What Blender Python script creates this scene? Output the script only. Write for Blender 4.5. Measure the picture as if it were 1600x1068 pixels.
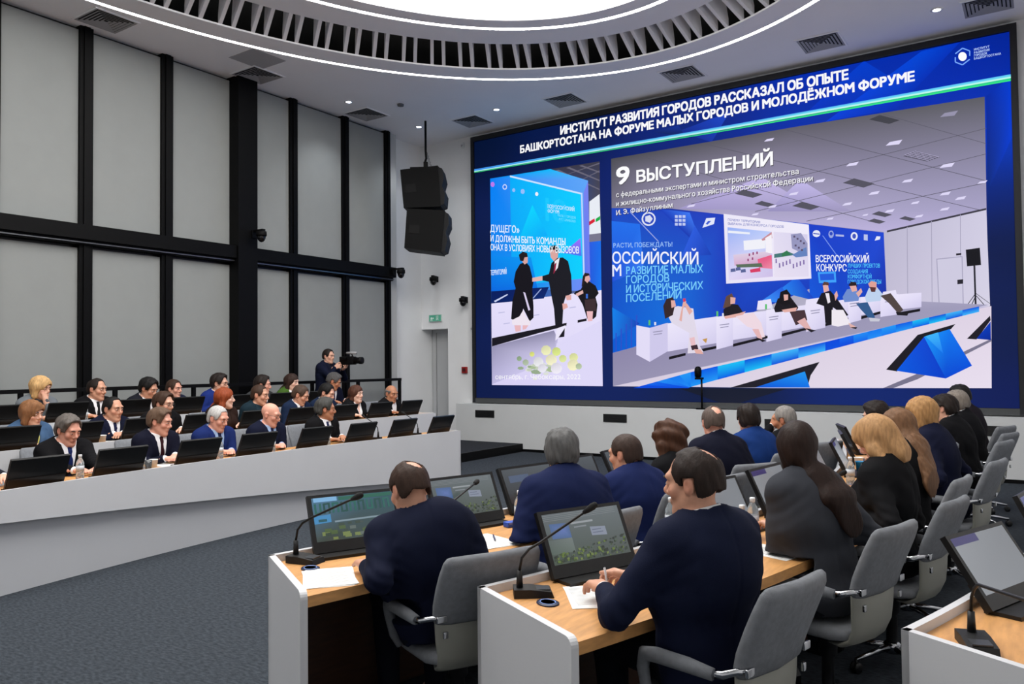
import bpy, bmesh, math, random
import numpy as np
from mathutils import Vector, Matrix
PI = math.pi
scene = bpy.context.scene
COL = scene.collection
for _o in list(bpy.data.objects):
    bpy.data.objects.remove(_o)

# ---------------------------------------------------------------- camera
def make_camera():
    yaw, pitch, roll = 0.5948, 0.0275, -0.0098
    f = Vector((-math.sin(yaw) * math.cos(pitch), math.cos(yaw) * math.cos(pitch), math.sin(pitch)))
    r = Vector((math.cos(yaw), math.sin(yaw), 0))
    u = r.cross(f)
    c, s = math.cos(roll), math.sin(roll)
    r2, u2 = c * r + s * u, -s * r + c * u
    cam = bpy.data.cameras.new('camera')
    cam.sensor_width = 36
    cam.lens = 1233.1 / 1600 * 36
    cam.clip_start, cam.clip_end = .05, 100
    o = bpy.data.objects.new('camera', cam)
    m = Matrix((r2, u2, -f)).transposed().to_4x4()
    m.translation = (0, 0, 1.68)
    o.matrix_world = m
    COL.objects.link(o)
    scene.camera = o
make_camera()

# ---------------------------------------------------------------- world, exposure
DISC_LIGHT, STRIP_LIGHT, SPOT_LIGHT, SCREEN_LIGHT = 5.5, 14.0, 40.0, 1.0
SPOT_WATTS = 90.0
w = bpy.data.worlds.new('world'); scene.world = w; w.use_nodes = True
w.node_tree.nodes['Background'].inputs[0].default_value = (.02, .022, .03, 1)
w.node_tree.nodes['Background'].inputs[1].default_value = .3
vs = scene.view_settings
vs.view_transform = 'Standard'; vs.look = 'None'; vs.exposure = 0.0; vs.gamma = 1.0; vs.use_curve_mapping = False
scene.cycles.use_denoising = True
scene.cycles.max_bounces = 6
scene.cycles.sample_clamp_indirect = 6.0

# ---------------------------------------------------------------- helpers
def lin(c):
    c = c / 255.0
    return c / 12.92 if c <= .04045 else ((c + .055) / 1.055) ** 2.4
def rgb(r, g=None, b=None):
    if g is None:
        h = r.lstrip('#'); r, g, b = int(h[0:2], 16), int(h[2:4], 16), int(h[4:6], 16)
    return (lin(r), lin(g), lin(b), 1.0)
MATS = {}
def mat(name, col=(128, 128, 128), rough=.5, metal=0., noise=0., nscale=40., bump=0., bscale=200., emit=0., ecol=None,
        spec=.5, trans=0., vcol=None, stretch=None, coat=0.):
    """Principled material with an optional noise variation of the colour and an optional fine bump."""
    if name in MATS: return MATS[name]
    m = bpy.data.materials.new(name); m.use_nodes = True
    nt = m.node_tree; b = nt.nodes['Principled BSDF']; L = nt.links.new
    base = rgb(*col)
    b.inputs['Base Color'].default_value = base
    b.inputs['Roughness'].default_value = rough
    b.inputs['Metallic'].default_value = metal
    b.inputs['Specular IOR Level'].default_value = spec
    b.inputs['Transmission Weight'].default_value = trans
    b.inputs['Coat Weight'].default_value = coat
    tc = None
    def coords():
        nonlocal tc
        if tc is None:
            tc = nt.nodes.new('ShaderNodeTexCoord')
        if stretch:
            mp = nt.nodes.new('ShaderNodeMapping'); mp.inputs['Scale'].default_value = stretch
            L(tc.outputs['Object'], mp.inputs['Vector']); return mp.outputs['Vector']
        return tc.outputs['Object']
    src = None
    if vcol:
        at = nt.nodes.new('ShaderNodeAttribute'); at.attribute_name = vcol; src = at.outputs['Color']
        L(src, b.inputs['Base Color'])
    if noise:
        n = nt.nodes.new('ShaderNodeTexNoise'); n.inputs['Scale'].default_value = nscale; n.inputs['Detail'].default_value = 4
        L(coords(), n.inputs['Vector'])
        mr = nt.nodes.new('ShaderNodeMapRange'); mr.inputs[1].default_value = .3; mr.inputs[2].default_value = .7
        mr.inputs[3].default_value = 1 - noise; mr.inputs[4].default_value = 1 + noise
        L(n.outputs['Fac'], mr.inputs[0])
        mx = nt.nodes.new('ShaderNodeMix'); mx.data_type = 'RGBA'; mx.blend_type = 'MULTIPLY'; mx.inputs['Factor'].default_value = 1
        mx.inputs['A'].default_value = base
        if src: L(src, mx.inputs['A'])
        L(mr.outputs[0], mx.inputs['B']); L(mx.outputs['Result'], b.inputs['Base Color'])
    if bump:
        n = nt.nodes.new('ShaderNodeTexNoise'); n.inputs['Scale'].default_value = bscale; n.inputs['Detail'].default_value = 2
        L(coords(), n.inputs['Vector'])
        bp = nt.nodes.new('ShaderNodeBump'); bp.inputs['Strength'].default_value = bump; bp.inputs['Distance'].default_value = .004
        L(n.outputs['Fac'], bp.inputs['Height']); L(bp.outputs[0], b.inputs['Normal'])
    if emit:
        b.inputs['Emission Color'].default_value = rgb(*(ecol or col)); b.inputs['Emission Strength'].default_value = emit
    MATS[name] = m
    return m
def emat(name, strength=1.0, attr='Col', sample=True):
    """Light-emitting display surface; the picture is stored as colours of the mesh."""
    if name in MATS: return MATS[name]
    m = bpy.data.materials.new(name); m.use_nodes = True
    nt = m.node_tree; b = nt.nodes['Principled BSDF']
    at = nt.nodes.new('ShaderNodeAttribute'); at.attribute_name = attr
    b.inputs['Base Color'].default_value = (.003, .003, .004, 1); b.inputs['Roughness'].default_value = .7; b.inputs['Specular IOR Level'].default_value = .08
    nt.links.new(at.outputs['Color'], b.inputs['Emission Color']); b.inputs['Emission Strength'].default_value = strength
    if not sample: m.cycles.emission_sampling = 'NONE'
    MATS[name] = m
    return m

class MB:
    """Collects shapes and links them as one mesh object."""
    def __init__(self): self.v = []; self.f = []; self.sm = []; self.c = []
    def add(self, vs, fs, smooth=False, col=None):
        o = len(self.v); self.v += [tuple(p) for p in vs]; self.f += [tuple(i + o for i in f) for f in fs]
        self.sm += [smooth] * len(fs)
        self.c += [col] * len(fs)
        return self
    def box(self, x0, x1, y0, y1, z0, z1, M=None, col=None):
        p = [(x0, y0, z0), (x1, y0, z0), (x1, y1, z0), (x0, y1, z0), (x0, y0, z1), (x1, y0, z1), (x1, y1, z1), (x0, y1, z1)]
        if M is not None: p = [tuple(M @ Vector(q)) for q in p]
        return self.add(p, [(0, 3, 2, 1), (4, 5, 6, 7), (0, 1, 5, 4), (1, 2, 6, 5), (2, 3, 7, 6), (3, 0, 4, 7)], col=col)
    def cbox(self, c, s, M=None, bev=0.0):
        """box about a centre, with chamfered vertical and horizontal edges when bev is given"""
        if not bev:
            return self.box(c[0] - s[0] / 2, c[0] + s[0] / 2, c[1] - s[1] / 2, c[1] + s[1] / 2, c[2] - s[2] / 2, c[2] + s[2] / 2, M)
        bm = bmesh.new(); bmesh.ops.create_cube(bm, size=1)
        for v in bm.verts: v.co = Vector((v.co.x * s[0] + c[0], v.co.y * s[1] + c[1], v.co.z * s[2] + c[2]))
        bmesh.ops.bevel(bm, geom=bm.edges[:], offset=bev, segments=3, profile=.5, affect='EDGES')
        return self.bm(bm, M)
    def bm(self, bm, M=None, smooth=True):
        bm.verts.index_update()
        vs = [(M @ v.co if M is not None else v.co.copy()) for v in bm.verts]
        fs = [tuple(v.index for v in f.verts) for f in bm.faces]
        bm.free()
        return self.add(vs, fs, smooth)
    def prism(self, poly, h0, h1, M=None, axis='z', col=None):
        """extrude a 2D outline between two heights along an axis"""
        n = len(poly)
        def P(a, b, h):
            q = (a, b, h) if axis == 'z' else ((h, a, b) if axis == 'x' else (a, h, b))
            return tuple(M @ Vector(q)) if M is not None else q
        vs = [P(a, b, h0) for a, b in poly] + [P(a, b, h1) for a, b in poly]
        fs = [tuple(range(n - 1, -1, -1)), tuple(range(n, 2 * n))] + [(i, (i + 1) % n, n + (i + 1) % n, n + i) for i in range(n)]
        if axis == 'y': fs = [f[::-1] for f in fs]
        return self.add(vs, fs, col=col)
    def lathe(self, prof, seg=20, M=None, smooth=True):
        vs = []; fs = []
        n = len(prof)
        for r, z in prof:
            for k in range(seg):
                a = 2 * PI * k / seg; q = Vector((r * math.cos(a), r * math.sin(a), z))
                vs.append(tuple(M @ q) if M is not None else tuple(q))
        for i in range(n - 1):
            for k in range(seg):
                k2 = (k + 1) % seg
                fs.append((i * seg + k, i * seg + k2, (i + 1) * seg + k2, (i + 1) * seg + k))
        fs.append(tuple(range(seg - 1, -1, -1))); fs.append(tuple((n - 1) * seg + k for k in range(seg)))
        return self.add(vs, fs, smooth)
    def tube(self, pts, r, seg=8, M=None):
        pts = [Vector(p) for p in pts]; n = len(pts)
        rs = r if isinstance(r, (list, tuple)) else [r] * n
        vs = []; fs = []
        t0 = (pts[1] - pts[0]).normalized(); nrm = t0.orthogonal().normalized()
        for i, p in enumerate(pts):
            t = ((pts[min(i + 1, n - 1)] - pts[max(i - 1, 0)])).normalized()
            nrm = (nrm - t * nrm.dot(t)).normalized(); bi = t.cross(nrm)
            for k in range(seg):
                a = 2 * PI * k / seg; q = p + (nrm * math.cos(a) + bi * math.sin(a)) * rs[i]
                vs.append(tuple(M @ q) if M is not None else tuple(q))
        for i in range(n - 1):
            for k in range(seg):
                k2 = (k + 1) % seg; fs.append((i * seg + k, i * seg + k2, (i + 1) * seg + k2, (i + 1) * seg + k))
        fs.append(tuple(range(seg - 1, -1, -1))); fs.append(tuple((n - 1) * seg + k for k in range(seg)))
        return self.add(vs, fs, True)
    def ball(self, c, r, seg=12, M=None):
        r = r if isinstance(r, (list, tuple)) else (r, r, r)
        prof = []
        vs = []; fs = []; rings = seg // 2
        for i in range(1, rings):
            th = PI * i / rings
            for k in range(seg):
                a = 2 * PI * k / seg
                vs.append(Vector((c[0] + r[0] * math.sin(th) * math.cos(a), c[1] + r[1] * math.sin(th) * math.sin(a), c[2] - r[2] * math.cos(th))))
        b = len(vs); vs += [Vector((c[0], c[1], c[2] - r[2])), Vector((c[0], c[1], c[2] + r[2]))]
        for i in range(rings - 2):
            for k in range(seg):
                k2 = (k + 1) % seg; fs.append((i * seg + k, i * seg + k2, (i + 1) * seg + k2, (i + 1) * seg + k))
        for k in range(seg):
            k2 = (k + 1) % seg; fs.append((b, k2, k)); fs.append((b + 1, (rings - 2) * seg + k, (rings - 2) * seg + k2))
        if M is not None: vs = [M @ v for v in vs]
        return self.add(vs, fs, True)
    def mesh(self, name, m):
        me = bpy.data.meshes.new(name); me.from_pydata(self.v, [], self.f)
        ms = m if isinstance(m, (list, tuple)) else [m]
        for q in ms: me.materials.append(q)
        me.polygons.foreach_set('use_smooth', self.sm)
        if any(c is not None for c in self.c):
            at = me.color_attributes.new('Col', 'FLOAT_COLOR', 'CORNER')
            out = []
            for f, c in zip(self.f, self.c):
                if c is None: c = (0, 0, 0, 1)
                if isinstance(c, list):
                    for k in range(len(f)): out += list(c[k % len(c)])
                else: out += list(c) * len(f)
            at.data.foreach_set('color', out)
        me.update()
        return me
    def build(self, name, m, parent=None, loc=None, rot=None):
        o = bpy.data.objects.new(name, self.mesh(name, m)); COL.objects.link(o)
        if parent is not None: o.parent = parent
        if loc is not None: o.location = loc
        if rot is not None: o.rotation_euler = rot
        return o
def tag(o, label=None, cat=None, group=None, kind=None):
    if label: o['label'] = label
    if cat: o['category'] = cat
    if group: o['group'] = group
    if kind: o['kind'] = kind
    return o
def thing(name, label, cat, loc=(0, 0, 0), rz=0., group=None):
    o = bpy.data.objects.new(name, None); COL.objects.link(o); o.empty_display_size = .1
    o.location = loc; o.rotation_euler = (0, 0, rz)
    return tag(o, label, cat, group)
def struct(name, mb, m):
    return tag(mb.build(name, m), kind='structure')
KIDS = {}
def dup(src, label=None, loc=None, rz=None, group=None):
    """copy of a thing with its parts and their sub-parts"""
    def cp(o, parent):
        c = o.copy(); COL.objects.link(c)
        if parent is not None: c.parent = parent
        for ch in o.children: cp(ch, c)
        return c
    c = cp(src, None)
    if loc is not None: c.location = loc
    if rz is not None: c.rotation_euler = (0, 0, rz)
    if label: c['label'] = label
    if group: c['group'] = group
    return c
# ---------------------------------------------------------------- setting
WX, EX, SY, NY, CZ = -10.9, 1.5, 12.95, -4.2, 6.38     # window wall, right wall, screen wall, back wall, ceiling
white = mat('wall_white', (228, 229, 230), .7, noise=.015, nscale=3, bump=.04, bscale=120)
plw = mat('plinth_white', (200, 202, 203), .7, noise=.015, nscale=3)
ceilm = mat('ceiling_white', (236, 236, 239), .75, noise=.012, nscale=2)
black = mat('black_metal', (6, 6, 7), .5, spec=.15)
carpet = mat('carpet', (55, 60, 66), .98, noise=.38, nscale=26, bump=.9, bscale=140, spec=.1, stretch=(1, 2.2, 1))
carpet2 = mat('carpet_dark', (44, 46, 51), .98, noise=.3, nscale=26, bump=.8, bscale=140, spec=.1)
blindm = mat('blind_fabric', (142, 145, 144), .85, noise=.02, nscale=4, bump=.15, bscale=500, spec=.2)
deskw = mat('desk_white', (200, 201, 204), .42, noise=.01, nscale=3, spec=.45)

struct('floor', MB().box(-11.4, EX + .2, NY - .2, 13.4, -.25, 0), carpet)
m = MB()
m.prism([(-11.1, -2.5), (-7.72, -2.5), (-7.72, 9.95), (-8.33, 9.95), (-8.36, 12.66), (-9.95, 12.66), (-9.95, 12.95), (-11.1, 12.95)], 0, .15)
struct('floor_tier', m, carpet2)
m = MB(); m.prism([(-11.1, -2.5), (-8.9, -2.5), (-8.9, 9.95), (-11.1, 9.95)], .15, .30); struct('floor_tier_upper', m, carpet2)
m = MB(); m.box(-8.36, -8.325, 9.95, 12.64, .0, .152); struct('trim_1', m, black)
# screen wall, with the door recess in the corner
m = MB(); m.box(-10.38, EX, SY, SY + .3, 0, CZ); m.box(-11.1, -10.38, SY, SY + .3, 2.43, CZ); struct('wall_screen', m, white)
m = MB(); m.box(-11.1, -10.3, 13.34, 13.5, 0, 2.6); m.box(-10.38, -10.3, 13.25, 13.34, 0, 2.6); struct('wall_recess', m, white)
m = MB(); m.box(-11.08, -10.98, 13.28, 13.33, .0, 2.43); m.box(-10.42, -10.38, 13.28, 13.33, 0, 2.43); m.box(-10.98, -10.42, 13.28, 13.33, 2.36, 2.43)
m.box(-10.965, -10.435, 13.295, 13.335, .0, 2.355)
struct('door_1', m, mat('door_grey', (176, 178, 180), .5))
m = MB(); m.box(-11.3, -11.1, 11.75, 13.5, 0, CZ); struct('wall_left', m, white)
m = MB(); m.box(-11.1, -10.92, 11.74, 11.97, 0, CZ); struct('wall_left_pier', m, mat('plaster_grey', (180, 181, 180), .8))
m = MB(); m.box(-11.3, -10.99, NY, 11.74, 0, CZ); struct('wall_left_glazing', m, mat('night_glass', (16, 17, 20), .3))
m = MB(); m.box(EX, EX + .2, NY, SY + .3, 0, CZ); struct('wall_right', m, white)
m = MB(); m.box(-11.3, EX + .2, NY - .2, NY, 0, CZ); struct('wall_back', m, white)
# plinth below the screen
m = MB(); m.box(-9.95, EX, 12.66, SY, 0, .885); struct('wall_plinth', m, plw)
m = MB(); m.box(-9.95, EX, 12.64, 12.66, 0, .05); struct('baseboard_screen', m, black)

# ---- window wall: mullions, pillar and beam, one roller blind in every bay
mull = [(-3.6, -3.42), (-2.4, -2.22), (-1.2, -1.02), (.0, .36), (1.2, 1.38), (2.4, 2.58), (3.4, 3.77), (4.40, 4.58), (5.57, 5.75), (6.78, 6.96), (7.99, 8.36), (9.20, 9.36), (10.44, 10.60), (11.60, 11.74)]
m = MB()
for a, b in mull:
    big = b - a > .3
    m.box(-10.99, -10.68 if big else -10.86, a, b, .3, CZ)
    if not big: m.box(-10.86, -10.84, a + .05, b - .05, .3, CZ)
m.box(-10.99, -10.72, -3.7, 11.74, 3.42, 3.62); m.box(-10.99, -10.80, -3.7, 11.74, 3.36, 3.42)
m.box(-10.99, -10.86, -3.7, 11.74, .28, .36)
struct('window_frame', m, mat('frame_black', (5, 5, 6), .5, spec=.12))
n = 1
for (a0, a1), (b0, b1) in zip(mull[:-1], mull[1:]):
    for z0, z1 in ((.30, 3.37), (3.60, CZ)):
        if b0 < -2: continue
        nn = 10
        mb = MB(); mb.box(-10.935, -10.915, a1, b0, z0, z1 - .05)
        o = tag(mb.build('window_%d' % n, blindm), kind='structure'); n += 1
m = MB(); m.box(-10.80, -10.775, -3.7, 11.74, 3.375, 3.39); struct('trim_2', m, mat('rail_metal', (120, 122, 126), .3, .9))

# ---- handrail in front of the blinds
rail = thing('handrail', 'low black metal handrail running along the foot of the window blinds', 'railing', (-10.55, 4, .3))
m = MB(); m.box(-.03, .03, -7.2, 7.66, 1.07, 1.12); m.build('top_rail', black, rail)
for y in (-6.5, -5.3, -4.1, -2.9, -1.7, -.5, .7, 1.9, 3.1, 4.3, 5.4, 6.5, 7.63):
    m = MB(); m.box(-.025, .025, y - .025, y + .025, 0, 1.07); m.build('post', black, rail)

# ---------------------------------------------------------------- ceiling
CX, CY = -4.85, 4.3
def ering(mb, a0, z0, a1, z1, n=160, smooth=True, off=2.01):
    """band between two concentric ovals"""
    vs = []
    for k in range(n):
        t = 2 * PI * k / n; c, s_ = math.cos(t), math.sin(t)
        vs.append((CX + a0 * c, CY + (a0 + off) * s_, z0)); vs.append((CX + a1 * c, CY + (a1 + off) * s_, z1))
    fs = [(2 * k, 2 * k + 1, (2 * k + 3) % (2 * n), (2 * k + 2) % (2 * n)) for k in range(n)]
    return mb.add(vs, fs, smooth)
# slab with the oval opening: outer rectangle joined to the oval
m = MB(); N = 160; vs = []
X0, X1, Y0, Y1 = -11.3, EX + .2, NY - .2, 13.5
for k in range(N):
    t = 2 * PI * k / N; c, s_ = math.cos(t), math.sin(t)
    vs.append((CX + 5.265 * c, CY + 7.275 * s_, CZ))
    tx = ((X1 - CX) if c > 0 else (CX - X0)) / max(abs(c), 1e-6); ty = ((Y1 - CY) if s_ > 0 else (CY - Y0)) / max(abs(s_), 1e-6)
    r = min(tx, ty); vs.append((CX + r * c, CY + r * s_, CZ))
fs = [(2 * k, (2 * k + 2) % (2 * N), (2 * k + 3) % (2 * N), 2 * k + 1) for k in range(N)]
m.add(vs, fs)
m.box(X0, CX - 6.15, Y0, Y1, CZ + .002, CZ + .2); m.box(CX + 6.15, X1, Y0, Y1, CZ + .002, CZ + .2)
# corners of the slab between the last rays and the rectangle
for (xa, ya) in ((X0, Y0), (X1, Y0), (X0, Y1), (X1, Y1)):
    m.box(min(xa, xa - math.copysign(1.3, xa - CX)), max(xa, xa - math.copysign(1.3, xa - CX)), min(ya, ya - math.copysign(1.3, ya - CY)), max(ya, ya - math.copysign(1.3, ya - CY)), CZ + .001, CZ + .2)
struct('ceiling', m, ceilm)
m = MB(); m.box(X0, X1, Y0, Y1, 7.30, 7.4)
struct('ceiling_void', m, mat('void_black', (6, 6, 7), .9))
m = MB(); ering(m, 5.195, CZ, 4.78, CZ); ering(m, 4.78, CZ, 4.78, CZ + .025); ering(m, 5.195, CZ, 5.195, CZ + .04); ering(m, 5.265, CZ + .04, 5.265, CZ)
struct('ceiling_ring', m, ceilm)

lamp = thing('oval_ceiling_light', 'huge oval ceiling light with a glowing centre, bright rings and radiating fins', 'ceiling light', (0, 0, 0))
led = mat('led_strip', (255, 252, 246), .4, emit=STRIP_LIGHT)
m = MB(); ering(m, 5.264, CZ + .004, 5.196, CZ + .004); m.build('outer_light_strip', led, lamp)
m = MB(); ering(m, 3.785, 6.604, 3.715, 6.604); m.build('inner_light_strip', led, lamp)
m = MB(); ering(m, 4.30, 6.60, 3.79, 6.60); ering(m, 4.30, 6.95, 4.30, 6.60); ering(m, 3.71, 6.60, 3.45, 6.60); ering(m, 3.45, 6.60, 3.45, 6.72); ering(m, 3.79, 6.60, 3.79, 6.63); ering(m, 3.71, 6.63, 3.71, 6.60)
m.build('inner_ring', ceilm, lamp)
m = MB(); vs = [(CX + 3.46 * math.cos(2 * PI * k / 120), CY + 5.47 * math.sin(2 * PI * k / 120), 6.72) for k in range(120)]
m.add(vs, [tuple(range(119, -1, -1))]); m.build('glowing_panel', mat('disc_light', (255, 253, 250), .5, emit=DISC_LIGHT), lamp)
# pairs of radiating fins in the gap between the rings
m = MB(); per = 0; NP = 80
tt = [2 * PI * k / 4000 for k in range(4001)]
cum = [0.0]
for k in range(4000):
    p = (4.55 * math.cos(tt[k]), 6.56 * math.sin(tt[k])); q = (4.55 * math.cos(tt[k + 1]), 6.56 * math.sin(tt[k + 1]))
    cum.append(cum[-1] + math.hypot(p[0] - q[0], p[1] - q[1]))
for i in range(NP):
    for dlt in (-.088, .088):
        s_ = (cum[-1] * (i + .5) / NP + dlt) % cum[-1]
        k = int(np.searchsorted(cum, s_)); t = tt[k]
        po = Vector((CX + 4.79 * math.cos(t), CY + 6.80 * math.sin(t), 0)); pi_ = Vector((CX + 4.29 * math.cos(t), CY + 6.30 * math.sin(t), 0))
        d = (pi_ - po).normalized(); nrm = Vector((-d.y, d.x, 0)) * .026
        a0, a1 = po + d * .0, pi_
        q = [a0 + Vector((0, 0, 6.40)), a1 + Vector((0, 0, 6.605)), a1 + Vector((0, 0, 6.94)), a0 + d * .12 + Vector((0, 0, 6.94)), a0 + Vector((0, 0, 6.52))]
        vs = [p - nrm for p in q] + [p + nrm for p in q]
        fs = [(4, 3, 2, 1, 0), (5, 6, 7, 8, 9)] + [(j, (j + 1) % 5, 5 + (j + 1) % 5, 5 + j) for j in range(5)]
        m.add(vs, fs)
m.build('slats', mat('fin_white', (226, 226, 230), .6), lamp)

# ---- ceiling diffusers: four-way louvres
louv = mat('louvre_grey', (150, 150, 152), .6)
def make_vent(loc, label):
    t = thing('ceiling_vent', label, 'air vent', loc, 0, 'square ceiling air vents')
    m = MB(); w_ = .31
    for a0, a1, b0, b1 in ((-w_, w_, -w_, -w_ + .025), (-w_, w_, w_ - .025, w_), (-w_, -w_ + .025, -w_, w_), (w_ - .025, w_, -w_, w_)): m.box(a0, a1, b0, b1, -.012, .0)
    m.build('frame', ceilm, t)
    m = MB(); m.box(-.29, .29, -.29, .29, -.004, -.001); m.build('duct_opening', mat('duct_black', (10, 10, 11), .9), t)
    m = MB()
    for i in range(6):
        r0 = .285 - i * .046; r1 = r0 - .030
        vs = [(sx * r0, sy * r0, -.012) for sx, sy in ((-1, -1), (1, -1), (1, 1), (-1, 1))] + [(sx * r1, sy * r1, -.0045) for sx, sy in ((-1, -1), (1, -1), (1, 1), (-1, 1))]
        m.add(vs, [(k, (k + 1) % 4, 4 + (k + 1) % 4, 4 + k) for k in range(4)])
    m.build('slats', louv, t)
    return t
vents = [((-10.45, 5.7), 'square ceiling vent over the second column of window blinds'), ((-10.45, 8.18), 'square ceiling vent above the broad black window pillar'),
         ((-10.45, 10.65), 'square ceiling vent above the last narrow window bays'), ((-9.1, 12.15), 'square ceiling vent above the upper corner of the video screen beside the speaker rod'),
         ((-7.02, 12.15), 'square ceiling vent above the start of the screen headline'), ((-4.81, 12.15), 'square ceiling vent above the middle of the video screen'),
         ((-2.65, 12.15), 'square ceiling vent above the end of the screen headline'), ((-.53, 12.15), 'square ceiling vent above the hexagon logo corner of the screen')]
v0 = None
for (x, y), lb in vents:
    v0 = make_vent((x, y, CZ), lb) if v0 is None else v0
    if v0['label'] != lb: dup(v0, lb, (x, y, CZ))
# flat closed access panels beside the window vents
for (x, y), lb in (((-9.9, 7.75), 'flat grey access panel set in the ceiling near the window pillar'),):
    m = MB(); m.box(-.3, .3, -.3, .3, -.004, 0)
    o = tag(m.build('access_panel', mat('panel_grey', (160, 160, 163), .7)), lb, 'ceiling panel'); o.location = (x, y, CZ)
# ---- downlights
def make_spot(loc, label):
    t = thing('ceiling_spotlight', label, 'spotlight', loc, 0, 'small round ceiling spotlights')
    m = MB(); m.lathe([(.078, -.008), (.078, 0), (.052, 0), (.052, -.008)], 24); m.build('trim_ring', ceilm, t)
    m = MB(); m.lathe([(.001, -.006), (.05, -.006), (.05, -.003), (.001, -.003)], 20); m.build('lens', mat('spot_lens', (240, 246, 255), .3, emit=SPOT_LIGHT), t)
    l = bpy.data.lights.new('spot_glow', 'SPOT'); l.energy = SPOT_WATTS; l.spot_size = math.radians(110); l.spot_blend = .9; l.shadow_soft_size = .05; l.color = (.92, .96, 1)
    lo = bpy.data.objects.new('spot_glow', l); COL.objects.link(lo); lo.parent = t; lo.location = (0, 0, -.02)
    return t
spots = [((-10.21, 9.96), 'glowing ceiling spotlight above the narrow window bays'), ((-10.17, 11.82), 'glowing ceiling spotlight beside the rod of the hanging speakers'),
         ((-8.31, 11.85), 'glowing ceiling spotlight above the dark end of the screen headline'), ((-1.11, 11.91), 'glowing ceiling spotlight above the logo end of the screen')]
s0 = None
for (x, y), lb in spots:
    if s0 is None: s0 = make_spot((x, y, CZ), lb)
    else: dup(s0, lb, (x, y, CZ))
m = MB(); m.lathe([(.055, -.035), (.06, -.012), (.06, 0), (.01, 0)], 20)
o = tag(m.build('smoke_detector', mat('detector', (90, 92, 96), .6)), 'small round smoke detector on the ceiling between two spotlights', 'smoke detector'); o.location = (-9.55, 10.6, CZ)
# ---------------------------------------------------------------- things on the screen wall
vm = mat('grille_black', (8, 8, 9), .6)
def wall_vent(x, lb):
    t = thing('wall_vent', lb, 'air vent', (x, 12.66, .695), 0, 'black air grilles under the screen')
    m = MB(); m.box(-.23, .23, -.012, 0, -.07, .07); m.build('frame', vm, t)
    m = MB()
    for k in range(7):
        z = -.055 + k * .018; m.box(-.215, .215, -.018, -.012, z, z + .008)
    m.build('slats', mat('grille_slat', (20, 20, 22), .5), t); return t
wv = wall_vent(-9.23, 'black air grille in the white plinth under the screen corner nearest the door')
for x, lb in ((-6.37, 'black air grille in the white plinth below the panel photo, behind the curly-haired woman'), (-3.5, 'black air grille in the white plinth behind the grey-haired man resting his cheek'), (-.68, 'black air grille in the white plinth behind the farthest grey chairs')):
    dup(wv, lb, (x, 12.66, .695))
# hanging loudspeakers: two wedge boxes on one rod
spk = mat('speaker_black', (4, 4, 5), .6, bump=.2, bscale=300, spec=.15)
gril = mat('speaker_grille', (12, 12, 13), .7, bump=.8, bscale=700)
t = thing('hanging_loudspeaker', 'pair of big black loudspeaker boxes hanging from a ceiling rod beside the screen', 'loudspeaker', (-9.84, 11.6, 4.6), math.radians(31))
def cab(name, z0, z1, y0, tilt):
    M = Matrix.Translation((0, 0, z0)) @ Matrix.Rotation(tilt, 4, 'Y')
    h = z1 - z0
    m = MB(); m.prism([(-.36, 0.03), (.34, 0), (.34, h), (-.38, h - .02)], -.28, .28, M, axis='y'); c = m.build(name, spk, t)
    m = MB(); m.prism([(.34, .02), (.41, .05), (.44, h * .32), (.39, h * .5), (.44, h * .68), (.41, h - .05), (.34, h - .02)], -.25, .25, M, axis='y'); m.build('grille', gril, c)
    m = MB(); m.box(-.3, -.1, -.285, -.28, h * .4, h * .6, M); m.build('handle_recess', black, c)
    return c
cab('upper_cabinet', .04, .82, 0, -.06); cab('lower_cabinet', -.78, .02, 0, .10)
m = MB(); m.box(-.25, .3, -.2, .2, .81, .84); m.box(-.02, .06, -.03, .03, .84, .98); m.build('rigging_frame', black, t)
m = MB(); m.tube([(-.0, 0, .96), (.03, 0, 1.05), (.02, 0, 1.2), (.02, 0, CZ - 4.6)], .022, 8); m.build('rod', black, t)
m = MB()
for k in range(6): m.tube([(.12 - .02 * k + .014 * math.cos(a), .014 * math.sin(a) * (k % 2), .90 + .06 * k + .03 * math.sin(a)) for a in [2 * PI * j / 8 for j in range(9)]], .005, 5)
m.build('chain', mat('chain_steel', (110, 112, 116), .3, .9), t)
# domed cameras on arms
def ptz(loc, rz, lb):
    t = thing('dome_camera', lb, 'camera', loc, rz, 'small black dome cameras')
    m = MB(); m.box(-.05, .05, -.03, 0, -.05, .07); m.box(-.03, .03, -.26, -.03, .045, .075); m.build('bracket', black, t)
    m = MB(); m.lathe([(.02, .05), (.08, .04), (.085, -.02), (.075, -.04)], 18, Matrix.Translation((0, -.2, 0))); m.build('housing', spk, t)
    m = MB(); m.ball((0, -.2, -.05), (.068, .068, .085), 14); m.build('dome', mat('dome_black', (10, 10, 12), .1), t); return t
p0 = ptz((-10.68, 12.95, 3.47), math.radians(20), 'black dome camera on the white wall just under the hanging speakers')
dup(p0, 'black dome camera on the white wall close to the edge of the screen', (-9.90, 12.95, 2.99), math.radians(20))
dup(p0, 'black dome camera fixed to the broad black window pillar', (-10.68, 8.28, 3.82), math.radians(90))
dup(p0, 'black dome camera at the end of the black window beam', (-10.72, 11.66, 3.52), math.radians(90))
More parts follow.
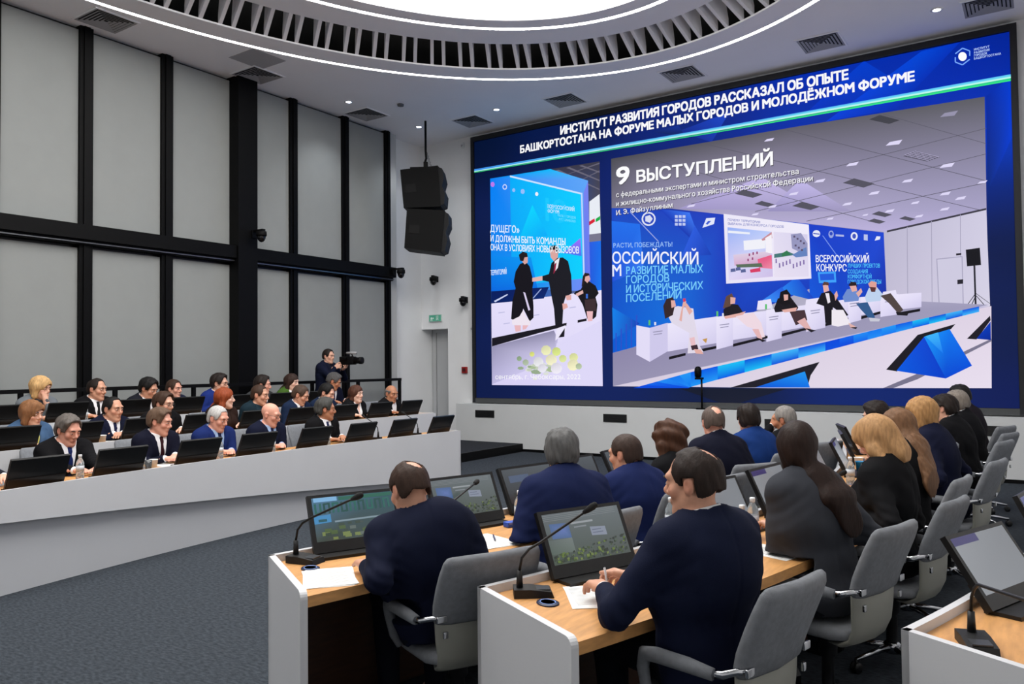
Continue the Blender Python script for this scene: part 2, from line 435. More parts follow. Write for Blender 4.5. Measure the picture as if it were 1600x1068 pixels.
# exit sign
t = thing('exit_sign', 'small green exit sign above the corner door', 'sign', (-10.70, 12.95, 2.66))
m = MB(); m.box(-.17, .17, -.035, 0, -.075, .075); m.build('housing', mat('sign_white', (190, 205, 200), .5), t)
m = MB(); m.box(-.16, .16, -.037, -.035, -.065, .065); m.build('face', mat('sign_green', (70, 150, 125), .5, emit=.25, ecol=(70, 150, 125)), t)
def run(m):
    y0, y1 = -.0385, -.037
    m.box(-.13, -.06, y0, y1, -.045, -.03); m.prism([(-.125, .0), (-.09, .03), (-.09, .01), (-.03, .01), (-.03, -.01), (-.09, -.01), (-.09, -.03)], y0, y1, axis='y')
    m.box(.03, .035, y0, y1, -.05, .05); m.box(.09, .095, y0, y1, -.05, .05); m.box(.03, .095, y0, y1, .045, .05)
    m.prism([(.055, .03), (.065, .03), (.07, .0), (.085, -.045), (.075, -.045), (.062, -.01), (.05, -.045), (.04, -.045), (.053, 0)], y0, y1, axis='y'); m.ball((.064, -.038, .036), (.008, .002, .008), 8)
m = MB(); run(m); m.build('pictogram', mat('sign_mark', (225, 240, 232), .5), t)
# fire alarm
t = thing('fire_alarm_button', 'small red fire alarm box on the white wall between door and screen', 'fire alarm', (-9.93, 12.95, 1.56))
m = MB(); m.cbox((0, -.025, 0), (.13, .05, .13), bev=.008); m.build('box', mat('alarm_red', (150, 22, 22), .4), t)
m = MB(); m.box(-.04, .04, -.053, -.05, -.03, .035); m.build('button_plate', mat('alarm_plate', (70, 16, 18), .4), t)
# small white sensors
for loc, lb in (((-9.72, 12.95, 2.42), 'small white motion sensor on the wall at the screen edge'), ((-9.93, 12.95, 6.22), 'tiny white sensor high on the wall under the ceiling near the screen corner')):
    t = thing('wall_sensor', lb, 'sensor', loc)
    m = MB(); m.cbox((0, -.03, 0), (.07, .06, .11), bev=.012); m.build('housing', mat('sensor_white', (222, 224, 226), .5), t)
    m = MB(); m.ball((0, -.06, -.015), (.024, .012, .024), 10); m.build('lens', mat('sensor_lens', (170, 172, 176), .3), t)
# pole camera standing on the plinth in front of the screen
t = thing('pole_camera', 'slim black pole with a small camera head standing on the ledge before the screen', 'camera', (-4.79, 12.735, .885))
m = MB(); m.box(-.09, .12, -.05, .04, 0, .02); m.build('base', black, t)
m = MB(); m.tube([(0, 0, .02), (0, 0, .52)], .017, 8); m.build('pole', black, t)
m = MB(); m.box(-.10, .02, -.05, .05, .50, .535); m.lathe([(.02, .53), (.055, .545), (.06, .64), (.052, .69), (.03, .715), (.005, .72)], 16, Matrix.Translation((-.06, 0, 0))); m.build('camera_head', spk, t)
# ---------------------------------------------------------------- what the video screen shows, in metres on the screen from its lower corner
GROUND_SHAPES = [
([(0,50,190),(0,62,205),(0,44,170)], [(6.482,4.559),(7.387,5.224),(8.154,4.531)]),
([(0,62,215),(0,70,215),(0,50,190),(0,46,180)], [(6.815,4.396),(8.168,5.19),(8.659,5.205),(7.812,4.407)]),
([(0,40,160),(0,60,210),(0,60,210),(6,40,120)], [(8.962,4.369),(9.256,4.579),(9.252,3.732),(8.947,3.016)]),
([(14,40,140),(24,70,200),(16,50,160)], [(4.398,4.667),(5.302,4.832),(4.986,4.379)]),
([(10,36,110),(16,50,150),(8,26,80)], [(3.922,4.739),(4.4,4.767),(4.535,4.543)]),
([(16,24,44),(20,26,46),(24,28,48)], [(4.325,0.233),(6.153,0.24),(5.216,-0.055)]),
]
LEFT_PHOTO = [
([(50,48,62),(60,58,72),(120,118,135),(10,120,235)], [(0.391,4.405),(2.865,4.377),(2.871,0.255),(0.392,0.261)]),
((105,102,120), [(1.92,4.35),(1.99,4.352),(2.857,3.87),(2.857,3.846)]),
((105,102,120), [(2.159,4.363),(2.228,4.365),(2.86,4.035),(2.859,4.011)]),
((105,102,120), [(2.435,4.359),(2.503,4.36),(2.862,4.188),(2.862,4.165)]),
((105,102,120), [(1.946,4.199),(2.017,4.201),(2.864,4.354),(2.864,4.33)]),
((105,102,120), [(2.362,4.056),(2.431,4.059),(2.862,4.212),(2.862,4.188)]),
([(0,128,245),(0,186,252),(95,165,248),(120,135,245),(30,145,240),(0,135,238)], [(0.391,4.405),(1.806,4.391),(2.62,4.056),(2.645,1.998),(1.633,2.095),(0.397,2.119)]),
([(0,172,250),(0,205,255),(0,208,252),(0,165,248)], [(0.874,4.388),(2.455,3.839),(2.487,2.246),(0.894,2.216)]),
([(0,190,250),(0,215,255),(0,170,250)], [(1.086,3.134),(1.392,3.752),(1.732,3.12)]),
([(90,110,245),(160,110,250),(60,120,240)], [(2.068,2.759),(2.443,3.002),(2.466,2.665)]),
([(0,135,238),(0,150,242),(0,112,228),(0,104,224)], [(0.405,2.839),(1.349,2.735),(1.488,2.129),(0.397,2.132)]),
((205,228,255), [(0.874,4.401),(2.469,3.849),(2.468,3.818),(0.873,4.368)]),
((195,220,255), [(2.469,3.849),(2.498,3.846),(2.529,2.183),(2.5,2.185)]),
([(120,130,240),(110,120,240),(80,120,240)], [(2.523,3.842),(2.62,4.044),(2.645,1.998),(2.524,2.005)]),
((232,236,244), [(2.641,3.66),(2.856,3.775),(2.872,3.054),(2.633,3.054)]),
((215,30,50), [(2.636,3.292),(2.744,3.339),(2.756,3.279),(2.635,3.221)]),
((20,170,70), [(2.77,3.325),(2.863,3.373),(2.862,3.302),(2.769,3.265)]),
((120,118,140), [(2.633,3.054),(2.872,3.054),(2.87,2.913),(2.631,2.912)]),
([(40,90,225),(20,110,235),(20,120,240),(30,90,220)], [(2.631,2.912),(2.87,2.913),(2.869,1.973),(2.644,1.986)]),
((190,120,235), [(0.503,4.273),(0.493,4.244),(0.468,4.228),(0.436,4.233),(0.411,4.255),(0.402,4.287),(0.412,4.316),(0.437,4.331),(0.469,4.327),(0.494,4.304)]),
((200,215,250), [(0.804,4.181),(0.793,4.149),(0.765,4.131),(0.73,4.136),(0.703,4.16),(0.692,4.196),(0.704,4.228),(0.732,4.245),(0.766,4.241),(0.793,4.216)]),
((40,120,240), [(0.783,4.184),(0.772,4.161),(0.748,4.154),(0.723,4.167),(0.713,4.193),(0.724,4.216),(0.749,4.223),(0.773,4.209)]),
((150,190,250), [(0.998,4.091),(0.991,4.07),(0.972,4.059),(0.95,4.061),(0.932,4.078),(0.925,4.101),(0.932,4.122),(0.951,4.134),(0.973,4.131),(0.991,4.115)]),
((150,190,250), [(1.22,4.037),(1.211,4.009),(1.187,3.993),(1.157,3.997),(1.133,4.019),(1.124,4.049),(1.134,4.078),(1.158,4.093),(1.188,4.089),(1.211,4.068)]),
((235,240,250), [(1.534,3.946),(1.527,3.924),(1.508,3.912),(1.485,3.915),(1.466,3.931),(1.459,3.956),(1.467,3.978),(1.486,3.99),(1.509,3.987),(1.527,3.97)]),
([(228,222,250),(232,226,252),(222,214,248),(215,208,244)], [(0.394,1.888),(2.87,2.008),(2.871,0.255),(0.392,0.261)]),
([(0,26,92),(4,30,100),(6,40,110),(0,30,96)], [(0.397,2.132),(1.748,2.137),(1.631,1.923),(0.394,1.888)]),
((200,210,245), [(0.458,1.936),(0.785,2.058),(0.8,2.038),(0.489,1.909)]),
((150,170,220), [(1.561,2.112),(1.59,2.11),(1.398,1.936),(1.369,1.938)]),
((190,188,225), [(0.564,1.701),(0.719,1.713),(0.719,1.694),(0.564,1.682)]),
((190,188,225), [(0.686,1.479),(0.839,1.493),(0.839,1.474),(0.686,1.46)]),
((190,188,225), [(1.38,1.615),(1.526,1.627),(1.525,1.609),(1.379,1.596)]),
((190,188,225), [(2.193,1.724),(2.33,1.736),(2.33,1.718),(2.192,1.706)]),
((24,22,30), [(0.402,1.195),(2.133,1.438),(2.119,1.378),(1.565,1.275),(0.4,1.028)]),
([(150,146,178),(140,136,168),(196,190,228),(214,208,244),(190,185,225)], [(0.4,1.028),(1.851,1.303),(1.934,1.13),(1.873,0.768),(0.392,0.274)]),
((235,230,250), [(1.877,1.108),(2.118,1.294),(2.105,1.391),(1.908,1.337)]),
((22,20,28), [(1.948,1.166),(2.09,1.343),(2.074,1.175)]),
((222,216,248), [(1.905,1.058),(2.862,1.458),(2.871,0.266),(1.752,0.258)]),
((18,16,24), [(1.095,2.63),(1.23,2.657),(1.318,2.563),(1.374,2.359),(1.402,2.258),(1.371,2.111),(1.396,1.787),(1.394,1.565),(1.305,1.494),(1.218,1.647),(1.159,1.749),(1.097,1.552),(0.976,1.519),(0.871,1.561),(0.905,1.912),(0.984,2.16),(0.94,2.289),(0.988,2.487)]),
((238,228,240), [(0.886,1.535),(1.068,1.603),(1.159,1.724),(1.217,1.597),(1.319,1.493),(1.318,1.419),(1.185,1.424),(1.081,1.427),(0.9,1.446)]),
((232,184,190), [(0.945,1.432),(1.096,1.427),(1.094,1.314),(0.974,1.305)]),
((232,184,190), [(1.14,1.425),(1.274,1.42),(1.214,1.348),(1.139,1.338)]),
((215,165,160), [(1.187,2.786),(1.276,2.753),(1.274,2.641),(1.2,2.609),(1.141,2.677)]),
((34,24,26), [(1.067,2.808),(1.158,2.863),(1.262,2.829),(1.276,2.753),(1.201,2.747),(1.171,2.674),(1.096,2.693)]),
((225,180,175), [(1.374,2.335),(1.607,2.355),(1.606,2.269),(1.373,2.26)]),
((215,205,235), [(1.163,2.074),(1.208,2.059),(1.322,1.717),(1.278,1.706)]),
((24,24,32), [(1.811,2.586),(1.94,2.673),(2.066,2.674),(2.177,2.593),(2.242,2.323),(2.251,1.986),(2.112,1.921),(2.069,1.803),(2.036,1.418),(1.881,1.399),(1.857,1.716),(1.803,1.963),(1.75,2.235),(1.606,2.269),(1.607,2.355),(1.752,2.382)]),
((235,232,240), [(1.883,2.617),(1.996,2.68),(1.952,2.489),(1.866,2.398)]),
((150,40,70), [(1.882,2.568),(1.925,2.589),(1.894,2.421),(1.851,2.375)]),
((218,166,160), [(1.772,2.846),(1.9,2.884),(1.97,2.804),(1.954,2.684),(1.869,2.618),(1.798,2.697)]),
((30,24,26), [(1.772,2.846),(1.801,2.917),(1.915,2.919),(1.971,2.853),(1.955,2.757),(1.9,2.835)]),
((225,170,165), [(2.112,1.945),(2.237,1.962),(2.236,1.866),(2.139,1.86)]),
((225,170,165), [(2.041,1.804),(2.138,1.799),(2.165,1.726),(2.053,1.683)]),
((20,18,24), [(2.499,2.15),(2.554,2.253),(2.634,2.176),(2.752,2.098),(2.816,1.953),(2.749,1.886),(2.787,1.743),(2.758,1.533),(2.704,1.488),(2.571,1.493),(2.48,1.758),(2.374,1.931),(2.292,1.971),(2.334,2.017),(2.443,2.046)]),
((225,170,165), [(2.515,2.303),(2.609,2.32),(2.648,2.223),(2.58,2.156),(2.527,2.207)]),
((40,26,26), [(2.487,2.281),(2.529,2.35),(2.623,2.331),(2.648,2.247),(2.622,2.296),(2.541,2.278),(2.512,2.137),(2.458,2.093)]),
((60,44,48), [(2.522,1.851),(2.749,1.862),(2.759,1.627),(2.533,1.661)]),
((235,185,190), [(2.559,1.636),(2.693,1.63),(2.677,1.453),(2.583,1.445)]),
((225,180,175), [(2.333,1.969),(2.484,2.032),(2.497,1.971),(2.36,1.92)]),
((60,110,210), [(2.55,1.956),(2.59,1.954),(2.589,1.871),(2.549,1.873)]),
((24,22,30), [(2.368,1.477),(2.557,1.505),(2.557,1.458),(2.367,1.429)]),
((196,206,186), [(1.592,0.619),(1.552,0.59),(1.471,0.59),(1.43,0.62),(1.471,0.65),(1.552,0.649)]),
((220,224,216), [(1.601,0.628),(1.511,0.627),(1.463,0.66),(1.505,0.693),(1.594,0.694),(1.642,0.662)]),
((220,224,216), [(1.636,0.456),(1.595,0.48),(1.625,0.507),(1.695,0.51),(1.735,0.486),(1.705,0.459)]),
((196,206,186), [(1.401,0.596),(1.426,0.621),(1.49,0.625),(1.529,0.603),(1.505,0.578),(1.441,0.575)]),
((220,224,216), [(1.505,0.693),(1.599,0.7),(1.66,0.669),(1.628,0.631),(1.535,0.624),(1.473,0.655)]),
((220,224,216), [(1.585,0.633),(1.637,0.61),(1.615,0.579),(1.541,0.572),(1.489,0.596),(1.511,0.626)]),
((196,206,186), [(1.956,0.574),(1.933,0.535),(1.842,0.524),(1.774,0.552),(1.797,0.592),(1.888,0.603)]),
((220,224,216), [(1.702,0.532),(1.643,0.524),(1.596,0.542),(1.608,0.568),(1.667,0.576),(1.714,0.558)]),
((220,224,216), [(1.747,0.606),(1.671,0.632),(1.685,0.673),(1.776,0.688),(1.851,0.662),(1.837,0.621)]),
((220,224,216), [(1.642,0.535),(1.65,0.569),(1.724,0.583),(1.789,0.563),(1.781,0.529),(1.707,0.515)]),
((150,170,140), [(1.261,0.645),(1.33,0.659),(1.394,0.641),(1.39,0.609),(1.321,0.595),(1.257,0.613)]),
((170,188,150), [(1.806,0.636),(1.904,0.611),(1.902,0.562),(1.804,0.539),(1.706,0.564),(1.707,0.612)]),
((150,170,140), [(1.526,0.628),(1.53,0.587),(1.447,0.565),(1.361,0.584),(1.357,0.626),(1.44,0.647)]),
((220,224,216), [(1.4,0.597),(1.322,0.575),(1.235,0.592),(1.226,0.632),(1.306,0.655),(1.392,0.638)]),
((196,206,186), [(1.647,0.518),(1.563,0.533),(1.551,0.571),(1.623,0.595),(1.707,0.58),(1.719,0.541)]),
((196,206,186), [(1.573,0.62),(1.562,0.646),(1.609,0.663),(1.666,0.653),(1.677,0.628),(1.63,0.611)]),
((150,170,140), [(1.32,0.533),(1.4,0.564),(1.504,0.55),(1.528,0.506),(1.449,0.475),(1.345,0.488)]),
((150,170,140), [(1.377,0.636),(1.46,0.626),(1.483,0.592),(1.424,0.566),(1.341,0.575),(1.318,0.61)]),
((220,224,216), [(1.492,0.662),(1.528,0.617),(1.452,0.581),(1.339,0.591),(1.303,0.637),(1.379,0.673)]),
((220,224,216), [(1.477,0.38),(1.44,0.36),(1.381,0.364),(1.36,0.387),(1.397,0.407),(1.456,0.403)]),
((150,170,140), [(1.457,0.568),(1.361,0.573),(1.322,0.61),(1.379,0.643),(1.475,0.638),(1.514,0.601)]),
((196,206,186), [(1.395,0.566),(1.358,0.598),(1.404,0.627),(1.488,0.625),(1.526,0.593),(1.479,0.564)]),
((150,170,140), [(1.43,0.521),(1.464,0.545),(1.531,0.545),(1.564,0.52),(1.53,0.496),(1.463,0.496)]),
((220,224,216), [(1.223,0.586),(1.304,0.587),(1.346,0.558),(1.308,0.528),(1.228,0.527),(1.185,0.556)]),
((196,206,186), [(1.943,0.665),(1.988,0.636),(1.954,0.605),(1.873,0.602),(1.827,0.631),(1.862,0.663)]),
((150,170,140), [(1.365,0.621),(1.341,0.597),(1.279,0.594),(1.241,0.615),(1.266,0.639),(1.327,0.642)]),
((150,170,140), [(1.536,0.481),(1.423,0.473),(1.349,0.51),(1.388,0.556),(1.502,0.564),(1.575,0.527)]),
((150,170,140), [(1.064,0.561),(1.01,0.585),(1.034,0.616),(1.111,0.623),(1.164,0.599),(1.141,0.568)]),
((170,188,150), [(1.679,0.545),(1.705,0.587),(1.802,0.598),(1.873,0.567),(1.848,0.526),(1.751,0.514)]),
((170,188,150), [(1.321,0.619),(1.388,0.628),(1.441,0.608),(1.426,0.579),(1.359,0.57),(1.307,0.59)]),
((196,206,186), [(1.438,0.682),(1.502,0.659),(1.489,0.625),(1.411,0.613),(1.347,0.635),(1.36,0.67)]),
((196,206,186), [(1.359,0.57),(1.351,0.54),(1.285,0.528),(1.228,0.546),(1.236,0.576),(1.302,0.588)]),
((196,206,186), [(1.795,0.62),(1.732,0.607),(1.673,0.624),(1.677,0.654),(1.741,0.667),(1.8,0.65)]),
((220,224,216), [(1.543,0.529),(1.48,0.545),(1.481,0.576),(1.545,0.591),(1.608,0.575),(1.606,0.544)]),
([(240,240,190),(216,216,171)], [(1.79,0.927),(1.762,0.865),(1.694,0.833),(1.617,0.845),(1.567,0.897),(1.568,0.965),(1.619,1.015),(1.697,1.025),(1.764,0.99)]),
([(222,235,140),(199,211,126)], [(2.001,0.899),(1.977,0.845),(1.919,0.817),(1.852,0.828),(1.809,0.873),(1.81,0.932),(1.854,0.975),(1.921,0.984),(1.979,0.954)]),
([(246,242,205),(221,217,184)], [(1.915,0.743),(1.884,0.673),(1.808,0.637),(1.722,0.65),(1.666,0.708),(1.667,0.784),(1.724,0.84),(1.811,0.852),(1.886,0.814)]),
([(236,236,240),(212,212,216)], [(1.615,0.71),(1.587,0.647),(1.519,0.614),(1.44,0.626),(1.39,0.678),(1.39,0.746),(1.442,0.797),(1.521,0.807),(1.589,0.773)]),
([(225,235,160),(202,211,144)], [(2.124,0.765),(2.104,0.719),(2.054,0.695),(1.998,0.704),(1.962,0.742),(1.962,0.792),(2.0,0.829),(2.056,0.837),(2.105,0.812)]),
([(232,236,170),(208,212,153)], [(2.372,0.786),(2.349,0.733),(2.292,0.705),(2.227,0.715),(2.185,0.76),(2.186,0.817),(2.229,0.86),(2.294,0.869),(2.35,0.84)]),
([(248,244,200),(223,219,180)], [(2.383,0.643),(2.354,0.574),(2.28,0.538),(2.197,0.551),(2.143,0.608),(2.144,0.682),(2.2,0.738),(2.283,0.75),(2.356,0.712)]),
([(225,230,130),(202,207,117)], [(1.414,0.86),(1.4,0.828),(1.365,0.812),(1.326,0.818),(1.3,0.844),(1.3,0.878),(1.327,0.904),(1.366,0.909),(1.401,0.892)]),
([(236,234,246),(212,210,221)], [(1.685,0.587),(1.661,0.532),(1.601,0.503),(1.533,0.513),(1.489,0.559),(1.49,0.617),(1.535,0.662),(1.603,0.672),(1.663,0.642)]),
([(240,236,248),(216,212,223)], [(2.025,0.585),(1.994,0.516),(1.919,0.479),(1.834,0.492),(1.778,0.549),(1.779,0.624),(1.836,0.681),(1.922,0.693),(1.996,0.655)]),
([(190,205,170),(171,184,153)], [(2.451,0.619),(2.434,0.581),(2.394,0.561),(2.348,0.568),(2.319,0.599),(2.319,0.64),(2.35,0.671),(2.395,0.678),(2.435,0.657)]),
([(150,175,140),(135,157,126)], [(1.118,0.777),(1.103,0.745),(1.068,0.728),(1.027,0.735),(1.001,0.761),(1.002,0.795),(1.028,0.821),(1.069,0.827),(1.104,0.809)]),
([(180,195,170),(162,175,153)], [(1.28,0.701),(1.262,0.661),(1.218,0.64),(1.168,0.648),(1.136,0.681),(1.136,0.723),(1.17,0.755),(1.22,0.762),(1.263,0.741)]),
]
RIGHT_PHOTO = [
([(64,64,70),(82,82,88),(78,78,84),(176,170,205),(205,200,226),(200,196,220),(190,182,214)], [(3.1,4.388),(6.429,4.395),(8.943,4.364),(8.93,2.783),(8.935,0.275),(5.851,0.247),(3.085,0.268)]),
([(74,74,80),(96,94,104),(92,92,98),(168,162,198),(188,178,220),(172,164,200),(120,116,136)], [(3.1,4.388),(6.429,4.395),(8.943,4.364),(8.926,2.784),(7.608,2.594),(5.174,3.132),(3.1,3.487)]),
([(160,150,200),(196,184,232),(168,160,198)], [(4.376,3.324),(5.811,3.676),(6.693,3.008)]),
([(150,142,190),(196,186,236),(160,152,190)], [(5.903,3.101),(6.413,3.55),(7.159,2.954)]),
((88,86,100), [(4.852,4.38),(8.926,2.748),(8.925,2.741),(4.852,4.371)]),
((88,86,100), [(6.231,4.368),(8.935,3.18),(8.935,3.172),(6.231,4.36)]),
((88,86,100), [(7.636,4.363),(8.947,3.702),(8.947,3.695),(7.636,4.356)]),
((88,86,100), [(3.67,4.357),(7.427,2.777),(7.426,2.77),(3.67,4.348)]),
((88,86,100), [(5.697,3.125),(8.944,3.558),(8.944,3.551),(5.697,3.116)]),
((88,86,100), [(4.608,3.384),(8.952,3.918),(8.952,3.911),(4.608,3.375)]),
((88,86,100), [(6.498,2.879),(8.935,3.153),(8.935,3.145),(6.498,2.871)]),
((150,146,172), [(8.386,4.177),(8.444,4.225),(8.614,4.229),(8.567,4.166)]),
((222,216,246), [(7.661,3.88),(7.719,3.926),(7.888,3.933),(7.842,3.871)]),
((222,216,246), [(7.1,3.654),(7.147,3.691),(7.284,3.698),(7.246,3.648)]),
((222,216,246), [(8.362,3.442),(8.412,3.484),(8.557,3.493),(8.518,3.437)]),
((222,216,246), [(6.625,3.465),(6.669,3.499),(6.798,3.507),(6.763,3.461)]),
((222,216,246), [(6.231,3.316),(6.271,3.348),(6.39,3.355),(6.358,3.314)]),
((222,216,246), [(5.904,3.153),(5.941,3.181),(6.048,3.189),(6.019,3.152)]),
((222,216,246), [(7.865,3.295),(7.905,3.328),(8.019,3.335),(7.988,3.292)]),
((222,216,246), [(7.408,3.173),(7.449,3.206),(7.568,3.215),(7.536,3.171)]),
((222,216,246), [(7.032,3.055),(7.07,3.086),(7.18,3.095),(7.15,3.054)]),
((222,216,246), [(7.978,2.963),(8.008,2.989),(8.096,2.996),(8.072,2.962)]),
((222,216,246), [(8.353,3.042),(8.391,3.074),(8.5,3.083),(8.47,3.041)]),
((222,216,246), [(8.545,2.953),(8.582,2.985),(8.689,2.995),(8.66,2.952)]),
((222,216,246), [(8.826,3.147),(8.858,3.175),(8.951,3.183),(8.925,3.146)]),
((222,216,246), [(8.349,2.822),(8.382,2.852),(8.479,2.861),(8.452,2.822)]),
((222,216,246), [(7.623,2.878),(7.659,2.909),(7.763,2.918),(7.734,2.878)]),
((222,216,246), [(8.024,2.759),(8.054,2.785),(8.142,2.794),(8.118,2.76)]),
((222,216,246), [(4.527,3.328),(4.567,3.358),(4.688,3.365),(4.655,3.326)]),
((222,216,246), [(5.633,3.062),(5.665,3.087),(5.759,3.093),(5.733,3.061)]),
((222,216,246), [(5.863,4.241),(5.905,4.272),(6.027,4.275),(5.994,4.234)]),
((222,216,246), [(6.795,2.86),(6.823,2.884),(6.908,2.891),(6.885,2.86)]),
((222,216,246), [(7.312,2.864),(7.335,2.883),(7.402,2.889),(7.384,2.864)]),
((66,66,74), [(7.44,4.315),(7.59,4.355),(7.859,4.227),(7.713,4.198)]),
((84,82,96), [(7.891,3.687),(8.064,3.74),(8.374,3.598),(8.206,3.559)]),
((170,164,196), [(7.909,3.7),(7.917,3.706),(8.231,3.57),(8.223,3.564)]),
((170,164,196), [(7.943,3.708),(7.952,3.714),(8.265,3.578),(8.256,3.572)]),
((170,164,196), [(7.978,3.716),(7.987,3.723),(8.298,3.586),(8.29,3.58)]),
((170,164,196), [(8.013,3.725),(8.021,3.731),(8.332,3.595),(8.324,3.589)]),
((170,164,196), [(8.047,3.733),(8.056,3.739),(8.365,3.603),(8.357,3.597)]),
((170,164,196), [(7.891,3.696),(7.9,3.694),(8.073,3.738),(8.064,3.74)]),
((170,164,196), [(7.943,3.674),(7.951,3.673),(8.123,3.715),(8.115,3.716)]),
((170,164,196), [(7.994,3.653),(8.002,3.652),(8.174,3.692),(8.165,3.693)]),
((170,164,196), [(8.045,3.632),(8.053,3.631),(8.224,3.669),(8.215,3.67)]),
((170,164,196), [(8.096,3.611),(8.104,3.61),(8.273,3.646),(8.265,3.647)]),
((170,164,196), [(8.146,3.59),(8.154,3.589),(8.323,3.623),(8.315,3.624)]),
((84,82,96), [(7.049,3.404),(7.21,3.453),(7.5,3.33),(7.343,3.293)]),
((84,82,96), [(6.287,3.141),(6.44,3.188),(6.714,3.079),(6.565,3.043)]),
((84,82,96), [(5.364,3.455),(5.529,3.501),(5.826,3.384),(5.666,3.349)]),
((84,82,96), [(5.689,3.247),(5.806,3.281),(6.017,3.198),(5.903,3.172)]),
((84,82,96), [(7.446,2.877),(7.546,2.91),(7.727,2.837),(7.629,2.812)]),
((84,82,96), [(7.391,2.777),(7.479,2.807),(7.638,2.743),(7.551,2.72)]),
((84,82,96), [(7.82,2.768),(7.899,2.795),(8.04,2.738),(7.963,2.717)]),
([(186,182,206),(208,204,226),(214,210,230),(196,190,214)], [(7.608,2.594),(8.926,2.784),(8.942,1.417),(7.61,1.406)]),
((60,58,70), [(7.652,2.609),(8.927,2.793),(8.926,2.766),(7.652,2.58)]),
((160,156,182), [(7.92,2.638),(7.928,2.637),(7.911,1.411),(7.902,1.412)]),
((160,156,182), [(8.239,2.688),(8.247,2.687),(8.228,1.415),(8.22,1.416)]),
((160,156,182), [(8.605,2.739),(8.612,2.739),(8.591,1.416),(8.583,1.417)]),
((168,164,190), [(8.293,2.134),(8.623,2.143),(8.623,1.433),(8.31,1.43)]),
((206,202,224), [(8.305,2.119),(8.611,2.131),(8.611,1.443),(8.322,1.439)]),
((40,38,48), [(8.552,1.811),(8.624,1.815),(8.622,1.752),(8.551,1.747)]),
((40,38,48), [(8.544,2.187),(8.608,2.19),(8.608,2.163),(8.544,2.159)]),
((22,22,28), [(8.665,2.231),(8.837,2.243),(8.847,1.998),(8.675,1.994)]),
((40,40,48), [(8.754,1.997),(8.777,1.995),(8.78,1.443),(8.757,1.445)]),
((40,40,48), [(8.768,1.607),(8.779,1.606),(8.674,1.449),(8.663,1.449)]),
((40,40,48), [(8.768,1.607),(8.779,1.606),(8.945,1.453),(8.935,1.454)]),
((40,40,48), [(8.767,1.57),(8.778,1.57),(8.721,1.437),(8.71,1.438)]),
((40,40,48), [(8.775,1.57),(8.786,1.569),(8.876,1.439),(8.865,1.439)]),
([(26,70,190),(16,44,150),(30,60,190),(20,60,190),(10,110,220),(0,90,210),(16,40,140)], [(3.1,3.487),(4.259,3.337),(5.174,3.132),(5.186,1.314),(4.223,1.161),(3.087,0.835),(3.093,2.146)]),
([(30,110,235),(50,120,240),(30,80,215)], [(3.097,3.253),(3.651,3.135),(3.713,2.332),(3.093,2.146)]),
([(20,60,190),(60,120,245),(16,50,170)], [(4.021,3.366),(4.583,3.233),(4.821,2.552)]),
([(10,130,235),(20,60,180),(20,120,225)], [(3.086,1.681),(3.624,1.371),(3.091,1.101)]),
((150,165,225), [(3.456,3.375),(3.481,3.372),(4.012,2.792),(3.988,2.795)]),
([(40,90,220),(20,60,180)], [(4.42,2.499),(4.67,3.004),(4.954,2.476)]),
((40,80,200), [(3.139,0.892),(3.164,0.891),(3.169,1.215),(3.144,1.215)]),
((40,80,200), [(3.241,0.913),(3.267,0.913),(3.272,1.292),(3.247,1.293)]),
((40,80,200), [(3.343,0.934),(3.368,0.934),(3.375,1.369),(3.349,1.37)]),
((40,80,200), [(3.444,0.955),(3.469,0.955),(3.476,1.445),(3.451,1.446)]),
((40,80,200), [(3.544,0.976),(3.568,0.975),(3.577,1.521),(3.552,1.522)]),
([(20,60,190),(20,80,220),(20,60,190),(20,60,180)], [(5.174,3.132),(6.555,2.823),(6.555,1.816),(5.186,1.314)]),
([(20,60,200),(30,70,210),(16,44,160),(10,70,200),(10,90,220)], [(6.545,2.824),(7.608,2.584),(7.63,1.558),(7.13,1.487),(6.52,1.516)]),
([(40,140,245),(20,90,220),(20,60,190)], [(6.032,1.797),(6.335,2.012),(6.618,1.611)]),
([(60,150,250),(30,90,220),(40,110,235)], [(5.774,1.656),(6.103,1.864),(6.277,1.579)]),
((60,160,250), [(6.655,2.06),(6.919,2.05),(6.925,1.882),(6.671,1.888)]),
((30,90,220), [(6.683,2.028),(6.891,2.023),(6.898,1.923),(6.691,1.927)]),
((120,150,235), [(6.733,2.623),(6.747,2.622),(7.006,2.202),(6.992,2.203)]),
([(236,232,248),(240,236,250),(236,230,248),(232,226,246)], [(5.174,3.143),(6.535,2.815),(6.558,1.966),(5.197,1.974)]),
([(150,176,245),(190,206,250),(206,190,230),(225,214,244)], [(5.236,2.911),(5.958,2.762),(5.965,2.038),(5.242,2.025)]),
([(226,220,242),(214,208,236),(226,218,240),(232,224,242)], [(5.989,2.759),(6.513,2.665),(6.52,1.999),(5.985,2.026)]),
([(220,204,226),(200,150,190),(214,170,205)], [(5.325,2.444),(5.932,2.454),(5.959,2.245),(5.343,2.262)]),
([(232,90,130),(240,140,165),(225,110,150)], [(5.724,2.337),(5.952,2.39),(5.957,2.162),(5.742,2.2)]),
((150,70,120), [(5.58,2.443),(5.605,2.441),(5.604,2.399),(5.579,2.401)]),
((150,70,120), [(5.643,2.459),(5.668,2.457),(5.667,2.415),(5.642,2.417)]),
((150,70,120), [(5.706,2.464),(5.731,2.462),(5.73,2.42),(5.705,2.422)]),
((150,70,120), [(5.557,2.361),(5.582,2.359),(5.582,2.317),(5.557,2.319)]),
((150,70,120), [(5.631,2.376),(5.656,2.374),(5.655,2.332),(5.63,2.334)]),
((90,110,90), [(5.365,2.281),(5.785,2.269),(5.805,2.205),(5.385,2.227)]),
((90,100,150), [(5.277,2.214),(5.353,2.219),(5.362,2.165),(5.276,2.161)]),
((90,100,150), [(5.364,2.228),(5.438,2.233),(5.448,2.18),(5.363,2.176)]),
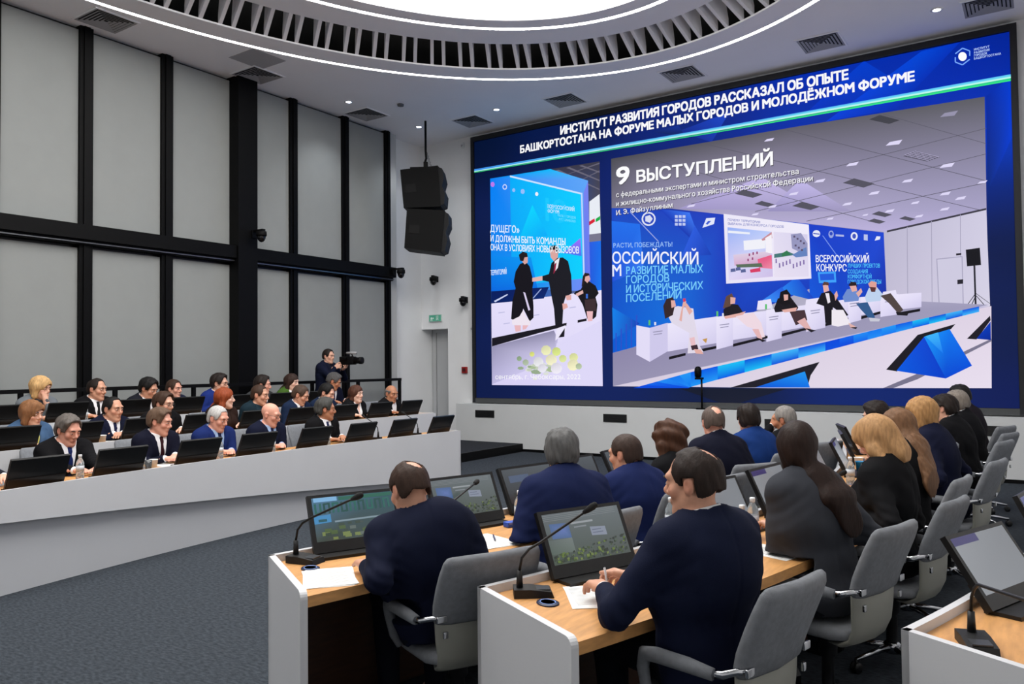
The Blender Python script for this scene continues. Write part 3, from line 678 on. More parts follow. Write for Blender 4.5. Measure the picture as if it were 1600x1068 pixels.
((90,100,150), [(5.448,2.19),(5.523,2.195),(5.532,2.142),(5.447,2.138)]),
((215,60,100), [(5.596,2.179),(5.763,2.198),(5.772,2.135),(5.606,2.126)]),
((240,240,248), [(5.499,2.661),(5.854,2.659),(5.851,2.503),(5.507,2.502)]),
((235,238,248), [(5.245,2.857),(5.607,2.788),(5.607,2.756),(5.245,2.814)]),
((200,140,150), [(5.792,2.654),(5.958,2.762),(5.967,2.658),(5.812,2.631)]),
((244,240,248), [(5.854,2.669),(5.958,2.721),(5.962,2.41),(5.86,2.44)]),
((70,120,120), [(5.992,2.397),(6.214,2.419),(6.331,2.358),(5.991,2.335)]),
((50,120,80), [(6.113,2.397),(6.194,2.441),(6.252,2.365),(6.112,2.346)]),
((150,150,190), [(6.259,2.691),(6.416,2.695),(6.51,2.524),(6.507,2.323),(6.274,2.465)]),
((100,130,190), [(6.272,2.363),(6.49,2.466),(6.507,2.323),(6.331,2.317)]),
((130,110,170), [(6.011,2.323),(6.031,2.322),(6.034,2.249),(6.01,2.251)]),
((130,110,170), [(6.064,2.247),(6.084,2.245),(6.087,2.173),(6.063,2.175)]),
((130,110,170), [(6.119,2.263),(6.139,2.261),(6.142,2.19),(6.118,2.191)]),
((130,110,170), [(6.173,2.279),(6.193,2.278),(6.196,2.206),(6.172,2.208)]),
((130,110,170), [(6.227,2.295),(6.247,2.294),(6.25,2.222),(6.226,2.224)]),
((130,110,170), [(6.279,2.22),(6.299,2.218),(6.302,2.147),(6.278,2.148)]),
((130,110,170), [(6.333,2.236),(6.353,2.234),(6.355,2.163),(6.332,2.165)]),
((130,110,170), [(6.386,2.252),(6.406,2.25),(6.408,2.179),(6.385,2.181)]),
((130,110,170), [(6.439,2.268),(6.459,2.266),(6.461,2.195),(6.438,2.197)]),
((90,80,110), [(6.298,2.667),(6.327,2.664),(6.327,2.633),(6.297,2.636)]),
((90,80,110), [(6.346,2.626),(6.376,2.623),(6.375,2.593),(6.346,2.596)]),
((90,80,110), [(6.395,2.586),(6.424,2.583),(6.423,2.553),(6.394,2.555)]),
((90,80,110), [(6.443,2.546),(6.472,2.543),(6.471,2.513),(6.442,2.515)]),
((90,80,110), [(6.315,2.522),(6.344,2.52),(6.344,2.489),(6.314,2.492)]),
((90,80,110), [(6.363,2.482),(6.393,2.479),(6.392,2.449),(6.363,2.452)]),
((90,80,110), [(6.412,2.442),(6.441,2.44),(6.44,2.409),(6.411,2.412)]),
((225,228,245), [(3.958,3.192),(3.949,3.151),(3.926,3.116),(3.89,3.092),(3.846,3.082),(3.799,3.087),(3.756,3.106),(3.72,3.138),(3.697,3.178),(3.69,3.222),(3.699,3.264),(3.723,3.299),(3.759,3.323),(3.803,3.333),(3.85,3.327),(3.893,3.307),(3.928,3.276),(3.951,3.236)]),
((40,70,190), [(3.929,3.196),(3.921,3.159),(3.897,3.13),(3.863,3.113),(3.823,3.11),(3.783,3.122),(3.749,3.146),(3.727,3.181),(3.719,3.219),(3.728,3.255),(3.751,3.285),(3.786,3.302),(3.826,3.305),(3.866,3.293),(3.9,3.268),(3.922,3.234)]),
((215,220,242), [(3.902,3.199),(3.848,3.136),(3.761,3.172),(3.762,3.257),(3.85,3.273)]),
((190,200,240), [(4.316,3.219),(4.368,3.211),(4.367,3.162),(4.315,3.17)]),
((190,200,240), [(4.314,3.153),(4.367,3.145),(4.366,3.096),(4.314,3.104)]),
((190,200,240), [(4.313,3.086),(4.366,3.078),(4.365,3.029),(4.313,3.037)]),
((190,200,240), [(4.386,3.211),(4.438,3.203),(4.437,3.155),(4.385,3.163)]),
((190,200,240), [(4.384,3.145),(4.437,3.137),(4.436,3.088),(4.384,3.096)]),
((190,200,240), [(4.383,3.078),(4.436,3.071),(4.435,3.022),(4.383,3.03)]),
((190,200,240), [(4.455,3.203),(4.507,3.195),(4.506,3.147),(4.454,3.155)]),
((190,200,240), [(4.454,3.137),(4.506,3.129),(4.505,3.081),(4.453,3.089)]),
((190,200,240), [(4.453,3.071),(4.505,3.063),(4.504,3.015),(4.452,3.022)]),
((225,230,250), [(4.805,2.946),(4.875,3.101),(5.031,3.095),(5.007,2.989)]),
((60,90,210), [(4.862,3.005),(4.908,3.054),(4.963,3.048),(4.896,2.99)]),
((230,232,248), [(6.705,2.656),(6.697,2.629),(6.676,2.611),(6.647,2.607),(6.618,2.617),(6.598,2.639),(6.591,2.668),(6.599,2.695),(6.62,2.713),(6.649,2.717),(6.678,2.707),(6.698,2.684)]),
((40,70,190), [(6.6,2.677),(6.696,2.657),(6.695,2.642),(6.6,2.662)]),
((150,165,225), [(6.905,2.626),(6.899,2.597),(6.884,2.577),(6.864,2.571),(6.845,2.58),(6.831,2.604),(6.826,2.634),(6.832,2.663),(6.847,2.684),(6.867,2.69),(6.886,2.68),(6.9,2.656)]),
((40,70,190), [(6.888,2.638),(6.885,2.623),(6.876,2.613),(6.865,2.61),(6.854,2.615),(6.846,2.627),(6.843,2.642),(6.846,2.657),(6.855,2.667),(6.866,2.67),(6.877,2.665),(6.885,2.653)]),
((170,180,230), [(6.931,2.624),(7.051,2.602),(7.05,2.572),(6.93,2.594)]),
((232,234,248), [(7.247,2.563),(7.241,2.536),(7.227,2.515),(7.207,2.505),(7.185,2.507),(7.165,2.521),(7.151,2.544),(7.147,2.572),(7.152,2.6),(7.167,2.62),(7.187,2.631),(7.209,2.628),(7.229,2.614),(7.242,2.591)]),
((60,80,190), [(7.224,2.565),(7.22,2.546),(7.21,2.532),(7.196,2.528),(7.183,2.535),(7.173,2.55),(7.17,2.57),(7.174,2.589),(7.184,2.603),(7.198,2.607),(7.211,2.6),(7.221,2.585)]),
((185,195,235), [(7.333,2.583),(7.387,2.573),(7.385,2.481),(7.331,2.496)]),
((230,234,250), [(7.482,2.472),(7.51,2.537),(7.563,2.527),(7.553,2.484)]),
([(140,134,168),(150,146,176),(168,164,192),(160,156,186),(150,145,176)], [(3.087,0.858),(5.24,1.344),(7.631,1.577),(8.927,1.436),(3.084,0.256)]),
([(214,204,222),(228,218,234),(222,210,228),(232,222,238)], [(3.084,0.256),(4.556,0.257),(8.957,1.417),(8.935,0.275)]),
([(0,70,220),(0,80,225)], [(3.482,0.225),(3.705,0.284),(4.519,0.239),(4.509,0.235)]),
([(10,100,235),(0,70,220)], [(3.705,0.284),(3.925,0.341),(4.528,0.244),(4.519,0.239)]),
([(30,140,245),(10,100,235)], [(3.925,0.341),(4.14,0.398),(4.537,0.248),(4.528,0.244)]),
([(10,120,240),(30,140,245)], [(4.14,0.398),(4.352,0.453),(4.546,0.253),(4.537,0.248)]),
([(30,150,245),(10,120,240)], [(4.352,0.453),(4.56,0.508),(4.556,0.257),(4.546,0.253)]),
([(0,90,230),(30,150,245)], [(4.56,0.508),(5.031,0.607),(5.028,0.381),(4.556,0.257)]),
([(20,190,245),(0,90,230)], [(5.031,0.607),(5.485,0.703),(5.481,0.499),(5.028,0.381)]),
([(0,80,220),(20,190,245)], [(5.485,0.703),(5.922,0.795),(5.918,0.614),(5.481,0.499)]),
([(60,180,250),(0,80,220)], [(5.922,0.795),(6.342,0.883),(6.339,0.724),(5.918,0.614)]),
([(0,80,225),(60,180,250)], [(6.342,0.883),(6.748,0.969),(6.745,0.83),(6.339,0.724)]),
([(0,70,220),(0,80,225)], [(6.748,0.969),(6.955,1.017),(6.952,0.883),(6.745,0.83)]),
([(10,100,235),(0,70,220)], [(6.955,1.017),(7.157,1.064),(7.155,0.936),(6.952,0.883)]),
([(30,140,245),(10,100,235)], [(7.157,1.064),(7.357,1.111),(7.354,0.987),(7.155,0.936)]),
([(10,120,240),(30,140,245)], [(7.357,1.111),(7.552,1.156),(7.55,1.038),(7.354,0.987)]),
([(30,150,245),(10,120,240)], [(7.552,1.156),(7.744,1.201),(7.742,1.087),(7.55,1.038)]),
([(0,90,230),(30,150,245)], [(7.744,1.201),(7.966,1.247),(7.964,1.141),(7.742,1.087)]),
([(20,190,245),(0,90,230)], [(7.966,1.247),(8.184,1.291),(8.182,1.193),(7.964,1.141)]),
([(0,80,220),(20,190,245)], [(8.184,1.291),(8.397,1.335),(8.395,1.244),(8.182,1.193)]),
([(60,180,250),(0,80,220)], [(8.397,1.335),(8.606,1.377),(8.604,1.294),(8.395,1.244)]),
([(0,80,225),(60,180,250)], [(8.606,1.377),(8.811,1.419),(8.809,1.343),(8.604,1.294)]),
((120,116,140), [(7.551,0.263),(7.983,0.463),(8.946,0.962),(8.946,0.926),(8.015,0.397),(7.69,0.264)]),
((26,24,32), [(7.6,0.539),(8.029,1.041),(8.514,1.183),(8.457,1.111),(8.112,1.002),(7.747,0.51)]),
([(0,90,225),(10,70,210),(0,60,200)], [(7.738,0.52),(8.112,1.011),(8.377,0.408)]),
([(20,150,250),(10,120,240),(0,80,220),(0,70,210)], [(8.112,1.011),(8.441,1.112),(8.706,0.589),(8.377,0.408)]),
([(60,180,250),(20,120,240)], [(8.129,1.02),(8.294,1.071),(8.352,0.766)]),
((30,28,38), [(5.243,0.252),(6.657,0.662),(6.519,0.453),(6.467,0.263)]),
([(0,80,215),(30,150,240),(10,110,230)], [(5.645,0.256),(6.433,0.514),(6.505,0.263)]),
((30,28,36), [(8.652,0.969),(8.938,1.283),(8.945,1.221),(8.769,0.957)]),
([(0,50,170),(0,60,190),(0,40,150)], [(8.769,0.966),(8.944,1.203),(8.942,0.944)]),
((226,220,246), [(3.562,1.34),(3.819,1.285),(3.809,0.689),(3.554,0.821)]),
((206,200,234), [(3.819,1.285),(4.156,1.363),(4.148,0.869),(3.809,0.689)]),
([(236,230,250),(228,222,248),(210,204,236),(222,216,244)], [(4.155,1.352),(5.046,1.437),(5.038,0.994),(4.148,0.863)]),
([(236,230,250),(228,222,248),(210,204,236),(222,216,244)], [(5.024,1.427),(5.307,1.458),(5.298,0.951),(5.014,0.881)]),
([(236,230,250),(228,222,248),(210,204,236),(222,216,244)], [(5.307,1.458),(5.874,1.495),(5.866,1.107),(5.299,1.035)]),
([(236,230,250),(228,222,248),(210,204,236),(222,216,244)], [(5.853,1.507),(6.097,1.526),(6.088,1.046),(5.844,0.99)]),
([(236,230,250),(228,222,248),(210,204,236),(222,216,244)], [(6.097,1.526),(6.492,1.558),(6.485,1.218),(6.09,1.158)]),
([(236,230,250),(228,222,248),(210,204,236),(222,216,244)], [(6.472,1.559),(6.76,1.584),(6.752,1.192),(6.464,1.136)]),
([(236,230,250),(228,222,248),(210,204,236),(222,216,244)], [(6.76,1.584),(7.096,1.616),(7.09,1.322),(6.754,1.266)]),
([(236,230,250),(228,222,248),(210,204,236),(222,216,244)], [(7.096,1.616),(7.278,1.635),(7.271,1.289),(7.088,1.244)]),
([(236,230,250),(228,222,248),(210,204,236),(222,216,244)], [(7.278,1.635),(7.562,1.648),(7.557,1.396),(7.272,1.363)]),
([(236,230,250),(228,222,248),(210,204,236),(222,216,244)], [(7.545,1.649),(7.788,1.654),(7.782,1.352),(7.538,1.323)]),
([(236,230,250),(228,222,248),(210,204,236),(222,216,244)], [(7.753,1.647),(8.092,1.655),(8.088,1.445),(7.749,1.419)]),
((232,226,248), [(4.274,1.425),(4.3,1.579),(4.532,1.601),(4.564,1.435)]),
((232,226,248), [(5.325,1.277),(5.349,1.424),(5.562,1.447),(5.59,1.289)]),
((232,226,248), [(5.699,1.514),(5.722,1.659),(5.928,1.679),(5.956,1.523)]),
((232,226,248), [(6.452,1.499),(6.474,1.639),(6.667,1.659),(6.692,1.508)]),
((232,226,248), [(7.56,1.562),(7.581,1.695),(7.755,1.713),(7.778,1.569)]),
((20,18,26), [(4.17,0.774),(4.474,0.836),(4.473,0.792),(4.169,0.724)]),
((20,18,26), [(4.748,0.897),(5.015,0.945),(5.015,0.902),(4.747,0.848)]),
((20,18,26), [(5.298,0.971),(5.866,1.093),(5.865,1.051),(5.297,0.923)]),
((20,18,26), [(6.089,1.117),(6.485,1.206),(6.484,1.166),(6.088,1.071)]),
((20,18,26), [(6.754,1.256),(7.09,1.332),(7.089,1.293),(6.753,1.212)]),
((20,18,26), [(7.272,1.344),(7.54,1.41),(7.539,1.371),(7.271,1.3)]),
((20,18,26), [(7.782,1.38),(8.071,1.423),(8.07,1.385),(7.781,1.337)]),
((150,146,176), [(3.878,1.216),(4.059,1.233),(4.058,1.217),(3.878,1.2)]),
((150,146,176), [(3.89,1.171),(4.046,1.188),(4.046,1.173),(3.889,1.155)]),
((150,146,176), [(5.076,1.297),(5.24,1.312),(5.24,1.297),(5.076,1.282)]),
((150,146,176), [(5.087,1.253),(5.228,1.27),(5.228,1.255),(5.086,1.239)]),
((150,146,176), [(5.892,1.391),(6.045,1.406),(6.044,1.391),(5.892,1.377)]),
((150,146,176), [(5.902,1.35),(6.034,1.365),(6.033,1.351),(5.901,1.335)]),
((150,146,176), [(6.538,1.465),(6.682,1.478),(6.682,1.464),(6.538,1.451)]),
((150,146,176), [(6.547,1.424),(6.672,1.439),(6.672,1.425),(6.547,1.41)]),
((150,146,176), [(7.112,1.546),(7.249,1.559),(7.249,1.545),(7.112,1.533)]),
((150,146,176), [(7.121,1.507),(7.239,1.52),(7.239,1.507),(7.121,1.493)]),
((150,146,176), [(7.596,1.589),(7.727,1.601),(7.726,1.587),(7.596,1.575)]),
((150,146,176), [(7.604,1.55),(7.717,1.563),(7.717,1.55),(7.604,1.537)]),
((90,190,110), [(3.797,1.421),(3.833,1.42),(3.832,1.33),(3.795,1.331)]),
((220,225,240), [(3.905,1.384),(3.941,1.382),(3.94,1.326),(3.904,1.327)]),
((90,190,110), [(5.025,1.524),(5.058,1.522),(5.057,1.437),(5.024,1.438)]),
((220,225,240), [(5.123,1.487),(5.156,1.486),(5.155,1.432),(5.122,1.434)]),
((90,190,110), [(5.835,1.601),(5.865,1.599),(5.864,1.517),(5.833,1.518)]),
((220,225,240), [(5.926,1.565),(5.956,1.564),(5.955,1.512),(5.925,1.514)]),
((224,216,232), [(4.112,1.587),(4.348,1.643),(4.624,1.586),(4.643,1.388),(4.726,0.951),(4.792,0.842),(4.508,0.825),(4.548,1.173),(4.226,1.36)]),
((52,36,38), [(4.077,1.656),(4.139,1.776),(4.257,1.802),(4.302,1.689),(4.252,1.492),(4.109,1.432)]),
((226,172,164), [(4.221,1.749),(4.291,1.745),(4.313,1.644),(4.231,1.615)]),
((226,172,164), [(4.367,1.399),(4.442,1.704),(4.5,1.723),(4.487,1.614),(4.553,1.479),(4.611,1.542),(4.511,1.679),(4.44,1.594),(4.413,1.375)]),
((215,60,90), [(4.443,1.77),(4.489,1.768),(4.488,1.713),(4.442,1.715)]),
((232,190,196), [(4.547,1.086),(4.638,1.105),(4.658,0.931),(4.589,0.889)]),
((60,40,50), [(4.567,0.955),(4.681,0.974),(4.703,0.897),(4.589,0.878)]),
((226,172,164), [(4.623,0.899),(4.747,0.886),(4.791,0.809),(4.656,0.822)]),
((196,150,80), [(4.773,1.058),(4.863,1.078),(4.839,0.992)]),
((28,24,32), [(5.146,1.54),(5.246,1.641),(5.395,1.612),(5.478,1.482),(5.414,1.443),(5.155,1.432)]),
((96,70,62), [(5.136,1.561),(5.194,1.761),(5.292,1.809),(5.333,1.722),(5.266,1.598)]),
((226,172,164), [(5.269,1.746),(5.355,1.731),(5.342,1.636),(5.267,1.63)]),
((226,172,164), [(5.155,1.432),(5.414,1.474),(5.521,1.501),(5.456,1.42),(5.176,1.389)]),
((238,216,226), [(5.349,1.424),(5.646,1.475),(5.767,1.303),(5.825,1.073),(5.742,1.055),(5.662,1.203),(5.537,1.249)]),
((228,180,182), [(5.62,1.204),(5.724,1.201),(5.783,1.033),(5.721,1.034)]),
((30,26,34), [(5.66,1.078),(5.844,1.011),(5.782,0.991)]),
((24,20,28), [(5.976,1.522),(6.04,1.683),(6.24,1.692),(6.355,1.524),(6.334,1.484),(5.995,1.459)]),
((18,14,20), [(6.049,1.621),(6.082,1.783),(6.182,1.818),(6.24,1.733),(6.228,1.591),(6.138,1.555)]),
((226,172,164), [(6.131,1.739),(6.201,1.735),(6.199,1.654),(6.139,1.637)]),
((70,50,56), [(6.216,1.47),(6.451,1.479),(6.487,1.316),(6.31,1.242)]),
((224,176,176), [(6.331,1.302),(6.449,1.358),(6.542,1.174),(6.484,1.156)]),
((30,26,34), [(6.446,1.197),(6.618,1.151),(6.541,1.124)]),
((226,172,164), [(6.096,1.496),(6.335,1.525),(6.314,1.465),(6.136,1.453)]),
((22,20,28), [(6.627,1.571),(6.706,1.726),(6.839,1.758),(6.93,1.635),(7.091,1.371),(7.054,1.353),(6.871,1.499),(6.847,1.243),(6.754,1.266),(6.74,1.525)]),
((232,226,236), [(6.763,1.723),(6.819,1.72),(6.835,1.58),(6.797,1.562)]),
((226,172,164), [(6.728,1.865),(6.803,1.87),(6.82,1.76),(6.744,1.734)]),
((90,60,52), [(6.718,1.845),(6.747,1.903),(6.813,1.889),(6.822,1.839),(6.765,1.852)]),
((226,172,164), [(6.894,1.696),(6.932,1.753),(6.949,1.673),(6.91,1.596)]),
((238,232,240), [(6.852,1.461),(7.019,1.453),(7.124,1.233),(6.94,1.2),(6.847,1.223)]),
((224,176,170), [(7.088,1.254),(7.196,1.191),(7.123,1.165)]),
((30,26,34), [(7.105,1.185),(7.214,1.181),(7.196,1.153)]),
((110,140,205), [(7.013,1.65),(7.08,1.764),(7.172,1.778),(7.261,1.694),(7.24,1.579),(7.04,1.57)]),
((40,28,30), [(7.1,1.821),(7.137,1.877),(7.21,1.863),(7.227,1.794),(7.154,1.798)]),
((226,172,164), [(7.118,1.81),(7.209,1.814),(7.225,1.735),(7.153,1.72)]),
((226,172,164), [(7.207,1.697),(7.28,1.771),(7.297,1.712),(7.242,1.637)]),
((50,90,140), [(7.203,1.542),(7.366,1.553),(7.467,1.317),(7.396,1.291),(7.274,1.441)]),
((200,200,214), [(7.379,1.32),(7.537,1.295),(7.519,1.257),(7.395,1.262)]),
((190,210,238), [(7.331,1.632),(7.388,1.764),(7.495,1.777),(7.58,1.657),(7.543,1.563),(7.348,1.554)]),
((222,160,150), [(7.38,1.832),(7.426,1.868),(7.496,1.844),(7.494,1.738),(7.422,1.714)]),
((90,50,50), [(7.397,1.783),(7.486,1.768),(7.475,1.701),(7.422,1.704)]),
((80,68,66), [(7.545,1.639),(7.685,1.67),(7.851,1.414),(7.782,1.361),(7.664,1.518)]),
((26,24,32), [(7.748,1.391),(7.918,1.364),(7.9,1.327),(7.764,1.342)]),
]
GLOW_LINE = [
([(70,150,235),(90,190,245),(110,225,245),(20,120,240)], [(-0.009,4.651),(5.406,4.614),(9.261,4.614),(9.26,4.583),(5.406,4.582),(-0.009,4.619)]),
([(150,225,250),(170,245,240),(210,255,235),(190,255,210)], [(-0.009,4.619),(5.406,4.582),(9.26,4.583),(9.259,4.56),(5.405,4.555),(-0.009,4.598)]),
([(20,90,130),(30,200,150),(60,235,120),(60,225,110)], [(-0.009,4.598),(5.405,4.555),(9.259,4.56),(9.258,4.52),(5.405,4.524),(-0.009,4.579)]),
]
LOGO = [
((120,170,255), [(8.686,4.879),(8.598,4.938),(8.592,4.924),(8.681,4.865)]),
((120,170,255), [(8.602,4.929),(8.604,5.001),(8.589,5.004),(8.588,4.932)]),
((120,170,255), [(8.602,5.043),(8.693,5.103),(8.685,5.118),(8.593,5.058)]),
((120,170,255), [(8.686,5.103),(8.774,5.044),(8.779,5.058),(8.692,5.117)]),
((120,170,255), [(8.77,5.052),(8.768,4.981),(8.782,4.978),(8.784,5.049)]),
((120,170,255), [(8.77,4.939),(8.679,4.879),(8.688,4.864),(8.778,4.924)]),
((250,252,255), [(8.738,4.979),(8.734,4.956),(8.722,4.937),(8.705,4.927),(8.685,4.927),(8.665,4.936),(8.648,4.954),(8.637,4.977),(8.634,5.003),(8.638,5.027),(8.65,5.045),(8.668,5.055),(8.688,5.055),(8.708,5.046),(8.724,5.028),(8.735,5.005)]),
]
LEFT_TEXT = [('ДУЩЕГО»', 0.387, 3.331, 0.7, -0.096, 0.142, (235, 245, 255)),
('И ДОЛЖНЫ БЫТЬ КОМАНДЫ', 0.392, 3.137, 1.733, -0.238, 0.129, (240, 248, 255)),
('ОНАХ В УСЛОВИЯХ НОВЫХ ВЫЗОВОВ', 0.39, 2.957, 2.022, -0.24, 0.129, (240, 248, 255)),
('ТЕРРИТОРИЙ', 0.385, 2.455, 0.389, -0.003, 0.102, (230, 242, 255)),
('10', 1.693, 3.407, 0.465, -0.111, 0.468, (20, 200, 255)),
('ВСЕРОССИЙСКИЙ', 1.739, 3.649, 0.588, -0.131, 0.073, (225, 240, 255)),
('ФОРУМ', 1.738, 3.562, 0.255, -0.054, 0.068, (225, 240, 255)),
('МАЛЫХ ГОРОДОВ', 1.965, 3.463, 0.388, -0.092, 0.044, (120, 225, 255)),
('И ИСТОРИЧЕСКИХ', 1.992, 3.387, 0.36, -0.088, 0.044, (120, 225, 255)),
('сентябрь, г. Чебоксары, 2022', 0.487, 0.376, 1.933, 0.006, 0.096, (250, 250, 252))]
RIGHT_TEXT = [('ОССИЙСКИЙ', 3.104, 2.477, 1.617, -0.145, 0.209, (240, 242, 252)),
('М', 3.101, 2.239, 0.173, -0.001, 0.209, (240, 242, 252)),
('РАЗВИТИЕ МАЛЫХ', 3.376, 2.26, 1.427, -0.076, 0.138, (120, 205, 250)),
('ГОРОДОВ', 3.373, 2.093, 0.818, -0.02, 0.138, (120, 205, 250)),
('И ИСТОРИЧЕСКИХ', 3.37, 1.926, 1.429, -0.023, 0.138, (120, 205, 250)),
('ПОСЕЛЕНИЙ', 3.368, 1.76, 1.04, 0.012, 0.138, (120, 205, 250)),
('РАСТИ, ПОБЕЖДАТЬ!', 3.128, 2.76, 1.132, -0.08, 0.082, (150, 190, 245)),
('ВСЕРОССИЙСКИЙ', 6.63, 2.217, 0.766, -0.066, 0.11, (240, 242, 252)),
('КОНКУРС', 6.637, 2.076, 0.44, -0.037, 0.11, (240, 242, 252)),
('ЛУЧШИХ ПРОЕКТОВ', 7.096, 2.096, 0.449, -0.034, 0.059, (80, 195, 250)),
('СОЗДАНИЯ', 7.094, 2.008, 0.281, -0.02, 0.059, (80, 195, 250)),
('КОМФОРТНОЙ', 7.093, 1.929, 0.333, -0.022, 0.059, (80, 195, 250)),
('ГОРОДСКОЙ СРЕДЫ', 7.091, 1.851, 0.466, -0.03, 0.059, (80, 195, 250)),
('ПОЧЕМУ ТЕРРИТОРИЯ', 5.248, 3.017, 0.528, -0.1, 0.038, (110, 120, 190)),
('ВЫБРАНА ДЛЯ КОНКУРСА ГОРОДОВ', 5.247, 2.953, 0.904, -0.149, 0.038, (110, 120, 190)),
('9', 3.209, 3.881, 0.248, 0.013, 0.315, (252, 252, 254)),
('ВЫСТУПЛЕНИЙ', 3.608, 3.876, 2.385, -0.044, 0.211, (252, 252, 254)),
('с федеральными экспертами и министром строительства', 3.206, 3.665, 3.195, -0.032, 0.088, (246, 246, 250)),
('и жилищно-коммунального хозяйства Российской Федерации', 3.203, 3.503, 3.409, -0.011, 0.089, (246, 246, 250)),
('И. Э. Файзуллиным', 3.201, 3.341, 1.079, 0.016, 0.088, (246, 246, 250))]
HEAD_TEXT = [('ИНСТИТУТ РАЗВИТИЯ ГОРОДОВ РАССКАЗАЛ ОБ ОПЫТЕ', 2.037, 5.007, 5.113, -0.023, 0.152, (248, 248, 252)),
('БАШКОРТОСТАНА НА ФОРУМЕ МАЛЫХ ГОРОДОВ И МОЛОДЁЖНОМ ФОРУМЕ', 1.121, 4.8, 6.937, -0.031, 0.142, (248, 248, 252))]
LOGO_TEXT = [('ИНСТИТУТ', 8.83, 5.041, 0.186, 0.002, 0.031, (190, 215, 255)),
('РАЗВИТИЯ', 8.829, 4.995, 0.186, 0.003, 0.031, (190, 215, 255)),
('ГОРОДОВ', 8.828, 4.954, 0.155, 0.001, 0.031, (190, 215, 255)),
('БАШКОРТОСТАНА', 8.827, 4.913, 0.324, -0.001, 0.031, (190, 215, 255))]
# ---------------------------------------------------------------- video screen
SW, SH_ = 9.256, 5.21
GLYPHS = {}
LATIN = {'М': 'M', 'Р': 'P'}
def stroke(pts, w_):
    vs, fs = [], []
    for (x0, y0), (x1, y1) in zip(pts[:-1], pts[1:]):
        dx, dy = x1 - x0, y1 - y0; L = math.hypot(dx, dy) or 1; nx, ny = -dy / L * w_ / 2, dx / L * w_ / 2; ex, ey = dx / L * w_ * .18, dy / L * w_ * .18
        o = len(vs); vs += [(x0 - ex + nx, y0 - ey + ny), (x0 - ex - nx, y0 - ey - ny), (x1 + ex - nx, y1 + ey - ny), (x1 + ex + nx, y1 + ey + ny)]; fs.append((o, o + 1, o + 2, o + 3))
    return vs, fs
def arc(cx, cy, rx, ry, a0, a1, n=10): return [(cx + rx * math.cos(math.radians(a0 + (a1 - a0) * i / n)), cy + ry * math.sin(math.radians(a0 + (a1 - a0) * i / n))) for i in range(n + 1)]
def drawn(ch):
    """letters drawn as strokes"""
    low = ch.islower(); c = ch.upper(); h = .729; w_ = .095; S = .0475
    bowl = lambda x, r=.19: [[(x, .40), (x + .18, .40)] + arc(x + .18, .224, r, .177, 90, -90) + [(x, S)]]
    st = {'Ь': [[(S, 0), (S, h)]] + bowl(S), 'Ы': [[(S, 0), (S, h)]] + bowl(S, .15) + [[(.56, 0), (.56, h)]], 'Ъ': [[(.16, 0), (.16, h)], [(0, h - S), (.2, h - S)]] + bowl(.16),
          'Э': [arc(.26, h / 2, .28, h / 2 - S, 140, -140, 22), [(.18, h / 2), (.52, h / 2)]], 'Ю': [[(S, 0), (S, h)], [(S, h / 2), (.24, h / 2)], arc(.52, h / 2, .29, h / 2 - S, 0, 360, 26)],
          'Я': [[(.50, 0), (.50, h)], [(.50, h - S), (.24, h - S)] + arc(.24, .51, .19, .171, 90, 270) + [(.50, .34)], [(.28, .34), (.04, 0)]], 'Ч': [[(.48, 0), (.48, h)], [(S, h), (S, .48)] + arc(.25, .46, .20, .18, 180, 270, 6) + [(.48, .28)]],
          'Ф': [[(.38, -.02), (.38, h + .02)], arc(.38, h / 2, .33, h / 2 - .11, 0, 360, 28)], 'Н': [[(S, 0), (S, h)], [(.52, 0), (.52, h)], [(S, h / 2), (.52, h / 2)]]}[c]
    vs, fs = [], []
    k = .735 if low else 1.0
    for p in st:
        v, f = stroke(p, w_); o = len(vs); vs += v; fs += [tuple(i + o for i in q) for q in f]
    if ch == 'ф': vs = [(x * .8, y * .735 if abs(x - .38) > .06 else (y - h / 2) * 1.3 + h * .37) for x, y in vs]
    elif low: vs = [(x * .82, y * k) for x, y in vs]
    return vs, fs
def glyph(ch):
    if ch in GLYPHS: return GLYPHS[ch]
    if ch.upper() in 'ЬЫЪЭЮЯЧФ' or ch == 'н': vs, fs = drawn(ch)
    else:
        c = bpy.data.curves.new('tmp', 'FONT'); c.body = LATIN.get(ch, ch); c.size = 1.0; c.resolution_u = 3
        o = bpy.data.objects.new('tmp', c); COL.objects.link(o); bpy.context.view_layer.update()
        me = o.evaluated_get(bpy.context.evaluated_depsgraph_get()).to_mesh()
        vs = [(q.co.x, q.co.y) for q in me.vertices]; fs = [tuple(p.vertices) for p in me.polygons]
        bpy.data.objects.remove(o); bpy.data.curves.remove(c)
    if ch in LATIN: vs = [(x * 1.06, y * 1.06) for x, y in vs]
    x0 = min(p[0] for p in vs); x1 = max(p[0] for p in vs)
    GLYPHS[ch] = ([(x - x0, y) for x, y in vs], fs, x1 - x0); return GLYPHS[ch]
def fontmesh(mb, s, u, v, w_, rise, h, col, y, bold=.0):
    x = 0.; lay = []
    for ch in s:
        if ch == ' ': x += .26; continue
        vs, fs, gw = glyph(ch); lay.append((x, vs, fs)); x += gw + .105
    W_ = x - .105; cap = .729; d = bold * h * 3.2; k = 0
    for dx, dz in (((0, 0),) if not bold else ((0, 0), (d, 0), (0, d), (d, d), (d / 2, d / 2))):
        for x0, vs, fs in lay:
            mb.add([(u + (x0 + a) / W_ * w_ + dx, y - .00005 * k, v + rise * (x0 + a) / W_ + b / cap * h + dz) for a, b in vs], fs, col=rgb(*col))
        k += 1
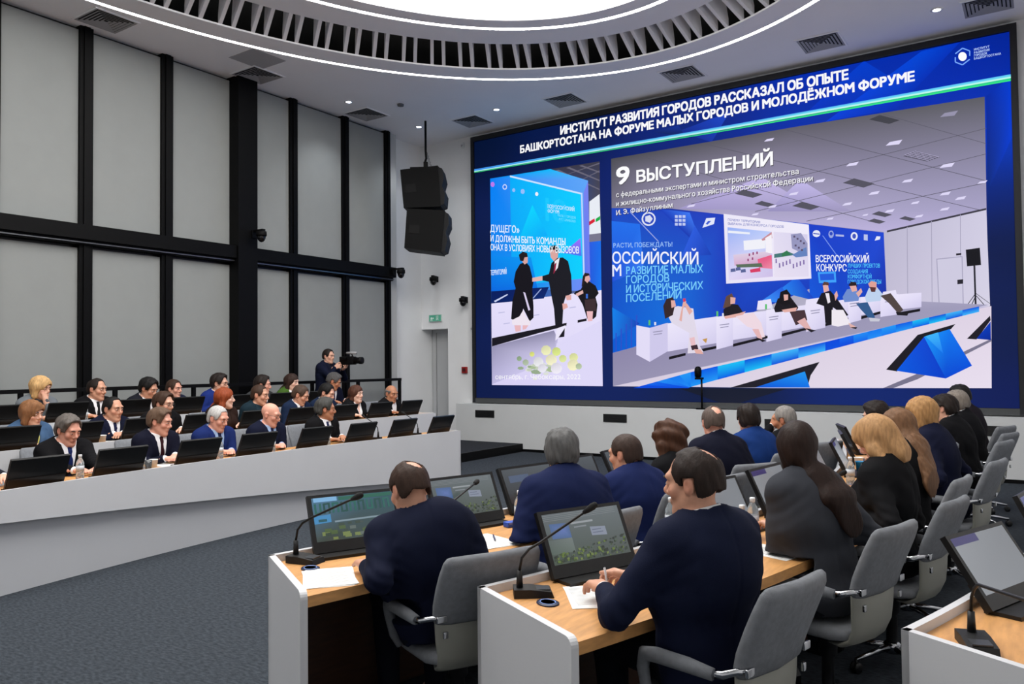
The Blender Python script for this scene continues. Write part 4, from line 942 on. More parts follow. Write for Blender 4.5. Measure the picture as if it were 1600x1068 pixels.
def flat(mb, shapes, y0, dy):
    y = y0
    for c, p in shapes:
        n = len(p)
        area = sum(p[i][0] * p[(i + 1) % n][1] - p[(i + 1) % n][0] * p[i][1] for i in range(n))
        cs = [rgb(*q) for q in c] if isinstance(c, list) else rgb(*c)
        if isinstance(cs, list):
            cs = [cs[min(int(i * len(cs) / n), len(cs) - 1)] for i in range(n)]
        idx = list(range(n)) if area > 0 else list(range(n - 1, -1, -1))
        if isinstance(cs, list): cs = [cs[i] for i in idx]
        mb.add([(p[i][0], y, p[i][1]) for i in idx], [tuple(range(n))], col=cs)
        y -= dy
    return y
screen = thing('video_screen', 'huge video screen showing a Russian forum slide with two photos, filling the end wall', 'video screen', (-9.574, 12.85, 1.0))
fr = mat('screen_frame', (34, 35, 38), .5, spec=.3)
m = MB()
m.box(-.075, -.004, -.035, .10, -.10, SH_ + .10); m.box(SW + .004, SW + .085, -.035, .10, -.10, SH_ + .10)
m.box(-.004, SW + .004, -.035, .10, SH_ + .004, SH_ + .10); m.box(-.004, SW + .004, .01, .10, -.004, SH_ + .004)
m.build('frame', fr, screen)
m = MB(); m.box(-.004, SW + .004, -.03, .10, -.10, -.004); m.build('recess_shade_strip', mat('recess_shade_grey', (74, 76, 77), .6, spec=.2), screen)  # grey strip added in place of the shaded wall recess below the screen
LED = emat('led_display', SCREEN_LIGHT)
# ground: navy turning to strong blue
def ground(a, b):
    key = [((0, 1), (2, 16, 48)), ((.25, 1), (4, 22, 70)), ((.5, 1), (6, 34, 120)), ((.75, 1), (0, 44, 175)), ((1, 1), (0, 32, 145)), ((0, .5), (4, 22, 66)), ((.5, .6), (10, 30, 90)), ((1, .72), (0, 60, 200)),
           ((1, .58), (6, 34, 110)), ((1, .45), (12, 24, 58)), ((1, .2), (14, 28, 72)), ((0, 0), (8, 24, 72)), ((.3, 0), (12, 32, 92)), ((.55, 0), (14, 28, 66)), ((.8, 0), (14, 38, 110)), ((1, 0), (14, 28, 84)), ((.75, .78), (4, 50, 170)), ((.9, .9), (0, 44, 180))]
    sw_ = 0; c = np.zeros(3)
    for (p, q), col in key:
        w_ = 1 / (((a - p) ** 2 * 1.2 + (b - q) ** 2) ** 1.5 + .0006); sw_ += w_; c += w_ * np.array(rgb(*col)[:3])
    return tuple(c / sw_) + (1,)
m = MB(); NX, NZ = 36, 22
for i in range(NX):
    for j in range(NZ):
        q = [(i / NX, j / NZ), ((i + 1) / NX, j / NZ), ((i + 1) / NX, (j + 1) / NZ), (i / NX, (j + 1) / NZ)]
        m.add([(a * SW, 0, b * SH_) for a, b in q], [(0, 1, 2, 3)], col=[ground(a, b) for a, b in q])
flat(m, GROUND_SHAPES, -.0008, .0004)
m.build('display_ground', LED, screen)
TXT = emat('led_lettering', SCREEN_LIGHT, sample=False)
m = MB(); flat(m, GLOW_LINE, -.004, .0004); m.build('glowing_line', LED, screen)
m = MB(); y = flat(m, LEFT_PHOTO, -.004, .00012)
for t in LEFT_TEXT[:-1]: fontmesh(m, *t, -.0122, .006)
fontmesh(m, *LEFT_TEXT[-1], -.0215)
m.build('handshake_photo', LED, screen)
m = MB(); y = flat(m, RIGHT_PHOTO, -.004, .00008)
for t in RIGHT_TEXT[:15]: fontmesh(m, *t, -.0152, .008)
m.build('panel_photo', LED, screen)
SHD = [(s, u + .012, v - .014, w_, rs, h, (58, 56, 64)) for s, u, v, w_, rs, h, c in RIGHT_TEXT[15:]]
m = MB()
for t in SHD: fontmesh(m, *t, -.0292, .012 if t[5] > .12 else .004)
for t in RIGHT_TEXT[15:]: fontmesh(m, *t, -.0305, .02 if t[5] > .12 else .006)
m.build('photo_lettering', TXT, screen)
m = MB()
for t in HEAD_TEXT: fontmesh(m, *t, -.008, .03)
m.build('headline_lettering', TXT, screen)
m = MB(); flat(m, LOGO, -.006, .0003)
for t in LOGO_TEXT: fontmesh(m, *t, -.008, .01)
m.build('logo', TXT, screen)
# ---------------------------------------------------------------- rows of desks
R_ = math.radians
wood = mat('oak_veneer', (196, 144, 88), .42, noise=.16, nscale=9, spec=.45, stretch=(5, .9, 5), bump=.04, bscale=60)
dwood = mat('dark_walnut', (58, 34, 20), .5, noise=.25, nscale=8, stretch=(1, 1, 6))
lpw = mat('desk_plinth', (188, 190, 194), .5, noise=.01, nscale=2)
class Row:
    """a curved desk: p(y) is a point of its front edge, n(y) points from there to the sitters"""
    def __init__(self, x0, y0, k, a0, yc, span, side, dep=.66):
        self.dep = dep; self.x0, self.y0, self.k, self.a0, self.yc, self.span, self.side = x0, y0, k, a0, yc, span, side
    def p(self, y): return Vector((self.x0 + self.k * (y - self.y0) ** 2, y, 0))
    def ang(self, y):
        return self.a0 * max(-1.0, min(1.0, (self.yc - y) / self.span))
    def n(self, y):
        a = self.ang(y); return Vector((self.side * math.cos(a), math.sin(a), 0))
    def t(self, y):
        n = self.n(y); return Vector((-n.y, n.x, 0))
    def at(self, y, d, z=0., s=0.):
        q = self.p(y) + self.n(y) * d + self.t(y) * s; q.z = z; return q
    def yaw(self, y):
        """heading (degrees, 0 = +Y) of someone who sits at the row looking over the front edge"""
        n = self.n(y); return math.degrees(math.atan2(n.x, -n.y))
ROW_L1 = Row(-6.70, 6.3, .026, 0, 6, 3, -1, .50)
ROW_L2 = Row(-7.85, 6.3, .003, 0, 6, 3, -1, .50)
ROW_L3 = Row(-9.0, 6.3, .002, 0, 6, 3, -1, .50)
ROW_R1 = Row(-2.72, 5.6, -.0368, R_(-28.7), 5.6, 3.13, 1)
ROW_R2 = Row(-1.42, 5.9, -.0450, R_(-27.4), 5.9, 3.33, 1)
ROW_R3 = Row(-.02, 5.6, -.0560, R_(-28), 5.6, 2.7, 1)
def sweep(mb, row, y0, y1, prof, n=36, closed=True):
    """profile of (distance from the front edge, height) swept along the row"""
    k = len(prof); vs = []; fs = []
    for i in range(n + 1):
        y = y0 + (y1 - y0) * i / n
        for d, z in prof:
            z = z(y) if callable(z) else z
            vs.append(tuple(row.at(y, d, z)))
    flip = row.side < 0
    for i in range(n):
        for j in range(k):
            f = (i * k + j, i * k + (j + 1) % k, (i + 1) * k + (j + 1) % k, (i + 1) * k + j)
            fs.append(f if flip else f[::-1])
    a, b = tuple(range(k)), tuple(n * k + j for j in range(k))
    fs.append(a[::-1] if flip else a); fs.append(b if flip else b[::-1])
    return mb.add(vs, fs)
def desk(name, label, row, y0, y1, base, ends=(True, True), plinth=None, modesty=True):
    dep = row.dep; t = thing(name, label, 'desk')
    H = base + .785; W = base + .75
    m = MB()
    if plinth:
        sweep(m, row, y0, y1, [(0, plinth), (0, H), (.028, H), (.028, plinth)]); m.build('front_panel', deskw, t)
        m = MB(); sweep(m, row, y0, y1, [(.07, base), (.07, lambda y: plinth(y) + .02), (.10, lambda y: plinth(y) + .02), (.10, base)]); m.build('plinth', lpw, t)
    else:
        sweep(m, row, y0, y1, [(0, base), (0, H), (.028, H), (.028, base)]); m.build('front_panel', deskw, t)
    m = MB(); sweep(m, row, y0 + .03, y1 - .03, [(.028, W - .045), (.028, W), (dep, W), (dep, W - .045)]); m.build('desktop', wood, t)
    if modesty:
        m = MB(); sweep(m, row, y0 + .03, y1 - .03, [(.09, base + .02), (.09, W - .046), (.11, W - .046), (.11, base + .02)]); m.build('modesty_panel', dwood, t)
    for e, y, s in ((ends[0], y0, 1), (ends[1], y1, -1)):
        if not e: continue
        a = row.at(y, 0); b = row.at(y, dep + .035); d = (b - a); L = d.length; d.normalize(); nn = Vector((-d.y, d.x, 0))
        if nn.y * s < 0: nn = -nn
        # outline with rounded upper corner at the sitter's side
        r = .035
        pts = [(0, base), (0, H)] + [(L - r + r * math.sin(q), H - r + r * math.cos(q)) for q in [PI / 2 * i / 5 for i in range(6)]] + [(L, base)]
        vs = [tuple(a + d * u_ + Vector((0, 0, v_)) + nn * w_) for w_ in (0, .03) for u_, v_ in pts]
        k = len(pts); fs = [tuple(range(k)), tuple(range(2 * k - 1, k - 1, -1))] + [(i, k + i, k + (i + 1) % k, (i + 1) % k) for i in range(k)]
        if (d.cross(Vector((0, 0, 1)))).dot(nn) > 0: fs = [f[::-1] for f in fs]
        MB().add(vs, fs).build('end_panel', deskw, t)
    return t
desk('conference_desk', 'long curved white front desk under the windows, sloping plinth line', ROW_L1, 1.2, 8.46, 0, (True, True), plinth=lambda y: .54 - .0707 * (y - 2.8), modesty=False)
desk('conference_desk', 'second curved white desk under the windows, ending near the corner door', ROW_L2, 1.4, 9.44, .15, modesty=False)
desk('conference_desk', 'rear curved white desk under the windows, nearest to the handrail', ROW_L3, 1.6, 9.3, .30, modesty=False)
desk('conference_desk', 'curved oak-topped desk whose white end panel stands nearest the open floor', ROW_R1, 2.47, 8.6, 0)
desk('conference_desk', 'curved oak-topped desk with white end panel between the two rows of grey chairs', ROW_R2, 2.57, 9.6, 0)
desk('conference_desk', 'nearest oak desk with white end panel, in the lower right corner of the photo', ROW_R3, 2.92, 5.6, 0)

# ---------------------------------------------------------------- chairs
fab = mat('chair_fabric', (120, 123, 128), .92, noise=.10, nscale=40, bump=.6, bscale=620, spec=.15)
shellm = mat('chair_shell', (138, 138, 130), .55, spec=.3)
chrome = mat('chrome', (190, 192, 196), .12, 1.0)
dark_plastic = mat('black_plastic', (18, 18, 20), .45)
def slab(prof, nx=10, wave=0.0):
    """closed cushion along a side profile of (y, z, half width, half thickness)"""
    mb = MB(); vs = []; fs = []; n = len(prof); ring = []
    for i, (y, z, w_, th) in enumerate(prof):
        a = prof[max(i - 1, 0)]; b = prof[min(i + 1, n - 1)]
        ty, tz = b[0] - a[0], b[1] - a[1]; L = math.hypot(ty, tz); ny, nz = -tz / L, ty / L
        row = []
        for k in range(2 * nx):
            a_ = 2 * PI * k / (2 * nx); cx, sx = math.cos(a_), math.sin(a_)
            ex = 0.28
            px = math.copysign(abs(cx) ** ex, cx) * w_; pt = math.copysign(abs(sx) ** .75, sx) * th
            bow = .03 * (px / max(w_, 1e-6)) ** 2 * (1 if w_ > .15 else .3)
            row.append(len(vs)); vs.append((px, y + ny * pt + bow * .8, z + nz * pt))
        ring.append(row)
    m = 2 * nx
    for i in range(n - 1):
        for k in range(m):
            fs.append((ring[i][k], ring[i][(k + 1) % m], ring[i + 1][(k + 1) % m], ring[i + 1][k]))
    fs.append(tuple(ring[0][::-1])); fs.append(tuple(ring[-1]))
    return mb.add(vs, fs, True)
def make_chair(label, loc, rz):
    t = thing('conference_chair', label, 'chair', loc, rz)
    slab([(-.243, .650, .228, .026), (-.248, .657, .234, .030), (-.266, .72, .240, .032), (-.298, .80, .242, .032), (-.328, .87, .240, .031), (-.351, .925, .232, .028), (-.359, .945, .222, .020), (-.362, .953, .205, .006)]).build('backrest', fab, t)
    slab([(-.10, .402, .16, .008), (-.16, .405, .185, .014), (-.215, .435, .20, .016), (-.238, .49, .208, .016), (-.243, .56, .220, .016), (-.246, .652, .226, .016), (-.247, .657, .226, .012)]).build('back_shell', shellm, t)
    slab([(.235, .425, .19, .012), (.232, .44, .215, .03), (.19, .452, .225, .034), (.05, .45, .228, .034), (-.12, .448, .222, .034), (-.195, .455, .20, .028), (-.212, .462, .17, .014)]).build('seat', fab, t)
    for sd in (-1, 1):
        a = MB(); a.tube([(sd * .285, -.17, .655), (sd * .292, -.08, .662), (sd * .294, .05, .662), (sd * .290, .11, .652), (sd * .28, .125, .60), (sd * .262, .12, .50), (sd * .238, .11, .445)], [.022, .027, .028, .027, .024, .02, .014], 10)
        p = a.build('armrest', fab, t)
        b = MB(); b.tube([(sd * .212, -.262, .672), (sd * .24, -.235, .672), (sd * .276, -.20, .660), (sd * .285, -.16, .656)], [.012, .013, .015, .017], 8); b.cbox((sd * .214, -.268, .672), (.05, .014, .03), bev=.004)
        b.build('bracket', chrome, p)
        g = MB(); g.cbox((sd * .196, -.266, .60), (.022, .012, .03), bev=.003); g.build('clip', chrome, t)
    m = MB(); m.lathe([(.03, .10), (.03, .28), (.045, .30), (.05, .41), (.09, .415)], 14); m.build('column', dark_plastic, t)
    b = MB(); b.lathe([(.045, .075), (.045, .125), (.03, .135)], 14); base = b.build('base', chrome, t)
    for k in range(5):
        a = 2 * PI * k / 5 + .3; d = Vector((math.cos(a), math.sin(a), 0))
        m = MB(); m.tube([d * .03 + Vector((0, 0, .105)), d * .16 + Vector((0, 0, .092)), d * .30 + Vector((0, 0, .072))], [.02, .016, .012], 8); m.build('base_leg', chrome, base)
        m = MB(); q = d * .30; Mx = Matrix.Translation((q.x, q.y, .03)) @ Matrix.Rotation(a, 4, 'Z') @ Matrix.Rotation(PI / 2, 4, 'X')
        m.lathe([(.012, -.022), (.03, -.02), (.03, -.005), (.02, 0), (.03, .005), (.03, .02), (.012, .022)], 12, Mx); m.tube([(q.x, q.y, .03), (q.x, q.y, .075)], .008, 6); m.build('caster', dark_plastic, base)
    return t

# ---------------------------------------------------------------- monitors, microphones and small things on the desks
mon_black = mat('monitor_black', (10, 10, 11), .42, spec=.4)
mon_low = mat('monitor_foot', (24, 18, 15), .4, spec=.4)
DISP = emat('monitor_display', 1.0)
DISP.node_tree.nodes['Principled BSDF'].inputs['Roughness'].default_value = .16; DISP.node_tree.nodes['Principled BSDF'].inputs['Specular IOR Level'].default_value = .5
def make_monitor(label, loc, rz, kind='slide', w_=.47, h=.292, tilt=26, group=None):
    """local frame: +Y towards the front edge of the desk, the sitter looks along +Y at the display"""
    t = thing('desk_monitor', label, 'monitor', loc, rz, group)
    m = MB(); m.box(-w_ / 2 + .02, w_ / 2 - .02, -.065, .06, 0, .014); m.build('base_plate', mon_black, t)
    M = Matrix.Translation((0, .03, .012)) @ Matrix.Rotation(-R_(tilt), 4, 'X')
    m = MB(); m.box(-w_ / 2, w_ / 2, -.012, .012, 0, h, M); s = m.build('screen_panel', mon_black, t)
    m = MB(); m.box(-w_ / 2 + .005, w_ / 2 - .005, .012, .020, .0, h * .38, M); m.build('hinge_cover', mon_low, t)
    if kind == 'off': kind = 'dim'
    m = MB(); X0, X1, Z0, Z1 = -w_ / 2 + .02, w_ / 2 - .02, .055, h - .016
    n = [0]
    def q(x0, z0, x1, z1, c, sk=0.):
        y = -.0125 - .00003 * n[0]; n[0] += 1
        f = lambda x, z: tuple(M @ Vector((X0 + (X1 - X0) * x, y, Z0 + (Z1 - Z0) * z)))
        cs = [rgb(*v) for v in c] if isinstance(c, list) else rgb(*c)
        m.add([f(x0, z0), f(x1, z0 + sk), f(x1, z1 + sk), f(x0, z1)], [(0, 1, 2, 3)], col=cs)
    rr = random.Random(int(loc[1] * 100))
    if kind == 'slide':
        q(0, 0, 1, 1, [(58, 70, 60), (66, 74, 70), (96, 104, 108), (88, 96, 100)])
        for k in range(4): q(0, .86 + k * .035, .95, .868 + k * .035, (120, 126, 130), .01)
        for k in range(5): q(.06 + k * .03, .5 + .03 * k, .30 - k * .015, .80 - k * .03, (70 + k * 4, 96 + k * 3, 140 + k * 6), -.02)
        q(.33, .74, .62, .78, (140, 146, 150)); q(.36, .66, .52, .69, (120, 126, 132))
        q(.56, .46, .76, .64, (126, 134, 150), -.03); q(.58, .50, .72, .52, (96, 104, 124)); q(.58, .56, .7, .58, (96, 104, 124))
        q(.0, .2, .30, .48, [(74, 88, 80), (92, 104, 98), (104, 114, 112), (84, 94, 92)])
        for k in range(150):
            x, z = rr.uniform(0, .97), rr.uniform(.01, .30) ** 1.0; s_ = rr.uniform(.012, .035)
            g = rr.choice([(88, 108, 44), (58, 74, 40), (34, 42, 34), (104, 120, 60), (46, 56, 46), (74, 86, 76), (52, 60, 40)]); q(x, z * (.45 + .8 * x), min(1, x + s_), z * (.45 + .8 * x) + s_ * 1.5, g, rr.uniform(-.012, .02))
    elif kind == 'letters':
        q(0, 0, 1, 1, [(56, 66, 60), (44, 60, 58), (40, 78, 92), (70, 110, 140)])
        for k in range(26):
            x, z = rr.uniform(0, .96), rr.uniform(0, .34); s_ = rr.uniform(.04, .1); q(x, z, min(1, x + s_), z + s_, rr.choice([(70, 90, 52), (110, 124, 70), (50, 66, 56), (88, 100, 96), (60, 72, 70)]))
        for k in range(9):
            x = .02 + k * .105; z = .62 - .0 * k; c = (20, 70, 66) if k % 2 else (28, 92, 84)
            q(x, z, x + .025, z + .24, c, .01); q(x + .06, z, x + .085, z + .24, c, .01); q(x + .02, z + (.2 if k % 3 else 0), x + .07, z + (.24 if k % 3 else .04), c, .01)
        q(0, .40, .2, .58, (60, 130, 180), .02); q(.05, .44, .15, .50, (24, 80, 90)); q(.24, .40, .9, .44, (120, 140, 150), .02); q(.02, .9, .3, 1, (120, 170, 210)); q(.32, .9, .98, .985, (30, 92, 76))
    elif kind == 'photo':
        q(0, 0, 1, 1, [(120, 110, 180), (150, 140, 210), (120, 124, 200), (96, 100, 170)]); q(.55, 0, 1, .5, (20, 90, 220), .1); q(.7, .3, 1, .6, (40, 120, 235), .15); q(0, .84, 1, 1, (24, 36, 110))
    elif kind == 'grey':
        q(0, 0, 1, 1, [(128, 132, 138), (116, 120, 126), (112, 116, 122), (134, 138, 144)]); q(0, .86, .45, 1, (44, 40, 96), .0)  # glowing grey gradient paints the reflection on the monitor glass
    else:
        q(0, 0, 1, 1, [(30, 32, 36), (40, 42, 46), (74, 80, 86), (66, 72, 78)]); q(.1, .6, .5, .8, (70, 84, 110)); q(.1, .1, .8, .3, (36, 42, 38))
    m.build('display', DISP, s)
    return t
mic_black = mat('mic_black', (14, 14, 15), .5, spec=.4)
def make_mic(label, loc, rz, reach=.34, rise=.27, group=None, lamp_=False):
    """conference microphone: base, gooseneck bending forward (+Y)"""
    t = thing('gooseneck_microphone', label, 'microphone', loc, rz, group)
    m = MB(); m.prism([(-.035, 0), (.125, 0), (.115, .024), (.03, .034), (-.035, .034)], -.045, .045, axis='x'); b = m.build('base', mic_black, t)
    m = MB(); m.box(-.03, .03, .05, .11, .0262, .031); m.build('key_plate', mat('mic_keys', (52, 54, 58), .35), b)
    m = MB(); m.tube([(0, -.01, .03), (0, -.01, .10)], [.014, .011], 10)
    pts = [(0, -.01, .10)]
    for k in range(1, 13):
        f = k / 12; a = f ** .6 * 1.05
        pts.append((0, -.01 + reach * f ** 1.35, .10 + (rise - .05) * math.sin(min(f * 1.25, 1.57)) ** .8))
    pts = [(0, -.01, .10), (0, .0, .15), (0, .03, .185), (0, .075, .21)] + [(0, .075 + (reach - .075) * k / 6, .21 + (rise - .15) * k / 6) for k in range(1, 7)]
    m.tube(pts, .0055, 8); m.build('gooseneck', mic_black, t)
    d = (Vector(pts[-1]) - Vector(pts[-2])).normalized(); p = Vector(pts[-1])
    m = MB(); m.tube([p - d * .01, p + d * .012, p + d * .035, p + d * .052, p + d * .058], [.008, .013, .0155, .012, .004], 10); m.build('mic_head', mat('mic_foam', (8, 8, 9), .9), t)
    return t
pet = mat('bottle_plastic', (214, 222, 226), .08, trans=.75, spec=.5)
def make_bottle(label, loc, group=None, tint=None):
    t = thing('water_bottle', label, 'bottle', loc, 0, group)
    m = MB(); m.lathe([(.026, 0), (.031, .006), (.032, .05), (.029, .06), (.032, .07), (.032, .13), (.029, .15), (.014, .178), (.012, .185)], 16); m.build('body', pet, t)
    m = MB(); m.lathe([(.0325, .072), (.0325, .118)], 16); m.build('wrapper', mat('wrapper_' + (tint or 'silver'), (188, 192, 198) if not tint else (40, 120, 170), .35), t)
    m = MB(); m.lathe([(.0145, .184), (.015, .205), (.013, .208)], 14); m.build('cap', mat('cap_white', (226, 228, 230), .4), t)
    return t
def make_cup(label, loc, group=None, col=('cup_white', (224, 222, 218))):
    t = thing('paper_cup', label, 'cup', loc, 0, group)
    m = MB(); m.lathe([(.026, 0), (.036, .088), (.0385, .090), (.0385, .094), (.035, .094), (.026, .02)], 18); m.build('body', mat(col[0], col[1], .6), t)
    return t
def make_glass(label, loc, group=None):
    t = thing('drinking_glass', label, 'glass', loc, 0, group)
    m = MB(); m.lathe([(.026, 0), (.032, .10), (.030, .10), (.024, .006)], 16); m.build('body', mat('clear_glass', (225, 232, 235), .03, trans=.95, spec=.5), t); return t
paperm = mat('paper', (228, 228, 226), .75)
def make_paper(label, loc, rz, n=3, w_=.21, h=.297, group=None, name='document'):
    t = thing(name, label, 'papers', loc, rz, group)
    m = MB()
    for k in range(n):
        M = Matrix.Translation((.004 * k, .003 * k, 0)) @ Matrix.Rotation(.05 * (k % 3 - 1), 4, 'Z'); m.box(-w_ / 2, w_ / 2, -h / 2, h / 2, .0012 * k, .0012 * k + .0011, M)
    m.build('sheets', paperm, t)
    m = MB()
    for k in range(14): m.box(-w_ / 2 + .02, w_ / 2 - .02 - .04 * (k % 3 == 2), h / 2 - .03 - k * .017, h / 2 - .026 - k * .017, .0012 * n + .0001, .0012 * n + .0004)
    m.build('printed_lines', mat('print_grey', (150, 150, 152), .8), t)
    return t
def make_socket(label, loc, rz=0.):
    t = thing('desk_socket', label, 'desk socket', loc, rz)
    m = MB(); m.lathe([(.042, 0), (.042, .004), (.036, .006), (.002, .006)], 24, Matrix.Scale(1.25, 4, (0, 1, 0))); m.build('cover', mat('socket_navy', (18, 30, 62), .35), t)
    m = MB(); m.lathe([(.030, .0062), (.030, .0072), (.0265, .0072), (.0265, .0062)], 24, Matrix.Scale(1.25, 4, (0, 1, 0))); m.build('ring', mat('socket_ring', (120, 150, 210), .3), t)
    return t
def make_pen(label, loc, rz, tilt=0., col=('pen_navy', (30, 40, 90))):
    t = thing('pen', label, 'pen', loc, rz); M = Matrix.Rotation(tilt, 4, 'X')
    m = MB(); m.tube([(0, -.07, .005), (0, .05, .005), (0, .062, .005), (0, .07, .005)], [.0045, .0045, .003, .0012], 8, M); m.build('barrel', mat(col[0], col[1], .3), t)
    m = MB(); m.tube([(0, -.072, .005), (0, -.03, .0075)], .0022, 5, M); m.build('clip', chrome, t); return t
# ---------------------------------------------------------------- people: smooth-union fields meshed with surface nets
V3 = lambda *a: np.array(a, float)
def unit(v): v = np.asarray(v, float); return v / (np.linalg.norm(v) + 1e-12)
def axis_steps(lo, hi, h, fine, hf):
    """grid coordinates, finer inside the given intervals"""
    out = [lo]; x = lo
    fine = sorted(fine)
    while x < hi:
        step = h
        for a, b in fine:
            if a - 1e-9 <= x < b: step = hf; break
            if x < a < x + h: step = max(a - x, hf * .5); break
        x += step; out.append(x)
    return np.array(out, np.float32)
class Field:
    def __init__(self, ax): self.ax = ax; self.v = np.full([len(a) for a in ax], 1.0, np.float32)
    def _sl(self, lo, hi):
        return tuple(slice(max(0, int(np.searchsorted(a, l)) - 1), min(len(a), int(np.searchsorted(a, h)) + 1)) for a, l, h in zip(self.ax, lo, hi))
    def _p(self, sl):
        return (self.ax[0][sl[0]][:, None, None], self.ax[1][sl[1]][None, :, None], self.ax[2][sl[2]][None, None, :])
    def _mix(self, sl, d, k, op):
        a = self.v[sl]
        if op == 'sub':
            d = -d; h = np.maximum(k - np.abs(a - d), 0) / k; self.v[sl] = np.maximum(a, d) + h * h * k * .25
        else:
            h = np.maximum(k - np.abs(a - d), 0) / k; self.v[sl] = np.minimum(a, d) - h * h * k * .25
    def cone(self, a, b, r1, r2, k=.02, infl=0., fr=None, op='add'):
        """tapered capsule; fr = (3 axes, 3 scales) squashes it in its own frame"""
        a = np.asarray(a, float); b = np.asarray(b, float)
        r1 += infl; r2 += infl
        R = max(r1, r2) * (1.0 if fr is None else 1.0 / min(fr[1])) + k + .04
        sl = self._sl(np.minimum(a, b) - R, np.maximum(a, b) + R)
        X, Y, Z = self._p(sl)
        if X.size == 0 or Y.size == 0 or Z.size == 0: return
        if fr is None:
            ba = (b - a).astype(np.float32); L = float(ba @ ba) + 1e-9
            x, y, z = X - a[0], Y - a[1], Z - a[2]
        else:
            ax_, sc = fr
            dx, dy, dz = X - a[0], Y - a[1], Z - a[2]
            x, y, z = [(ax_[i][0] * dx + ax_[i][1] * dy + ax_[i][2] * dz) * sc[i] for i in range(3)]
            d_ = b - a; ba = np.array([(ax_[i] @ d_) * sc[i] for i in range(3)]); L = float(ba @ ba) + 1e-9
        t = np.clip((x * ba[0] + y * ba[1] + z * ba[2]) / L, 0, 1)
        d = np.sqrt((x - t * ba[0]) ** 2 + (y - t * ba[1]) ** 2 + (z - t * ba[2]) ** 2) - (r1 + (r2 - r1) * t)
        self._mix(sl, d.astype(np.float32), k, op)
    def ell(self, c, r, axes=None, k=.02, infl=0., op='add'):
        c = np.asarray(c, float); r = np.asarray(r, float) + infl
        R = max(r) + k + .04
        sl = self._sl(c - R, c + R); X, Y, Z = self._p(sl)
        if X.size == 0 or Y.size == 0 or Z.size == 0: return
        dx, dy, dz = X - c[0], Y - c[1], Z - c[2]
        if axes is None: q = [dx, dy, dz]
        else: q = [a[0] * dx + a[1] * dy + a[2] * dz for a in axes]
        k0 = np.sqrt(sum((q[i] / r[i]) ** 2 for i in range(3))) + 1e-6
        k1 = np.sqrt(sum((q[i] / r[i] ** 2) ** 2 for i in range(3))) + 1e-6
        d = k0 * (k0 - 1) / k1
        self._mix(sl, np.broadcast_to(d, self.v[sl].shape).astype(np.float32), k, op)
    def every(self, fn):
        """fn(X, Y, Z, v) -> v over the whole grid"""
        X, Y, Z = self.ax[0][:, None, None], self.ax[1][None, :, None], self.ax[2][None, None, :]
        self.v = np.asarray(fn(X, Y, Z, self.v), np.float32)
    def nets(self):
        """surface nets: vertices (n,3) and quads (m,4)"""
        v = self.v.copy()
        for a in range(3):
            s = [slice(None)] * 3
            s[a] = 0; v[tuple(s)] = np.maximum(v[tuple(s)], .001)
            s[a] = -1; v[tuple(s)] = np.maximum(v[tuple(s)], .001)
        ins = v < 0
        nx, ny, nz = v.shape
        cnt = np.zeros((nx - 1, ny - 1, nz - 1), np.int8)
        for i in (0, 1):
            for j in (0, 1):
                for k in (0, 1): cnt += ins[i:nx - 1 + i, j:ny - 1 + j, k:nz - 1 + k]
        C = np.argwhere((cnt > 0) & (cnt < 8))
        if len(C) == 0: return np.zeros((0, 3)), np.zeros((0, 4), int)
        idx = np.full(cnt.shape, -1, np.int32); idx[C[:, 0], C[:, 1], C[:, 2]] = np.arange(len(C))
        acc = np.zeros((len(C), 3)); n = np.zeros(len(C))
        cor = [(i, j, k) for i in (0, 1) for j in (0, 1) for k in (0, 1)]
        val = {c: v[C[:, 0] + c[0], C[:, 1] + c[1], C[:, 2] + c[2]] for c in cor}
        for c in cor:
            for a in range(3):
                if c[a]: continue
                e = list(c); e[a] = 1; e = tuple(e)
                v0, v1 = val[c], val[e]; m = (v0 < 0) != (v1 < 0)
                t = np.where(m, v0 / np.where(m, v0 - v1, 1), 0)
                p = np.array(c, float)[None, :].repeat(len(C), 0); p[:, a] = t
                acc[m] += p[m]; n[m] += 1
        g = C + acc / n[:, None]
        P = np.stack([np.interp(g[:, a], np.arange(len(self.ax[a])), self.ax[a]) for a in range(3)], 1)
        Q = []
        for a in range(3):
            b, c = (a + 1) % 3, (a + 2) % 3
            s0 = [slice(None)] * 3; s1 = [slice(None)] * 3
            s0[a] = slice(0, -1); s1[a] = slice(1, None)
            A, B = ins[tuple(s0)], ins[tuple(s1)]
            E = np.argwhere(A != B)
            E = E[(E[:, b] > 0) & (E[:, c] > 0) & (E[:, b] < v.shape[b] - 1) & (E[:, c] < v.shape[c] - 1)]
            if len(E) == 0: continue
            f = A[E[:, 0], E[:, 1], E[:, 2]]
            def at(db, dc):
                q = E.copy(); q[:, b] -= db; q[:, c] -= dc
                return idx[q[:, 0], q[:, 1], q[:, 2]]
            q = np.stack([at(1, 1), at(0, 1), at(0, 0), at(1, 0)], 1)
            q[~f] = q[~f][:, ::-1]
            Q.append(q)
        Q = np.concatenate(Q); Q = Q[(Q >= 0).all(1)]
        return P, Q
def np_mesh(name, P, Q, mats, cols=None):
    me = bpy.data.meshes.new(name)
    me.vertices.add(len(P)); me.vertices.foreach_set('co', P.astype(np.float32).ravel())
    me.loops.add(len(Q) * 4); me.loops.foreach_set('vertex_index', Q.astype(np.int32).ravel())
    me.polygons.add(len(Q)); me.polygons.foreach_set('loop_start', np.arange(0, len(Q) * 4, 4, dtype=np.int32))
    me.polygons.foreach_set('use_smooth', np.ones(len(Q), bool))
    for m in mats: me.materials.append(m)
    if cols is not None:
        at = me.color_attributes.new('Col', 'FLOAT_COLOR', 'POINT')
        at.data.foreach_set('color', np.concatenate([cols, np.ones((len(P), 1))], 1).astype(np.float32).ravel())
    me.update(calc_edges=True); me.validate()
    return me
